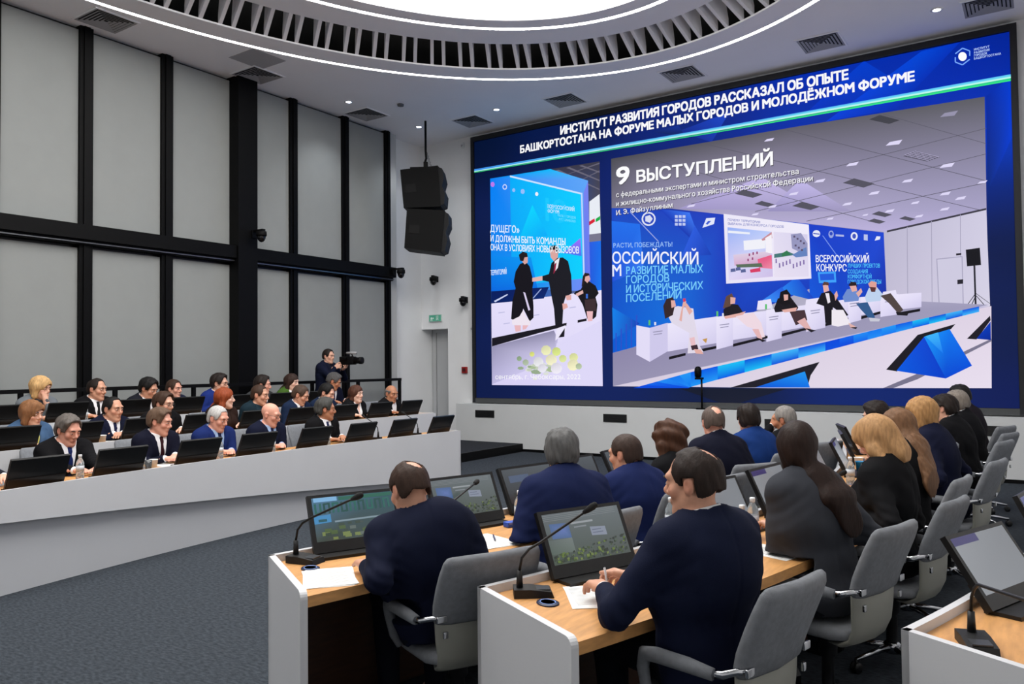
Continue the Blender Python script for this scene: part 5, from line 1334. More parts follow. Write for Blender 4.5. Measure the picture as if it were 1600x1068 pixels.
def relax(P, Q, it=1, lam=.5):
    """light smoothing of a mesh"""
    n = len(P)
    e = np.concatenate([Q[:, [0, 1]], Q[:, [1, 2]], Q[:, [2, 3]], Q[:, [3, 0]]])
    e = np.concatenate([e, e[:, ::-1]])
    d = np.bincount(e[:, 0], minlength=n).astype(float); d[d == 0] = 1
    for _ in range(it):
        s = np.stack([np.bincount(e[:, 0], P[e[:, 1], a], minlength=n) for a in range(3)], 1) / d[:, None]
        P = P + lam * (s - P)
    return P
def rotm(ax, a):
    ax = unit(ax); K = np.array([[0, -ax[2], ax[1]], [ax[2], 0, -ax[0]], [-ax[1], ax[0], 0]])
    return np.eye(3) + math.sin(a) * K + (1 - math.cos(a)) * K @ K
def ik(S, T, l1, l2, pole):
    d = T - S; L = np.linalg.norm(d)
    if L > (l1 + l2) * .995: T = S + d / L * (l1 + l2) * .995; d = T - S; L = np.linalg.norm(d)
    x = (l1 * l1 - l2 * l2 + L * L) / (2 * L); h = math.sqrt(max(l1 * l1 - x * x, 0))
    n = d / L; p = np.asarray(pole, float); p = unit(p - n * (p @ n))
    return S + n * x + p * h, T

SKINS = {'fair': (214, 164, 140), 'pink': (220, 160, 138), 'tan': (176, 122, 92), 'mid': (200, 148, 122), 'pale': (226, 184, 164)}
def skin_mat():
    return mat('skin', (200, 150, 125), rough=.48, vcol='Col', noise=.05, nscale=60, bump=.08, bscale=260, spec=.4)
def cloth(name, col, rough=.85, noise=.08, bump=.25):
    return mat('cloth_' + name, col, rough=rough, noise=noise, nscale=9, bump=bump, bscale=420, spec=.12)
def hair_mat(name, col):
    return mat('hair_' + name, col, rough=.62, noise=.24, nscale=70, bump=.6, bscale=90, spec=.22, stretch=(1, 1, .22))

# right-hand finger layout: base across the palm, length, natural spread
FINGERS = [(-.030, .070, .080, -.16), (-.010, .078, .084, -.05), (.011, .074, .083, .05), (.030, .058, .078, .17)]

FIT = []
def make_person(label, at, face, base=0., h=.011, hf=.007, woman=False, size=1.0, lean=12, side=0, twist=0, head=(0, 10, 0),
                hands=None, hair='short', hair_col=('brown', (52, 36, 28)), skin='fair', coat=('navy', (16, 22, 46)), shirt=('white', (225, 225, 228)),
                tie=('navy', (22, 26, 60)), trousers=('dark', (20, 22, 32)), glasses=False, beard=None, shoes=False, stand=False,
                brow=(50, 36, 28), lapel=True, round_back=0., collar_open=False, group=None, seat=.495, chair=None, patch=None, badge=False, vneck=.30, wide=1.0, stubble=0., row=None, headsize=1.0, cuff=.93):
    """at = where the top of the head is; face = heading of the body in degrees, 0 = +Y, counter-clockwise; base = floor height; row = the desk sat at.
    Everything is modelled in the person's own frame: +Y ahead, +X the right hand."""
    R = math.radians
    top = at[2] - base
    sw = (.150 if woman else .170) * wide
    hip = V3(0, 0, seat + .09 if not stand else .93)
    def solve(lean, side):
        la = R(lean)
        X0 = V3(math.cos(R(twist)), math.sin(R(twist)), 0)
        fwd = V3(-math.sin(R(twist)), math.cos(R(twist)), 0)
        w1 = unit(V3(0, 0, 1) * math.cos(la * .8) + fwd * math.sin(la * .8) + X0 * math.sin(R(side)))
        w2 = unit(V3(0, 0, 1) * math.cos(la * 1.25) + fwd * math.sin(la * 1.25) + X0 * math.sin(R(side)))
        # the head keeps its own heading
        hy_, hp, ht = head
        Hm = rotm((0, 0, 1), R(twist + hy_))
        hx = Hm @ V3(1, 0, 0)
        Hm = rotm(hx, -R(hp)) @ Hm
        Hm = rotm(Hm @ V3(0, 1, 0), R(ht)) @ Hm
        hx, hy, hz = Hm[:, 0], Hm[:, 1], Hm[:, 2]
        hs = (1.0 if not woman else .95) * headsize
        def chain(s):
            c = hip + w1 * .27 * s
            nb = c + w2 * .225 * s
            nd = unit(w2 * .6 + V3(0, 0, 1) * .55 + hz * .35)
            hc = nb + nd * .142 + hy * .016
            return c, nb, nd, hc
        s = size
        for _ in range(4):      # stretch the spine so the head top ends where it should
            c, nb, nd, hc = chain(s); t = (hc + hz * .122 * hs)[2] + .006
            s *= 1 + (top - t) / (top - hip[2]) * .95
        c, nb, nd, hc = chain(s)
        tp = hc + hz * .11 * hs; cf, sf = math.cos(R(face)), math.sin(R(face))
        root = (at[0] - (cf * tp[0] - sf * tp[1]), at[1] - (sf * tp[0] + cf * tp[1]), base)
        return dict(X0=X0, fwd=fwd, w1=w1, w2=w2, Hm=Hm, hx=hx, hy=hy, hz=hz, hs=hs, s=s, c=c, nb=nb, nd=nd, hc=hc, root=root)
    q_ = solve(lean, side)
    if chair is not None and chair != 'own':
        for _ in range(8):
            ex, ey = q_['root'][0] - chair[0][0], q_['root'][1] - chair[0][1]; cf, sf = math.cos(R(face)), math.sin(R(face))
            fx, fy = cf * ex + sf * ey, -sf * ex + cf * ey        # how far the pelvis is right of and ahead of the seat
            lean = max(-2, min(36, lean + fy * 75)); side = max(-16, min(16, side + fx * 75))
            q_ = solve(lean, side)
        FIT.append((label, lean, side, fx, fy))
    X0, fwd, w1, w2, Hm, hx, hy, hz, hs, s, c, nb, nd, hc, root = [q_[k] for k in ('X0', 'fwd', 'w1', 'w2', 'Hm', 'hx', 'hy', 'hz', 'hs', 's', 'c', 'nb', 'nd', 'hc', 'root')]
    cf, sf = math.cos(R(face)), math.sin(R(face))
    u = X0; v2 = unit(np.cross(w2, u)); v1 = unit(np.cross(w1, u))
    def local(p):
        dx, dy = p[0] - root[0], p[1] - root[1]
        return V3(cf * dx + sf * dy, -sf * dx + cf * dy, p[2] - base)
    if chair == 'own': chair = ((root[0], root[1]), face)
    SH = {sd: c + w2 * .168 * s + u * sw * sd * .97 - v2 * .008 for sd in (-1, 1)}
    # hands: wrist position, finger direction, palm normal, curl
    handk = 1.08
    H = {}
    dz = .78 if not stand else 1.2
    default = {-1: dict(p=(-.15, .40, dz + .035), d=(.45, .9, -.05), n=(0, 0, -1), curl=.35), 1: dict(p=(.15, .40, dz + .035), d=(-.45, .9, -.05), n=(0, 0, -1), curl=.35)}
    for sd in (-1, 1):
        q = dict(default[sd])
        if row is not None:
            D = (Vector((root[0], root[1], 0)) - row.p(root[1])).dot(row.n(root[1]))
            yy = min(.48, max(.22, D - row.dep + .07)); q['p'] = (q['p'][0], yy, q['p'][2])
        if hands and sd in hands:
            q.update(hands[sd])
            if row is not None and q['p'][1] > .33 and q['p'][2] < .87: q['p'] = (q['p'][0], yy + q['p'][1] - .42, q['p'][2])
        if 'w' in q: q['p'] = tuple(local(q['w']))
        if 'tip' in q: q['d'] = tuple(unit(local(q['tip']) - local(q['w'])))
        H[sd] = q
    EL, WR = {}, {}
    l1, l2 = .285 * s, .25 * s
    for sd in (-1, 1):
        pole = H[sd].get('pole', (sd * .38, -.30, -.85))
        EL[sd], WR[sd] = ik(SH[sd], V3(*H[sd]['p']), l1, l2, pole)
    # legs
    if stand:
        KN = {sd: V3(sd * .10, .03, .50) for sd in (-1, 1)}; AN = {sd: V3(sd * .11, 0, .09) for sd in (-1, 1)}
        HP = {sd: V3(sd * .09, 0, .90) for sd in (-1, 1)}
    else:
        HP = {sd: V3(sd * .095, .02, hip[2] + .01) for sd in (-1, 1)}
        KN = {sd: V3(sd * .125, .42, seat + .085) for sd in (-1, 1)}; AN = {sd: V3(sd * .12, .38, .09) for sd in (-1, 1)}
    # ------------------------------------------------ grid
    pts = np.array([hip + V3(0, -.17, -.10)] + [SH[q] for q in SH] + [EL[q] for q in EL] + [WR[q] for q in WR] + [hc + V3(0, 0, .12), nb] + list(HP.values()) + list(KN.values()))
    lo = pts.min(0) - .13; hi = pts.max(0) + .13
    hi[1] = max(hi[1], KN[1][1] + .1, (max(WR[-1][1], WR[1][1]) + .22)); lo[2] = -.01
    hi = np.maximum(hi, hc + .15); lo = np.minimum(lo, np.array([hc[0] - .15, hc[1] - .17, -.01]))
    for sd in (-1, 1):
        tip = WR[sd] + unit(V3(*H[sd]['d'])) * .2
        lo = np.minimum(lo, tip - .03); hi = np.maximum(hi, tip + .03)
    HF = [[], [], []]
    for a in range(3):
        HF[a].append((hc[a] - (.115 if a != 2 else .14), hc[a] + (.125 if a != 2 else .13)))
        for sd in (-1, 1):
            tip = WR[sd] + unit(V3(*H[sd]['d'])) * .17
            q0, q1 = min(WR[sd][a], tip[a]) - .035, max(WR[sd][a], tip[a]) + .035
            HF[a].append((q0, q1))
    def merge(iv):
        iv = sorted(iv); out = [list(iv[0])]
        for a, b in iv[1:]:
            if a <= out[-1][1] + .02: out[-1][1] = max(out[-1][1], b)
            else: out.append([a, b])
        return [tuple(q) for q in out]
    HF = [merge(q) for q in HF]
    ax = [axis_steps(lo[a], hi[a], h, HF[a], hf) for a in range(3)]
    axc = [axis_steps(lo[a], hi[a], h, [], h) for a in range(3)]
    A1 = np.array([u, v1, w1]); A2 = np.array([u, v2, w2])
    # what the sitter rests on: cloth and flesh flatten against the desk top and the chair
    def rest(f, m=0.):
        X, Y, Z = f.ax[0][:, None, None], f.ax[1][None, :, None], f.ax[2][None, None, :]
        v = f.v
        if row is not None:
            wx = root[0] + cf * X - sf * Y; wy = root[1] + sf * X + cf * Y
            sl = 2 * row.k * (wy - row.y0); d = (wx - row.x0 - row.k * (wy - row.y0) ** 2) * row.side / np.sqrt(1 + sl * sl)
            b = np.maximum(np.abs(Z - .730) - .030, np.abs(d - row.dep / 2) - row.dep / 2 - .03)
            b = np.minimum(b, np.maximum(np.abs(d - .10) - .025, Z - .76))
            b = np.minimum(b, np.maximum(np.abs(d - .012) - .025, Z - .80))
            v = np.maximum(v, -(b - m))
        if chair is not None:
            (cx0, cy0), cr = chair[:2]; Z = Z / (chair[2] if len(chair) > 2 else 1.); ca, sa = math.cos(R(cr)), math.sin(R(cr))
            wx = root[0] + cf * X - sf * Y - cx0; wy = root[1] + sf * X + cf * Y - cy0
            a = ca * wx + sa * wy; b_ = -sa * wx + ca * wy
            if row is None or row.side < 0: a = a / .86
            box = np.maximum(np.maximum(np.abs(a) - .245, np.abs(b_ - .0) - .255), np.abs(Z - .43) - .066)
            yf = -.188 - np.clip(Z - .60, 0, .5) * .36 + .024 * (a / .22) ** 2
            back = np.maximum(np.maximum(np.abs(a) - .245, b_ - yf), np.maximum(np.abs(Z - .68) - .30, -(b_ + .42)))
            aa = np.abs(a); armr = 9.
            for p0, p1 in (((.285, -.17, .655), (.294, .05, .662)), ((.294, .05, .662), (.290, .112, .654)), ((.290, .112, .654), (.28, .125, .60)), ((.28, .125, .60), (.262, .12, .50)), ((.262, .12, .50), (.232, .11, .44)), ((.214, -.268, .672), (.285, -.17, .656))):
                e = [p1[k] - p0[k] for k in range(3)]; L2 = sum(q * q for q in e)
                t = np.clip(((aa - p0[0]) * e[0] + (b_ - p0[1]) * e[1] + (Z - p0[2]) * e[2]) / L2, 0, 1)
                armr = np.minimum(armr, np.sqrt((aa - p0[0] - t * e[0]) ** 2 + (b_ - p0[1] - t * e[1]) ** 2 + (Z - p0[2] - t * e[2]) ** 2) - .056)
            v = np.maximum(v, -(np.minimum(np.minimum(box, back), armr) - m))
        f.v = np.asarray(v, np.float32)
    # ------------------------------------------------ shapes shared by body and clothes
    dep = .94 if not woman else .88
    def torso(f, g, skirt=False):
        wd = (.64 if not woman else .68) / wide
        f.cone(hip + w1 * -.02, hip + w1 * .13 * s, .118 * dep, .112 * dep, .03, g, (A1, (wd, 1, 1)))
        f.cone(hip + w1 * .12 * s, c + w2 * .05 * s, .112 * dep, .122 * dep, .05, g, (A1, (wd, 1, 1)))
        f.cone(c + w2 * .02 * s, c + w2 * .13 * s, .122 * dep, .095 * dep, .06, g, (A2, (.60 / wide, 1, 1)))
        f.cone(SH[-1] * .93 + SH[1] * .07, SH[1] * .93 + SH[-1] * .07, .060, .060, .06, g)
        f.ell(c + w2 * .10 * s - v2 * (.055 + .02 * round_back), (.155 * wide, .075 + .03 * round_back, .17), A2, .06, g)
        for sd in (-1, 1):
            f.cone(nb - v2 * .012 + w2 * .012 + u * sd * .035, SH[sd] * .8 + nb * .2 + w2 * .012, .042, .042, .05, g * .8)
        if woman:
            for sd in (-1, 1): f.ell(c + w2 * .06 * s + v2 * .095 + u * sd * .072, (.062, .055, .062), A2, .05, g)
    def arm(f, sd, g, fore=1.0):
        f.cone(SH[sd], EL[sd], .054 * (1 if not woman else .88), .043 * (1 if not woman else .9), .04, g)
        e = EL[sd] + (WR[sd] - EL[sd]) * fore
        f.cone(EL[sd], e, .043 * (1 if not woman else .9), (.043 + (.026 - .043) * fore), .02, g)
    def leg(f, sd, g, shin=1.0):
        f.cone(HP[sd], KN[sd], .085, .060, .05, g)
        f.cone(KN[sd], KN[sd] + (AN[sd] - KN[sd]) * shin, .058, .038 + .02 * (1 - shin), .03, g)
    nk = .055 if not woman else .046
    def neck(f, g, top_=1.0):
        f.cone(nb - v2 * .006 - w2 * .04, hc - hy * .02 - hz * .055, nk + .002, nk - .004, .025, g)
    L = lambda a, b, d: hc + (hx * a + hy * b + hz * d) * hs
    # ------------------------------------------------ body
    f = Field(ax)
    torso(f, 0)
    for sd in (-1, 1): leg(f, sd, 0); f.cone(AN[sd], AN[sd] + V3(0, .10, -.045), .034, .026, .03)
    neck(f, 0)
    for sd in (-1, 1): arm(f, sd, 0)
    AH = np.array([hx, hy, hz])
    E = lambda a, b, d, r, k=.02, op='add': f.ell(L(a, b, d), np.array(r) * hs, AH, k, op=op)
    K = lambda p, q, r1, r2, k=.015, op='add': f.cone(L(*p), L(*q), r1 * hs, r2 * hs, k, op=op)
    E(0, -.014, .036, (.074, .096, .086), .03)
    E(0, .028, -.040, (.053, .062, .076), .04)
    for sd in (-1, 1):
        K((sd * .049, -.005, -.045), (sd * .020, .062, -.098), .015, .014, .035)
        E(sd * .042, .062, -.022, (.018, .018, .018), .03)
    E(0, .070, -.104, (.022, .018, .016), .025)
    K((-.038, .078, .030), (.038, .078, .030), .013, .013, .025)
    for sd in (-1, 1): E(sd * .032, .098, .008, (.019, .017, .013), .018, 'sub')
    K((0, .086, .018), (0, .106, -.022), .008, .012, .012)
    K((0, .106, -.022), (0, .100, -.032), .012, .011, .008)
    for sd in (-1, 1): E(sd * .012, .094, -.032, (.009, .010, .008), .008)
    K((-.017, .082, -.061), (.017, .082, -.061), .008, .008, .010)
    E(0, .090, -.059, (.016, .006, .005), .006)
    E(0, .087, -.071, (.017, .007, .006), .007)
    for sd in (-1, 1):   # ears
        E(sd * .077, -.012, -.002, (.010, .021, .032), .010)
        E(sd * .073, -.004, -.022, (.009, .012, .013), .008)
        E(sd * .088, -.004, .000, (.006, .010, .016), .006, 'sub')
        E(sd * .032, .080, .007, (.0135, .0125, .0125), .004)     # eyelids
    # hands
    def hand(f, sd):
        q = H[sd]; d = unit(V3(*q['d'])); n = V3(*q['n']); n = unit(n - d * (n @ d)); x = unit(np.cross(n, d)) * 1.0
        lat = x * sd          # towards the little finger on either hand after mirroring
        if sd == 1: lat = unit(np.cross(d, n)) * -1
        else: lat = unit(np.cross(d, n))
        W = WR[sd]; curl = q.get('curl', .35); k = .96 if woman else 1.07
        f.cone(W - d * .03, W + d * .02, .025 * k, .024 * k, .02, fr=(np.array([lat, d, n]), (1, 1, 1.35)))
        for a in (-.022, 0, .022):
            f.cone(W + d * .018 + lat * a * .7 * k, W + d * .078 * k + lat * a * k, .017 * k, .0135 * k, .014)
        for i, (b, ln, base, spr) in enumerate(FINGERS):
            dd = unit(d + lat * spr * .6); p0 = W + d * base * k + lat * b * k
            cu = curl * (1 + .12 * i)
            ang = 0
            segs = (.46, .31, .23); p = p0; r = .0092 if i < 3 else .008
            for j, sg in enumerate(segs):
                ang += cu * (.75, 1.0, .7)[j]
                dv = dd * math.cos(ang) + n * math.sin(ang)
                p2 = p + dv * ln * sg * 1.05 * k
                f.cone(p, p2, r * k * (1 - .07 * j), r * k * (.94 - .08 * j), .004); p = p2
        # thumb leaves the side of the palm near its base
        t0 = W + d * .025 * k - lat * .022 * k; t1 = t0 + (d * .030 - lat * .028 + n * .012) * k; t2 = t1 + (d * .030 - lat * .008 + n * .010) * k; t3 = t2 + (d * .024 + lat * .004 + n * .006) * k
        f.cone(t0, t1, .015 * k, .012 * k, .010); f.cone(t1, t2, .0105 * k, .0098 * k, .004); f.cone(t2, t3, .0096 * k, .0078 * k, .003)
    for sd in (-1, 1): hand(f, sd)
    rest(f, .016)
    P, Q = f.nets(); P = relax(P, Q, 1, .35)
    sk = np.array(rgb(*SKINS[skin])[:3])
    q = (P - hc) @ AH.T / hs
    cols = np.repeat(sk[None], len(P), 0)
    def blob(c_, r_, col, amt):
        d = np.sqrt((((q - np.array(c_)) / np.array(r_)) ** 2).sum(1)); wgt = np.clip(1.5 - d, 0, 1)[:, None] * amt
        return cols * (1 - wgt) + np.array(rgb(*col)[:3]) * wgt
    if stubble: cols = blob((0, .06, -.085), (.06, .06, .045), (90, 74, 66), stubble)
    cols = blob((0, .092, -.065), (.017, .02, .007), (168, 84, 78) if woman else (170, 100, 88), .8 if woman else .55)
    cols = blob((.045, .07, -.025), (.022, .03, .02), (205, 118, 98), .3); cols = blob((-.045, .07, -.025), (.022, .03, .02), (205, 118, 98), .3)
    cols = blob((0, .112, -.026), (.014, .014, .012), (205, 120, 100), .35)
    for sd in (-1, 1): cols = blob((sd * .085, -.01, 0), (.014, .026, .034), (196, 112, 92), .35)
    body = bpy.data.objects.new('person', np_mesh('person', P, Q, [skin_mat()], cols)); COL.objects.link(body)
    body.location = root; body.rotation_euler = (0, 0, R(face)); tag(body, label, 'person', group)
    def child(name, f, m, it=1, lab=None):
        if name in ('jacket', 'shirt', 'trousers', 'tie'): rest(f, {'jacket': .006, 'shirt': .011, 'trousers': .010, 'tie': .006}[name] if coat else .006)
        P, Q = f.nets()
        if len(Q) == 0: return None
        P = relax(P, Q, it, .5)
        o = bpy.data.objects.new(name, np_mesh(name, P, Q, [m])); COL.objects.link(o); o.parent = body
        if lab: o['label'] = lab
        return o
    # ------------------------------------------------ coat
    def chest_frame(X, Y, Z):
        dx, dy, dz = X - nb[0], Y - nb[1], Z - nb[2]
        a = u[0] * dx + u[1] * dy + u[2] * dz; b = v2[0] * dx + v2[1] * dy + v2[2] * dz; d = w2[0] * dx + w2[1] * dy + w2[2] * dz
        return a, b, d
    rnd = random.Random(len(label) * 7 + int(top * 1000))
    ph = [rnd.uniform(0, 6.28) for _ in range(8)]
    if coat:
        f = Field(axc)
        torso(f, .017)
        f.ell(hip + V3(0, -.01, .0), (.185 * wide, .145, .10), None, .05)
        for sd in (-1, 1):
            f.cone(SH[sd], EL[sd], .066 * (1 if not woman else .88), .056 * (1 if not woman else .9), .05)
            f.cone(EL[sd], EL[sd] + (WR[sd] - EL[sd]) * cuff, .056 * (1 if not woman else .9), .040 * (1 if not woman else .92), .02)
            f.cone(SH[sd] - u * sd * .05 + w2 * .012, SH[sd] + u * sd * .012, .056, .055, .03)
        f.cone(nb - v2 * .016 - w2 * .02, nb + nd * .038 - v2 * .020, nk + .030, nk + .023, .03)          # collar stand
        f.cone(nb - v2 * .020 - w2 * .030, nb + nd * .022 - v2 * .014, nk + .050, nk + .027, .006)
        def cut(X, Y, Z, v):
            a, b, d = chest_frame(X, Y, Z)
            # wrinkles: soft folds at elbow, waist and back
            fold = .0020 * np.sin(31 * d + 13 * a + 3 * np.sin(9 * a + ph[5]) + ph[0]) * np.sin(11 * a + 7 * d + ph[1]) + .0012 * np.sin(52 * (d + .5 * b) + 37 * a + ph[2]) * np.sin(9 * a - 13 * d + ph[6])
            # back seam and armpit creases
            fold = fold + .003 * np.exp(-(a / .006) ** 2) * (b < -.02) + .004 * np.exp(-((np.abs(a) - .135 - .25 * (d + .30)) / .016) ** 2) * (b < 0) * np.exp(-((d + .27) / .10) ** 2)
            for sd in (-1, 1):
                m = EL[sd]; r2 = ((X - m[0]) ** 2 + (Y - m[1]) ** 2 + (Z - m[2]) ** 2) / .011
                fd = unit(WR[sd] - SH[sd])
                fold = fold + .0035 * np.exp(-r2) * np.sin(150 * (fd[0] * X + fd[1] * Y + fd[2] * Z) + ph[3])
                m = SH[sd] - w2 * .06; r2 = ((X - m[0]) ** 2 + (Y - m[1]) ** 2 + (Z - m[2]) ** 2) / .012
                fold = fold + .0022 * np.exp(-r2) * np.sin(110 * (a * sd * .6 + d) + ph[4])
            v = v + fold
            # neckline: lower in front than behind
            rad = np.sqrt(a ** 2 + (b + .008) ** 2) - (nk + .034)
            v = np.maximum(v, -np.maximum(rad, -(d - .040 + (b + .05) * .80) * .8))
            # open front
            vw = .060 * np.clip(1 + d / vneck, 0, 1.2)
            cutv = np.maximum(np.maximum(np.abs(a) - vw, b - .160), np.maximum(-b + .0, -(d + vneck)))
            cutd = np.maximum(cutv, -(v + .030))
            v = np.maximum(v, -cutd)
            return v
        f.every(cut)
        if lapel:
            g = Field(axc); torso(g, .024)
            def lap(X, Y, Z, v):
                a, b, d = chest_frame(X, Y, Z)
                vw = .060 * np.clip(1 + d / vneck, 0, 1.2)
                e = np.abs(a) - vw
                wl = .012 + .05 * np.clip(1 + d / vneck, 0, 1)
                reg = np.maximum(np.maximum(-e, e - wl), np.maximum(d - .02, -(d + vneck)))
                return np.maximum(np.maximum(v, reg), -b + .01)
            g.every(lap); f.v = np.minimum(f.v, g.v)
        child('jacket', f, cloth(*coat), 1)
    # ------------------------------------------------ shirt
    if shirt:
        f = Field(ax)
        torso(f, .008)
        cl = .012 if coat else .006
        f.cone(nb - v2 * .008 - w2 * .02, nb + nd * .060 - v2 * .006, nk + cl + .012, nk + cl + .004, .012)
        if not coat:
            for sd in (-1, 1): arm(f, sd, .012, .9)
        def cut(X, Y, Z, v):
            a, b, d = chest_frame(X, Y, Z)
            rad = np.sqrt(a ** 2 + (b + .008) ** 2) - (nk + .05)
            v = np.maximum(v, -np.maximum(rad, -(d - .064 + (b + .05) * .30) * .8))
            if coat: v = np.maximum(v, np.maximum(-(d + vneck + .06), np.abs(a) - .105))
            if collar_open:
                vw = .034 * np.clip(1 + d / .14, 0, 1.3)
                v = np.maximum(v, -np.maximum(np.maximum(np.abs(a) - vw, -b + .02), -(d + .14)))
            return v
        f.every(cut)
        if coat:
            for sd in (-1, 1):
                e = EL[sd] + (WR[sd] - EL[sd]) * (cuff - .06); w_ = EL[sd] + (WR[sd] - EL[sd]) * (cuff + .07)
                f.cone(e, w_, .034 if not woman else .028, .0335 if not woman else .028, .003)
        child('shirt', f, cloth('shirt_' + shirt[0], shirt[1], .8, .03, .1), 0)
        if tie and coat:
            f2 = Field(axc); torso(f2, .014)
            f2.cone(nb - v2 * .006 - w2 * .02, nb + nd * .040, nk + .032, nk + .024, .01)
            def cut2(X, Y, Z, v):
                a, b, d = chest_frame(X, Y, Z)
                hw = np.where(d > -.045, .020, .016 + np.clip(-(d + .045), 0, .4) * .075)
                v = np.maximum(v, np.abs(a) - hw)
                v = np.maximum(v, np.maximum(d - .016, -(d + .34)))
                return np.maximum(v, -b + .02)
            f2.every(cut2)
            child('tie', f2, cloth('tie_' + tie[0], tie[1], .5, .1, .1), 1)
    # ------------------------------------------------ trousers and shoes
    f = Field([axis_steps(lo[a], hi[a], max(h, .012), [], h) for a in range(3)])
    for sd in (-1, 1): leg(f, sd, .012)
    f.cone(hip + w1 * -.02, hip + w1 * .05, .122, .118, .05, .006, (A1, (.64 / wide, 1, 1)))
    child('trousers', f, cloth(*trousers), 1)
    if shoes:
        for sd in (-1, 1):
            m = MB(); a = AN[sd]
            prof = [(-.052, .0), (-.055, .05), (-.03, .085), (.02, .085), (.06, .055), (.11, .045), (.145, .025), (.15, .0)]
            m.prism([(a[1] + y, z) for y, z in prof], a[0] - .04, a[0] + .04, axis='x')
            m.build('shoe', mat('shoe', (14, 14, 16), .35), body)
    # ------------------------------------------------ hair
    hn, hcol = hair_col
    if hair:
        hax = [axis_steps(hc[a] - (.17 if hair != 'long' and hair != 'pony' else .26), hc[a] + (.17 if hair != 'long' and hair != 'pony' else .2), hf * 1.05, [], hf) for a in range(3)]
        if hair in ('long', 'pony'): hax[2] = axis_steps(hc[2] - .56, hc[2] + .17, hf * 1.2, [], hf)
        if hair in ('bob', 'curly', 'wave'): hax[2] = axis_steps(hc[2] - .23, hc[2] + .18, hf * 1.05, [], hf)
        f = Field(hax)
        G = lambda a, b, d, r, k=.02, op='add': f.ell(L(a, b, d), np.array(r) * hs, AH, k, op=op)
        C_ = lambda p, q_, r1, r2, k=.03, op='add': f.cone(L(*p), L(*q_), r1 * hs, r2 * hs, k, op=op)
        t = {'short': .013, 'crew': .007, 'thick': .022, 'bald': .006, 'crown': .009, 'bob': .024, 'long': .016, 'pony': .022, 'curly': .034, 'side': .019, 'wave': .030}[hair]
        G(0, -.014, .036, (.074 + t, .096 + t, .086 + t))
        if hair in ('short', 'thick', 'crew', 'crown', 'bald', 'side'):
            G(0, -.040, -.016, (.071 + t * .6, .070 + t * .7, .070), .03); G(0, -.012, .030, (.077 + t * .5, .092, .070), .02)
            if hair in ('thick', 'side'):
                G(.02 if hair == 'side' else 0, .035, .085, (.066, .055, .040), .03)
        elif hair == 'bob':
            for sd in (-1, 1): C_((sd * .070, .0, .03), (sd * .072, .0, -.085), .038, .034)
            C_((0, -.06, .0), (0, -.055, -.095), .062, .05, .04); C_((.02, .055, .095), (-.05, .06, .065), .03, .024)
        elif hair == 'wave':
            for sd in (-1, 1):
                C_((sd * .068, .01, .04), (sd * .078, .012, -.06), .036, .036); C_((sd * .078, .0, -.05), (sd * .085, -.01, -.13), .042, .036)
            C_((0, -.06, .02), (0, -.075, -.13), .078, .066, .04); C_((.02, .055, .09), (-.05, .065, .05), .032, .028)
        elif hair == 'curly':
            for sd in (-1, 1): C_((sd * .070, -.01, .03), (sd * .082, -.01, -.10), .045, .050)
            C_((0, -.06, .02), (0, -.075, -.12), .075, .070, .04)
        elif hair == 'long':
            for sd in (-1, 1):
                C_((sd * .066, -.005, .04), (sd * .070, -.02, -.09), .028, .028)
                C_((sd * .066, -.03, -.08), (sd * .075, -.06, -.20), .032, .030)
            f.cone(L(0, -.06, .02), nb - v2 * .095 - w2 * .02, .058, .054, .05)
            f.cone(nb - v2 * .100 - w2 * .0, nb - v2 * .190 - w2 * .34, .060, .040, .05, 0, (A2, (.55, 1, 1)))
        elif hair == 'pony':
            G(0, -.050, -.010, (.078, .072, .085), .04)
            for sd in (-1, 1): C_((sd * .062, -.01, .03), (sd * .052, -.03, -.09), .034, .028)
            f.cone(L(0, -.075, -.05), nb - v2 * .095 - w2 * .01 + u * .02, .046, .046, .04)
            f.cone(nb - v2 * .095 - w2 * .01 + u * .02, nb - v2 * .148 - w2 * .12 + u * .045, .046, .044, .04, 0, (A2, (.5, 1, 1)))
            f.cone(nb - v2 * .148 - w2 * .12 + u * .045, nb - v2 * .172 - w2 * .30 + u * .09, .044, .030, .04, 0, (A2, (.5, 1, 1)))
        def cut(X, Y, Z, v):
            dx, dy, dz = X - hc[0], Y - hc[1], Z - hc[2]
            a = (hx[0] * dx + hx[1] * dy + hx[2] * dz) / hs; b = (hy[0] * dx + hy[1] * dy + hy[2] * dz) / hs; d = (hz[0] * dx + hz[1] * dy + hz[2] * dz) / hs
            amp = {'curly': .010, 'thick': .0035, 'bob': .003, 'wave': .006, 'long': .003, 'side': .0035, 'short': .0018, 'pony': .0012}.get(hair, .0012)
            fr = 55 if hair == 'curly' else (42 if hair == 'wave' else 120)
            v = v + amp * (np.sin(fr * (a + .3 * d) + ph[0]) * np.sin(fr * .9 * (b - .2 * d) + ph[1]) + .6 * np.sin(fr * (.35 if hair != 'curly' else 1.1) * d + 40 * a + ph[2]))
            if hair in ('bob', 'long', 'curly', 'pony', 'wave'):
                # face opening
                fw = .052 if hair != 'curly' else .056
                op = np.maximum(np.maximum(np.abs(a + .012 * (hair == 'bob')) - fw - .10 * np.clip(b - .06, 0, 1), d - .066 + .5 * np.abs(a + .02)), -(b - .015))
                v = np.maximum(v, -op)
                if hair == 'pony': v = np.maximum(v, -np.maximum(np.maximum(d - .045, -(d + .09)), -(b - .012)))
                if hair in ('bob', 'curly', 'wave'): v = np.maximum(v, -(d + (.125 if hair == 'bob' else .19)))
                return v
            hl = .040 if hair not in ('crown', 'bald') else .012
            # line from the forehead over the temples, in front of and behind the ears, to the nape
            front = (b - hl - .012) - np.clip(d - .086, -.2, .2) * 1.2 - np.clip(np.abs(a) - .040, 0, .035) * 3.4
            side_ = -(d - .012 + np.clip(b - .0, -.2, .2) * .55)
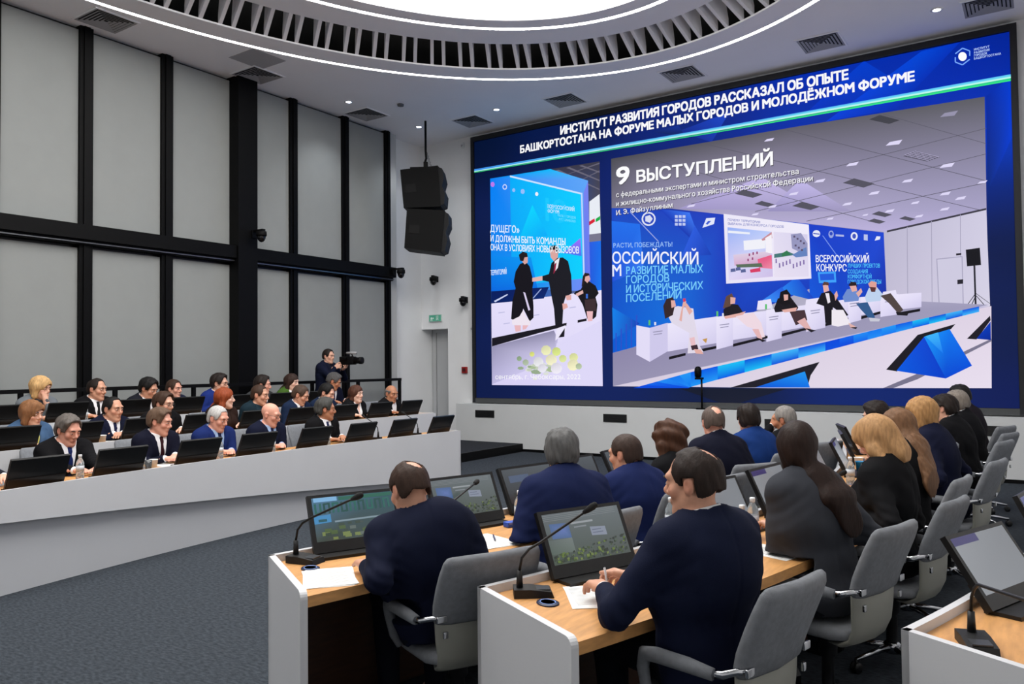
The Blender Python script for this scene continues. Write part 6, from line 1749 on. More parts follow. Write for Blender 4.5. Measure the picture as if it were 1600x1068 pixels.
            low = np.where(b > .012, np.maximum(b - .046 - .25 * np.clip(d, -1, 1), -(d + .004)), np.where(b > -.035, -(d - .026), -(d + .068)))
            v = np.maximum(v, np.maximum(low, front * .7))
            if hair == 'bald': v = np.maximum(v, np.minimum(d - .055 - np.clip(-b - .05, 0, 1) * .3, 1))
            if hair == 'crown':
                r_ = np.sqrt(((a - .010) / .034) ** 2 + ((b + .066) / .040) ** 2); v = np.maximum(v, np.where(d > .03, (1 - r_) * .03, -1))
            return v
        f.every(cut)
        child('hair', f, hair_mat(hn, hcol), 1)
    if beard:
        f = Field([axis_steps(hc[a] - .15, hc[a] + .15, hf, [], hf) for a in range(3)])
        f.ell(L(0, .028, -.045), np.array((.060, .066, .078)) * hs, AH); f.ell(L(0, .072, -.104), np.array((.026, .021, .020)) * hs, AH, .03)
        def cut(X, Y, Z, v):
            dx, dy, dz = X - hc[0], Y - hc[1], Z - hc[2]
            a = hx[0] * dx + hx[1] * dy + hx[2] * dz; b = hy[0] * dx + hy[1] * dy + hy[2] * dz; d = hz[0] * dx + hz[1] * dy + hz[2] * dz
            v = np.maximum(v, d + .045 - .4 * np.abs(a)); v = np.maximum(v, -np.maximum(np.abs(a) - .024, np.abs(d + .064) - .012)); return v
        f.every(cut); child('beard', f, hair_mat(*beard), 1)
    # ------------------------------------------------ eyes, brows, glasses (only where the face can be seen)
    Mh = Matrix([list(hx) + [0], list(hy) + [0], list(hz) + [0], [0, 0, 0, 1]]).transposed(); Mh.translation = Vector(hc)
    Mh = Mh @ Matrix.Scale(hs, 4)
    em = mat('eye_white', (205, 200, 196), .25); im = mat('iris', (30, 22, 18), .15)
    down = head[1] > 14
    for sd in (-1, 1):
        m = MB(); m.ball((sd * .032, .0845, .0055 if not down else .002), (.0115, .0105, .0046 if not down else .003), 10, Mh); n0 = len(m.f)
        m.ball((sd * .032 + .001, .0925, .0055 if not down else .002), (.0052, .0035, .0045 if not down else .0029), 8, Mh)
        me = m.mesh('eye', [em, im])
        me.polygons.foreach_set('material_index', [0] * n0 + [1] * (len(m.f) - n0))
        o = bpy.data.objects.new('eye', me); COL.objects.link(o); o.parent = body
        m = MB(); m.tube([(sd * .014, .0975, .025), (sd * .030, .0985, .031), (sd * .046, .088, .027)], [.0035, .0042, .0025], 6, Mh)
        m.build('eyebrow', mat('brow_%d_%d' % (brow[0], brow[1]), brow, .8), body)
    if glasses:
        m = MB()
        for sd in (-1, 1):
            pts_ = [(sd * .033 + .024 * math.cos(a), .1055 - abs(.3 * .024 * math.cos(a)) * (1 if math.cos(a) * sd > 0 else 0), .004 + .017 * math.sin(a)) for a in [2 * PI * k / 14 for k in range(15)]]
            m.tube(pts_, .0017, 5, Mh); m.tube([(sd * .057, .098, .010), (sd * .082, .03, .010), (sd * .080, -.015, .008)], .0018, 5, Mh)
        m.tube([(-.010, .110, .008), (.010, .110, .008)], .0015, 5, Mh)
        m.build('glasses', mat('glasses_frame', (22, 20, 20), .3), body)
    if badge:
        m = MB(); m.prism([(.0, .0), (.014, .0), (.014, .009), (.0, .009)], 0, .003)
        p = nb - w2 * .12 + u * .085 + v2 * .128
        Mb = Matrix([list(u) + [0], list(w2) + [0], list(v2) + [0], [0, 0, 0, 1]]).transposed(); Mb.translation = Vector(p)
        m2 = MB(); m2.add([tuple(Mb @ Vector(q_)) for q_ in m.v], m.f); m2.build('lapel_pin', mat('pin', (190, 196, 210), .3, .8), body)
    info = dict(hc=hc, nb=nb, EL=EL, WR=WR, SH=SH, hip=hip, body=body, face=face, root=root)
    return info
# ---------------------------------------------------------------- who sits where
NAVY, NAVY2, BLUE, BLACK, CHAR, DGREY = ('navy', (14, 19, 40)), ('navy_bright', (19, 28, 64)), ('royal', (20, 50, 108)), ('black', (13, 13, 16)), ('charcoal', (24, 26, 34)), ('dark_grey', (52, 54, 60))
BROWN, DARK, GREY, SILVER, BLOND, RED, LBROWN, BLK = ('brown', (58, 40, 30)), ('dark', (30, 22, 19)), ('grey', (104, 100, 98)), ('silver', (176, 174, 172)), ('blond', (196, 158, 108)), ('red', (134, 62, 32)), ('light_brown', (112, 82, 60)), ('black', (16, 14, 14))
SUIT = ('dark', (17, 19, 28))
LB = ('pale_blue', (150, 172, 205))
def left(label, at, base, row, **k):
    o = dict(h=.011, hf=.006, lean=12, head=(22, 10, 0), trousers=SUIT, headsize=1.06)
    o.update(k)
    face = o.pop('face') if 'face' in o else row.yaw(at[1])
    i = make_person(label, at, face, base, row=row, chair='own', **o); SEATED.append((i, None)); return i
SEATED = []
T1, T2, T3 = 0., .15, .30
# front row under the windows
left('person in a dark jacket, only sleeve and hand showing on the front desk', (-7.25, 2.72, 1.25), T1, ROW_L1, coat=CHAR, hair='short', hair_col=DARK, hands={-1: dict(w=(-6.78, 2.98, .785), d=(.2, .9, 0))})
left('grey-haired person in a black suit and blue tie looking down at the front desk', (-7.2500, 3.6579, 1.2478), T1, ROW_L1, coat=BLACK, tie=('blue', (24, 36, 86)), hair='side', hair_col=('grey_mix', (92, 86, 82)), head=(12, 20, 0), skin='pink', size=1.03, wide=1.06, hands={-1: dict(p=(-.10, .42, .80), d=(.6, .8, 0), curl=.7), 1: dict(p=(.12, .42, .80), d=(-.7, .7, 0), curl=.6)})
left('brown-haired person in a dark suit, hands folded beside a white paper cup', (-7.2500, 4.5369, 1.2704), T1, ROW_L1, coat=('midnight', (15, 17, 34)), tie=('wine', (48, 18, 24)), hair='side', hair_col=('ash', (92, 72, 58)), head=(30, 12, 0), skin='pink', hands={-1: dict(p=(-.03, .42, .82), d=(.5, .85, -.1), curl=1.0), 1: dict(p=(.09, .43, .80), d=(-.8, .6, 0), curl=.9)})
left('white-haired person in a bright blue suit looking down at the front desk', (-7.2500, 5.2021, 1.2558), T1, ROW_L1, coat=('blue_suit', (22, 38, 92)), tie=('navy', (20, 24, 50)), shirt=LB, hair='crew', hair_col=SILVER, head=(16, 18, 0), skin='pink', wide=1.05, badge=True, hands={-1: dict(p=(-.02, .44, .80), d=(.6, .8, 0), curl=.9), 1: dict(p=(.10, .44, .80), d=(-.8, .6, 0), curl=.9)})
left('bald person with glasses in a navy suit and light blue shirt', (-7.2500, 5.8873, 1.2574), T1, ROW_L1, coat=NAVY, tie=('navy', (20, 24, 50)), shirt=LB, hair=None, head=(24, 16, 0), skin='pink', glasses=True, wide=1.06, brow=(120, 96, 80), hands={-1: dict(p=(-.02, .44, .80), d=(.6, .8, 0), curl=.8), 1: dict(p=(.12, .44, .80), d=(-.8, .6, 0), curl=.8)})
left('tanned person with grey-black hair in a black suit turning towards the screen', (-7.2500, 6.6827, 1.2820), T1, ROW_L1, coat=BLACK, tie=('slate', (40, 46, 80)), hair='thick', hair_col=('pepper', (62, 62, 60)), head=(48, 4, 0), skin='tan', hands={1: dict(p=(.06, .44, .80), d=(-.7, .7, 0), curl=.7)})
# second row
left('woman with a reddish bob, blue jacket and yellow blouse in the second row', (-8.3800, 3.8523, 1.3497), T2, ROW_L2, woman=True, coat=('denim', (62, 88, 120)), shirt=('yellow', (196, 190, 96)), tie=None, collar_open=True, vneck=.26, hair='bob', hair_col=('auburn_bob', (128, 88, 58)), head=(20, 8, 0), hands={1: dict(p=(.10, .40, .80))})
left('person with receding black hair in a navy suit, hands joined, in the second row', (-8.3800, 4.6749, 1.3611), T2, ROW_L2, coat=NAVY, hair='crown', hair_col=BLK, head=(14, 6, 0), skin='mid', brow=(20, 16, 16), hands={-1: dict(p=(-.04, .43, .82), d=(.8, .6, 0), curl=.5), 1: dict(p=(.06, .43, .82), d=(-.8, .6, 0), curl=.5)})
left('person with glasses and a dark jacket seated behind the brown-haired person', (-8.3800, 5.2752, 1.3881), T2, ROW_L2, coat=BLACK, hair='thick', hair_col=BROWN, glasses=True, head=(20, 8, 0), badge=True)
left('woman with long red hair and a brown top looking towards the screen', (-8.3800, 6.0765, 1.4146), T2, ROW_L2, woman=True, coat=('dark_brown', (40, 26, 22)), lapel=False, tie=None, shirt=('dark_brown_top', (44, 30, 26)), hair='long', hair_col=RED, head=(52, 2, 0), skin='pale', wide=.95)
left('person in a dark teal military uniform in the second row', (-8.3800, 6.6123, 1.4392), T2, ROW_L2, coat=('uniform', (22, 40, 50)), lapel=False, tie=None, shirt=('uniform_shirt', (30, 48, 58)), hair='crew', hair_col=BROWN, head=(26, 8, 0), skin='mid', wide=.95, badge=True)
left('person in a navy suit bending over the second row desk beside the uniformed officer', (-8.3800, 7.3211, 1.4021), T2, ROW_L2, coat=('navy_suit', (22, 36, 62)), tie=('navy', (20, 24, 50)), hair='short', hair_col=('brown_mix', (70, 54, 44)), head=(28, 24, 0), skin='mid', lean=16, wide=.94)
left('dark-haired person in a blue suit raising a hand by the notebook, second row', (-8.3800, 7.7849, 1.4157), T2, ROW_L2, coat=('navy_suit', (22, 36, 62)), hair='short', hair_col=BLK, head=(22, 22, 0), lean=14, wide=.94, hands={1: dict(p=(.06, .40, .93), d=(-.6, .5, .4), curl=.9)})
left('woman with wavy chestnut hair, black jacket and white blouse in the second row', (-8.3800, 8.3086, 1.3828), T2, ROW_L2, woman=True, coat=BLACK, tie=None, collar_open=True, hair='long', hair_col=('chestnut', (74, 44, 32)), head=(6, 2, 0), skin='pale')
left('grey balding person in a black suit at the screen end of the second row', (-8.3800, 9.0739, 1.3611), T2, ROW_L2, coat=BLACK, hair='bald', hair_col=GREY, head=(-8, 10, 0), skin='tan', tie=None, shirt=('white', (225, 225, 228)))
# rear row
left('blond woman in a grey jacket resting her chin on her hand in the rear row', (-9.5000, 4.4617, 1.5786), T3, ROW_L3, woman=True, coat=('tweed', (106, 112, 118)), lapel=False, tie=None, shirt=('grey_top', (80, 84, 90)), hair='bob', hair_col=BLOND, head=(24, 10, 0), lean=16, vneck=.10, hands={-1: dict(p=(-.02, .25, 1.02), d=(.1, -.1, 1), n=(.2, -1, .1), curl=1.1, pole=(-.3, .2, -1)), 1: dict(p=(.02, .30, .82), d=(-.8, .5, 0))})
left('person with dark receding hair and dark tie in the rear row before the first mullion', (-9.5000, 5.1010, 1.5505), T3, ROW_L3, coat=BLACK, tie=('black', (20, 20, 24)), hair='crown', hair_col=DARK, head=(24, 6, 0), skin='mid', brow=(26, 20, 18))
left('black-haired person in a dark suit looking down in the rear row', (-9.5000, 5.7935, 1.5278), T3, ROW_L3, coat=CHAR, hair='thick', hair_col=BLK, head=(24, 22, 0), skin='mid', lean=16, tie=('grey', (70, 70, 76)))
left('young person with short brown hair half hidden by a black monitor in the rear row', (-10.3000, 6.6315, 1.4983), T3, None, face=-90, coat=('dusk', (36, 42, 62)), lapel=False, tie=None, hair='short', hair_col=BROWN, head=(18, 4, 0), skin='pink', shirt=('dusk_shirt', (70, 80, 110)), hands={-1: dict(p=(-.09, .30, .70)), 1: dict(p=(.09, .30, .70))})
left('person in a vivid blue suit with glasses behind the red-haired woman', (-9.5000, 6.8163, 1.5767), T3, ROW_L3, coat=('vivid_blue', (26, 44, 110)), tie=None, hair='thick', hair_col=DARK, glasses=True, head=(30, 8, 0))
left('person in a dark grey suit behind the uniformed officer', (-9.5000, 7.5417, 1.5368), T3, ROW_L3, coat=('grey_suit', (58, 60, 62)), hair='thick', hair_col=DARK, head=(40, 6, 0), skin='pink', wide=.98)
left('woman with long dark hair and a green jacket in the rear row', (-9.5000, 8.0752, 1.5562), T3, ROW_L3, woman=True, coat=('green', (62, 92, 36)), lapel=False, tie=None, shirt=('white', (225, 225, 228)), hair='long', hair_col=('dark_brown', (48, 32, 26)), head=(16, 6, 0), skin='pale')
left('grey-haired person in navy bowing low in the rear row before the camera operator', (-9.5000, 8.9912, 1.5413), T3, ROW_L3, coat=NAVY, hair='thick', hair_col=('iron', (78, 76, 76)), head=(36, 26, 0), skin='tan', lean=20)
# camera operator on the walkway
cam_p = (-10.2000, 9.4638, 1.9627)
op = make_person('person standing by the blinds and filming with a black video camera', cam_p, -82, .30, h=.011, hf=.007, lean=6, head=(0, 4, 0), stand=True, coat=('navy', (17, 24, 50)), lapel=False, tie=None, shirt=('dark_shirt', (24, 28, 44)), hair='short', hair_col=DARK, seat=.9,
   hands={-1: dict(p=(-.17, .24, 1.31), d=(.2, .8, .35), n=(.2, -.3, .9), curl=.7, pole=(-.7, .1, -.7)), 1: dict(p=(.0, .20, 1.34), d=(-.35, .8, .3), n=(-.9, -.1, 0), curl=.9, pole=(.8, .1, -.6))})
b_ = op['body']; hp_ = b_.location
cm = thing('video_camera', 'black shoulder video camera held up by the standing camera operator', 'video camera', (hp_[0], hp_[1], .30), math.radians(-82))
q = op['hc']; cx_, cy_, cz_ = q[0] - .155, q[1] + .29, q[2] - .075
m = MB(); m.cbox((cx_, cy_, cz_), (.10, .30, .14), bev=.012); m.box(cx_ - .03, cx_ + .03, cy_ - .10, cy_ + .10, cz_ + .07, cz_ + .075); m.build('body', spk, cm)
m = MB(); m.lathe([(.03, -.02), (.055, .0), (.055, .10), (.062, .11), (.062, .16), (.03, .162)], 18, Matrix.Translation((cx_, cy_ + .14, cz_)) @ Matrix.Rotation(-PI / 2, 4, 'X')); m.build('lens', black, cm)
m = MB(); m.tube([(cx_, cy_ - .09, cz_ + .07), (cx_, cy_ - .08, cz_ + .12), (cx_, cy_ + .08, cz_ + .12), (cx_, cy_ + .10, cz_ + .07)], .012, 8); m.build('carry_handle', black, cm)
m = MB(); m.cbox((cx_ + .08, cy_ - .02, cz_ + .04), (.06, .09, .05), bev=.008); m.build('viewfinder', black, cm)
m = MB(); m.tube([(cx_ + .03, cy_ + .0, cz_ + .13), (cx_ + .03, cy_ + .20, cz_ + .13)], [.02, .024], 10); m.build('microphone', mat('mic_fur', (150, 150, 152), .9), cm)

# right-hand rows, seen from behind
def right(label, at, face, row, chair=None, **k):
    o = dict(h=.009, hf=.0055, lean=14, head=(0, 8, 0), trousers=SUIT, shoes=True)
    o.update(k)
    i = make_person(label, at, face, 0., row=row, chair=chair or 'own', **o); SEATED.append((i, chair)); return i
right('person with thinning brown hair, navy suit, bent over the desk nearest the open floor', (-2.4491, 2.7303, 1.2298), 64, ROW_R1, ((-2.24, 2.85), 65.7, .94), h=.0075, hf=.0048, coat=NAVY, hair='crown', hair_col=('brown_thin', (52, 36, 28)), head=(8, 22, 0), lean=17, skin='mid', wide=1.12, round_back=1, hands={-1: dict(w=(-2.4854, 2.5253, 0.8000), tip=(-2.7842, 2.7050, 0.8000), curl=.55), 1: dict(p=(.10, .36, .80))})
right('grey-haired person in a navy suit squarely from behind, front row facing the screen', (-2.2230, 3.7622, 1.3139), 54, ROW_R1, ((-2.10, 3.62), 74), h=.0085, hf=.005, coat=NAVY2, hair='thick', hair_col=('steel', (84, 84, 84)), head=(-16, 4, 0), skin='mid', wide=1.1, round_back=.5)
right('short-haired person in a blue suit in profile beside the grey-haired navy suit', (-2.1888, 4.4522, 1.2360), 70, ROW_R1, None, coat=('navy_blue', (21, 32, 74)), hair='crew', hair_col=('brown_crop', (56, 42, 36)), head=(14, 8, 0), skin='mid', lean=18, wide=1.08)
right('woman with curly brown hair and a black jacket in the front row', (-2.1801, 5.1215, 1.2627), 74, ROW_R1, None, woman=True, coat=BLACK, tie=None, hair='curly', hair_col=('curly_brown', (70, 44, 30)), head=(4, 6, 0))
right('balding person with glasses from behind, before the small bright blue monitor', (-2.1463, 5.9270, 1.3381), 58, ROW_R1, None, coat=('midnight', (15, 17, 34)), hair='crown', hair_col=('salt', (84, 72, 66)), head=(-22, 4, 0), glasses=True, skin='pink', wide=1.1)
right('dark-haired person in a royal blue suit from behind', (-2.1254, 6.7271, 1.3096), 62, ROW_R1, None, coat=BLUE, hair='thick', hair_col=DARK, head=(-24, 4, 0), skin='mid', shirt=('pale', (205, 212, 222)))
gp = (-2.0949, 7.6554, 1.2532)
right('grey-haired person resting a cheek on the left hand', gp, 66, ROW_R1, None, coat=BLACK, hair='crew', hair_col=('grey_crop', (128, 124, 120)), head=(12, 10, -10), skin='tan', hands={-1: dict(p=(-.06, .24, 1.06), d=(.15, -.25, .95), n=(.9, -.2, 0), curl=.45, pole=(-.5, .35, -.7))})
# second right-hand row
right('large navy-suited person with thinning dark hair, both hands on white papers', (-1.0921, 2.7742, 1.3655), 68, ROW_R2, ((-1.035, 2.81), 76), h=.0062, hf=.004, coat=('navy_near', (14, 20, 42)), hair='crown', hair_col=('dark_thin', (36, 26, 22)), head=(22, 6, 0), skin='mid', wide=1.12, lean=13, round_back=.6, tie=None, stubble=.25,
   cuff=.87, hands={-1: dict(w=(-1.4048, 2.6819, 0.8250), tip=(-1.6276, 2.8715, 0.8300), curl=.5, pole=(-.7, -.2, -.6)), 1: dict(w=(-1.3720, 2.8699, 0.8250), tip=(-1.5474, 2.9227, 0.8350), n=(-.5, -.2, -.8), curl=.75)})
right('woman with long dark brown hair down her back in a dark grey jacket', (-1.0311, 4.0230, 1.3751), 60, ROW_R2, ((-.89, 3.96), 74), h=.0075, hf=.005, woman=True, coat=DGREY, tie=None, hair='pony', hair_col=('dark_long', (34, 20, 15)), head=(-38, 4, 0), skin='mid', lean=15, wide=1.06,
   hands={-1: dict(w=(-1.1698, 4.1257, 0.8200), tip=(-1.2480, 4.1714, 0.8500), curl=.7), 1: dict(p=(.08, .34, .82), d=(-.8, .6, .1))})
right('woman with wavy blond hair and a black jacket bowing over her papers', (-0.8631, 4.8627, 1.3353), 74, ROW_R2, ((-.74, 4.80), 78), h=.008, hf=.005, woman=True, coat=BLACK, tie=None, hair='wave', hair_col=('blond_wave', (172, 132, 90)), head=(6, 32, 0), skin='pink', lean=26, hands={-1: dict(w=(-0.8770, 4.6935, 0.8000), tip=(-0.9863, 4.9837, 0.8000), curl=.6), 1: dict(p=(.06, .34, .80), d=(-.8, .5, 0))})
right('woman with very long light brown hair in black, beyond the blond woman', (-0.8698, 5.8844, 1.3465), 74, ROW_R2, ((-.78, 5.66), 82), woman=True, coat=BLACK, tie=None, hair='long', hair_col=('honey', (110, 80, 57)), head=(4, 14, 0), lean=18, shoes=False)
right('person with dark brown hair of whom only the head top shows behind the blond woman', (-1.3286, 7.8101, 1.2972), 88, ROW_R2, None, shoes=False, coat=CHAR, hair='thick', hair_col=DARK, head=(0, 16, 0), lean=26)
right('person with short fair hair in a navy jacket in the second row', (-0.8299, 6.8160, 1.3819), 78, ROW_R2, None, woman=True, coat=('ink', (14, 18, 40)), tie=None, hair='bob', hair_col=('fair', (164, 124, 80)), head=(2, 14, 0), lean=14, wide=.95, shirt=None)
right('dark-haired person in a black suit with one ear showing, second row', (-0.8228, 8.4527, 1.3438), 74, ROW_R2, None, coat=BLACK, hair='thick', hair_col=DARK, head=(0, 8, 0), lean=15, wide=1.1)
right('grey-haired person in a black suit near the far end of the second row', (-0.7946, 9.3775, 1.3486), 72, ROW_R2, None, coat=BLACK, hair='thick', hair_col=('grey_far', (120, 112, 104)), head=(0, 6, 0), lean=14)
right('black-haired person in a plum-black suit at the far end of the second row', (-0.8403, 10.3117, 1.3815), 66, ROW_R2, None, coat=('plum_black', (26, 20, 28)), hair='thick', hair_col=BLK, head=(0, 4, 0), skin='tan', lean=14, wide=1.12)
# ---------------------------------------------------------------- on the desks
def on_row(row, y, d, base, dz=0., s=0.):
    p = row.at(y, d, base + .7505 + dz, s); return (p.x, p.y, p.z)
def mon(label, row, y, base, kind='dim', d=.14, turn=0., group=None, src=None, tilt=26):
    loc = on_row(row, y, d, base); rz = math.radians(row.yaw(y) + turn)
    if src is not None: return dup(src, label, loc, rz, group)
    small = row.side < 0
    return make_monitor(label, loc, rz, kind, .43 if small else .47, .262 if small else .292, tilt, group=group)
MB0 = mon('black back of the monitor in front of the dark-sleeved person at the photo edge', ROW_L1, 3.010, T1, group='monitors on the front window desk')
for y, lb in ((3.733, 'black back of the front desk monitor between the grey-haired and brown-haired persons'), (4.547, 'black back of the front desk monitor between the brown-haired and white-haired persons'),
              (5.253, 'black back of the front desk monitor between the white-haired and bald persons'), (6.047, 'black back of the front desk monitor between the bald and tanned persons'),
              (6.762, 'first unattended front desk monitor past the tanned person'), (7.459, 'middle one of the three unattended monitors on the front desk'), (8.149, 'last monitor at the screen end of the white front desk')):
    mon(lb, ROW_L1, y, T1, src=MB0, group='monitors on the front window desk')
for y, lb in ((3.452, 'black monitor back before the woman with the yellow blouse'), (4.049, 'black monitor back behind the grey-haired person in the black suit'), (4.718, 'black monitor back beside the joined-hands person in the second row'), (5.405, 'black monitor back behind the shoulder of the white-haired person, second row'), (6.154, 'black monitor back in front of the uniformed officer'),
              (6.852, 'black monitor back right behind the bald person with glasses'), (7.589, 'black monitor back before the dark-haired person raising a hand'), (8.276, 'black monitor back in front of the woman with chestnut hair'), (8.920, 'last monitor of the second row, before the grey balding person')):
    mon(lb, ROW_L2, y, T2, src=MB0, group='monitors on the second window desk')
for y, lb in ((3.930, 'rear row monitor back left of the blond woman in grey'), (4.510, 'rear row monitor back between the blond woman and the dark-tied person'), (5.270, 'rear row monitor back before the black-haired person looking down'), (6.002, 'rear row monitor back hiding the young short-haired person'), (6.850, 'rear row monitor back before the person in vivid blue'), (7.476, 'rear row monitor back before the person in the dark grey suit'), (8.188, 'rear row monitor back beside the woman in green')):
    mon(lb, ROW_L3, y, T3, src=MB0, group='monitors on the rear window desk')
mon('monitor with teal lettering in front of the bent-over navy suit on the near front desk', ROW_R1, 2.917, 0, 'letters', d=.16)
mon('monitor showing the forum slide between the two broad navy backs', ROW_R1, 3.672, 0, 'slide')
mon('monitor peeking out beside the grey-haired navy suit', ROW_R1, 4.259, 0, 'dim')
mon('dim monitor before the short-haired person in profile', ROW_R1, 4.804, 0, 'dim')
mon('dark monitor before the curly-haired woman', ROW_R1, 5.449, 0, 'dim')
mon('small bright blue and lilac monitor left of the balding person with glasses', ROW_R1, 6.707, 0, 'photo')
mon('monitor showing the forum slide with green plants, before the man with papers', ROW_R2, 3.141, 0, 'slide')
mon('grey monitor with a painted reflection between the big navy back and the long-haired woman', ROW_R2, 4.252, 0, 'grey')
mon('grey monitor just behind the head of the woman in dark grey', ROW_R2, 4.962, 0, 'grey')
mon('grey monitor right in front of the blond woman', ROW_R2, 5.930, 0, 'grey')
for y_, lb in ((6.9, 'dim monitor before the dark head behind the blond woman'), (7.7, 'dim monitor before the dark-haired person with one ear showing'), (8.5, 'dim monitor at the far end of the second oak desk')): mon(lb, ROW_R2, y_, 0, 'grey')
mon('large pale grey monitor on the nearest desk in the lower right corner', ROW_R3, 3.622, 0, 'grey', d=.17, tilt=34)
mon('purple-edged monitor at the far end of the nearest desk', ROW_R3, 4.7, 0, 'photo', d=.12)

# microphones
def mic_to(label, base_pt, head_pt):
    dx, dy = head_pt[0] - base_pt[0], head_pt[1] - base_pt[1]
    return make_mic(label, (base_pt[0], base_pt[1], .7505), math.atan2(-dx, dy), reach=max(.12, math.hypot(dx, dy)), rise=head_pt[2] - .75 + .02)
mic_to('black gooseneck microphone by the end panel nearest the open floor', (-2.9700, 2.5530, 0.7500), (-2.6628, 2.6160, 0.9850))
mic_to('black gooseneck microphone by the white papers on the nearer oak desk', (-1.7630, 2.6614, 0.7505), (-1.5571, 2.8186, 1.0000))
mic_to('black gooseneck microphone on the nearest desk in the lower corner', (-0.2215, 3.0063, 0.7505), (-0.0097, 2.3854, 0.9800))
mic_to('black gooseneck microphone before the slide monitor between the two navy backs', (-2.5961, 3.2364, 0.7505), (-2.7146, 3.6196, 0.9200))
def mic(label, row, y, base, s=0., turn=0., src=None):
    loc = on_row(row, y, .22 if row.side < 0 else .30, base); rz = math.radians(row.yaw(y) + 180 + turn)
    return dup(src, label, loc, rz) if src is not None else make_mic(label, loc, rz, .22, .22)
M0 = mic('thin gooseneck microphone between the first two unattended monitors of the front desk', ROW_L1, 7.199, 0)
for row, y, base, lb, tn in ((ROW_L1, 7.894, 0, 'thin gooseneck microphone before the last monitor of the front desk', 0),
     (ROW_R1, 4.825, 0, 'gooseneck microphone at the chin of the short-haired person in profile', -20), (ROW_R1, 5.475, 0, 'gooseneck microphone before the curly-haired woman', -20), (ROW_R2, 4.432, 0, 'gooseneck microphone at the elbow of the woman in dark grey', -30), (ROW_R2, 4.950, 0, 'gooseneck microphone between the dark grey jacket and the blond woman', -30)):
    mic(lb, row, y, base, turn=tn, src=M0)
# bottles, cups, glasses
def bottle(label, p, tint=None): return make_bottle(label, p, 'water bottles on the desks', tint)
B0 = bottle('water bottle on the front desk before the grey-haired person in the black suit', on_row(ROW_L1, 3.445, .20, T1))
for row, y, d, base, lb in ((ROW_L1, 4.038, .20, T1, 'water bottle beside the paper cup on the front desk'), (ROW_L1, 4.939, .24, T1, 'water bottle before the white-haired person'), (ROW_L1, 5.616, .24, T1, 'water bottle before the bald person with glasses'), (ROW_L1, 6.433, .26, T1, 'water bottle before the tanned grey-haired person'),
     (ROW_L2, 3.686, .26, T2, 'water bottle before the woman with the yellow blouse'), (ROW_L2, 4.311, .22, T2, 'water bottle before the joined-hands person'), (ROW_L3, 4.802, .22, T3, 'water bottle on the rear desk before the dark-tied person'), (ROW_L3, 6.286, .22, T3, 'water bottle on the rear desk near the person in vivid blue')):
    dup(B0, lb, on_row(row, y, d, base))
for p, lb in ((on_row(ROW_R1, 3.858, .34, 0), 'water bottle left of the grey-haired navy suit'), ((-1.6776, 3.9779, 0.7505), 'water bottle showing behind the chin of the large navy-suited man'), (on_row(ROW_R2, 4.035, .30, 0), 'tall pale bottle beside the hands of the woman in dark grey'), (on_row(ROW_R2, 4.252, .24, 0), 'second bottle beside the hands of the woman in dark grey'), ((-1.2345, 6.3249, 0.7505), 'small bottle before the blond woman')):
    dup(B0, lb, p)
cup0 = make_cup('white paper cup on the front desk by the folded hands', on_row(ROW_L1, 4.129, .16, T1), 'paper cups on the desks')
dup(cup0, 'white paper cup beside the bottle of the joined-hands person', on_row(ROW_L2, 4.332, .14, T2))
dup(cup0, 'pale paper cup between the dark grey jacket and the blond woman', (-1.3613, 7.3344, 0.7505))
make_cup('bright blue cup among the glasses in front of the blond woman', (-1.2989, 7.0475, 0.7505), None, ('cup_blue', (20, 120, 170)))
g0 = make_glass('drinking glass beside the white paper cup on the front desk', on_row(ROW_L1, 4.043, .11, T1), 'drinking glasses')
dup(g0, 'drinking glass near the papers of the blond woman', (-1.1303, 6.5712, 0.7505)); dup(g0, 'drinking glass beside the blue cup', (-1.2222, 6.8350, 0.7505))
# papers and pens
def zrot(d): return math.radians(d)
make_paper('stack of white printed pages lying at the corner of the desk nearest the open floor', (-2.6248, 2.4234, 0.7505), zrot(52), 4)
make_paper('white pages with a pen lying between the two navy backs', (-2.4427, 3.3653, 0.7505), zrot(70), 3)
make_paper('white pages under the hands of the large navy-suited man', (-1.5121, 2.7988, 0.7505), zrot(40), 2)
make_paper('white pages in front of the blond woman', on_row(ROW_R2, 5.370, .44, 0), zrot(80), 3)
make_paper('white pages by the hands of the woman in dark grey', on_row(ROW_R2, 4.038, .46, 0), zrot(75), 2)
make_paper('white pages on the front desk before the brown-haired person', on_row(ROW_L1, 4.387, .34, T1), zrot(-80), 2, group=None)
make_paper('open notebook pages before the dark-haired person raising a hand', on_row(ROW_L2, 7.623, .32, T2), zrot(-90), 3)
make_paper('white pages before the joined-hands person in the second row', on_row(ROW_L2, 4.560, .33, T2), zrot(-85), 3)
make_paper('white pages on the rear desk before the person in vivid blue', on_row(ROW_L3, 6.524, .30, T3), zrot(-90), 3)
make_pen('dark blue pen lying on the white pages between the two navy backs', (-2.4545, 3.4397, 0.7552), zrot(40))
make_pen('white pen standing in the fingers of the large navy-suited man', (-1.4702, 2.8293, 0.8000), zrot(0), -1.25, ('pen_white', (220, 220, 222)))
make_socket('round blue desk socket beside the stack of printed pages', (-2.8158, 2.4949, 0.7505), zrot(60))
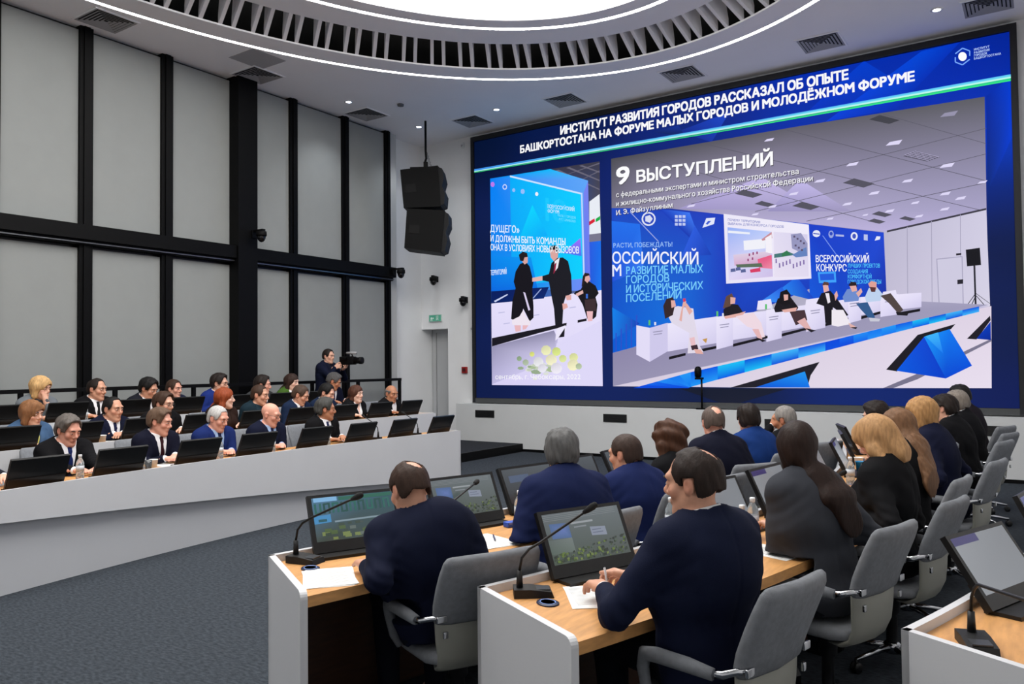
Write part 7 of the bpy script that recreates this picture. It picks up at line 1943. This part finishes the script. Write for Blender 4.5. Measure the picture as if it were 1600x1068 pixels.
make_socket('round blue-ringed desk socket before the white pages on the nearer oak desk', (-1.6232, 2.6296, 0.7505), zrot(60))
def small_box(name, label, cat, p, rz, size, col):
    t = thing(name, label, cat, p, zrot(rz)); m = MB(); m.cbox((0, 0, size[2] / 2), size, bev=.004); m.build('body', mat(*col), t)
    m = MB(); m.box(-size[0] * .4, size[0] * .4, -size[1] / 2 - .001, -size[1] / 2, size[2] * .55, size[2] * .9); m.build('label_strip', mat('box_strip', (120, 128, 190), .5), t); return t
small_box('card_holder', 'small navy card holder right of the slide monitor on the nearer oak desk', 'card holder', (-1.4669, 3.1835, 0.7505), 70, (.085, .05, .055), ('card_navy', (36, 38, 110), .5))
small_box('card_holder', 'small blue box beside the slide monitor between the two navy backs', 'card holder', (-2.5527, 3.7547, 0.7505), 70, (.09, .05, .03), ('card_blue', (40, 80, 180), .5))
t = thing('smartphone', 'white-edged phone standing beside the bottle left of the grey-haired navy suit', 'phone', (-2.8681, 4.2428, 0.7505), zrot(50))
m = MB(); m.cbox((0, 0, .075), (.072, .009, .148), Matrix.Rotation(-.15, 4, 'X'), bev=.003); m.build('body', mat('phone_white', (225, 226, 230), .3), t)
m = MB(); m.box(-.032, .032, -.0062, -.005, .012, .138, Matrix.Rotation(-.15, 4, 'X')); m.build('glass', mat('phone_glass', (12, 12, 14), .1), t)
# ---------------------------------------------------------------- chairs under everybody
chair0 = None
def put_chair(label, x, y, z, deg, group=None):
    global chair0
    if chair0 is None: chair0 = make_chair(label, (x, y, z), math.radians(deg)); return tag(chair0, group=group)
    return dup(chair0, label, (x, y, z), math.radians(deg), group)
for i, ch in SEATED:
    who = i['body']['label']
    r = i['root']
    short = who.split(' in the ')[0].split(', ')[0]
    short = ' '.join(short.split()[:8])
    if ch: x, y, deg = ch[0][0], ch[0][1], ch[1]
    else: x, y, deg = r[0], r[1], i['face']
    o = put_chair('grey conference chair under the ' + short, x, y, r[2], deg)
    if r[0] < -6: o.scale = (.86, 1, 1)
    if 'thinning brown' in who: o.scale = (1, 1, .94)
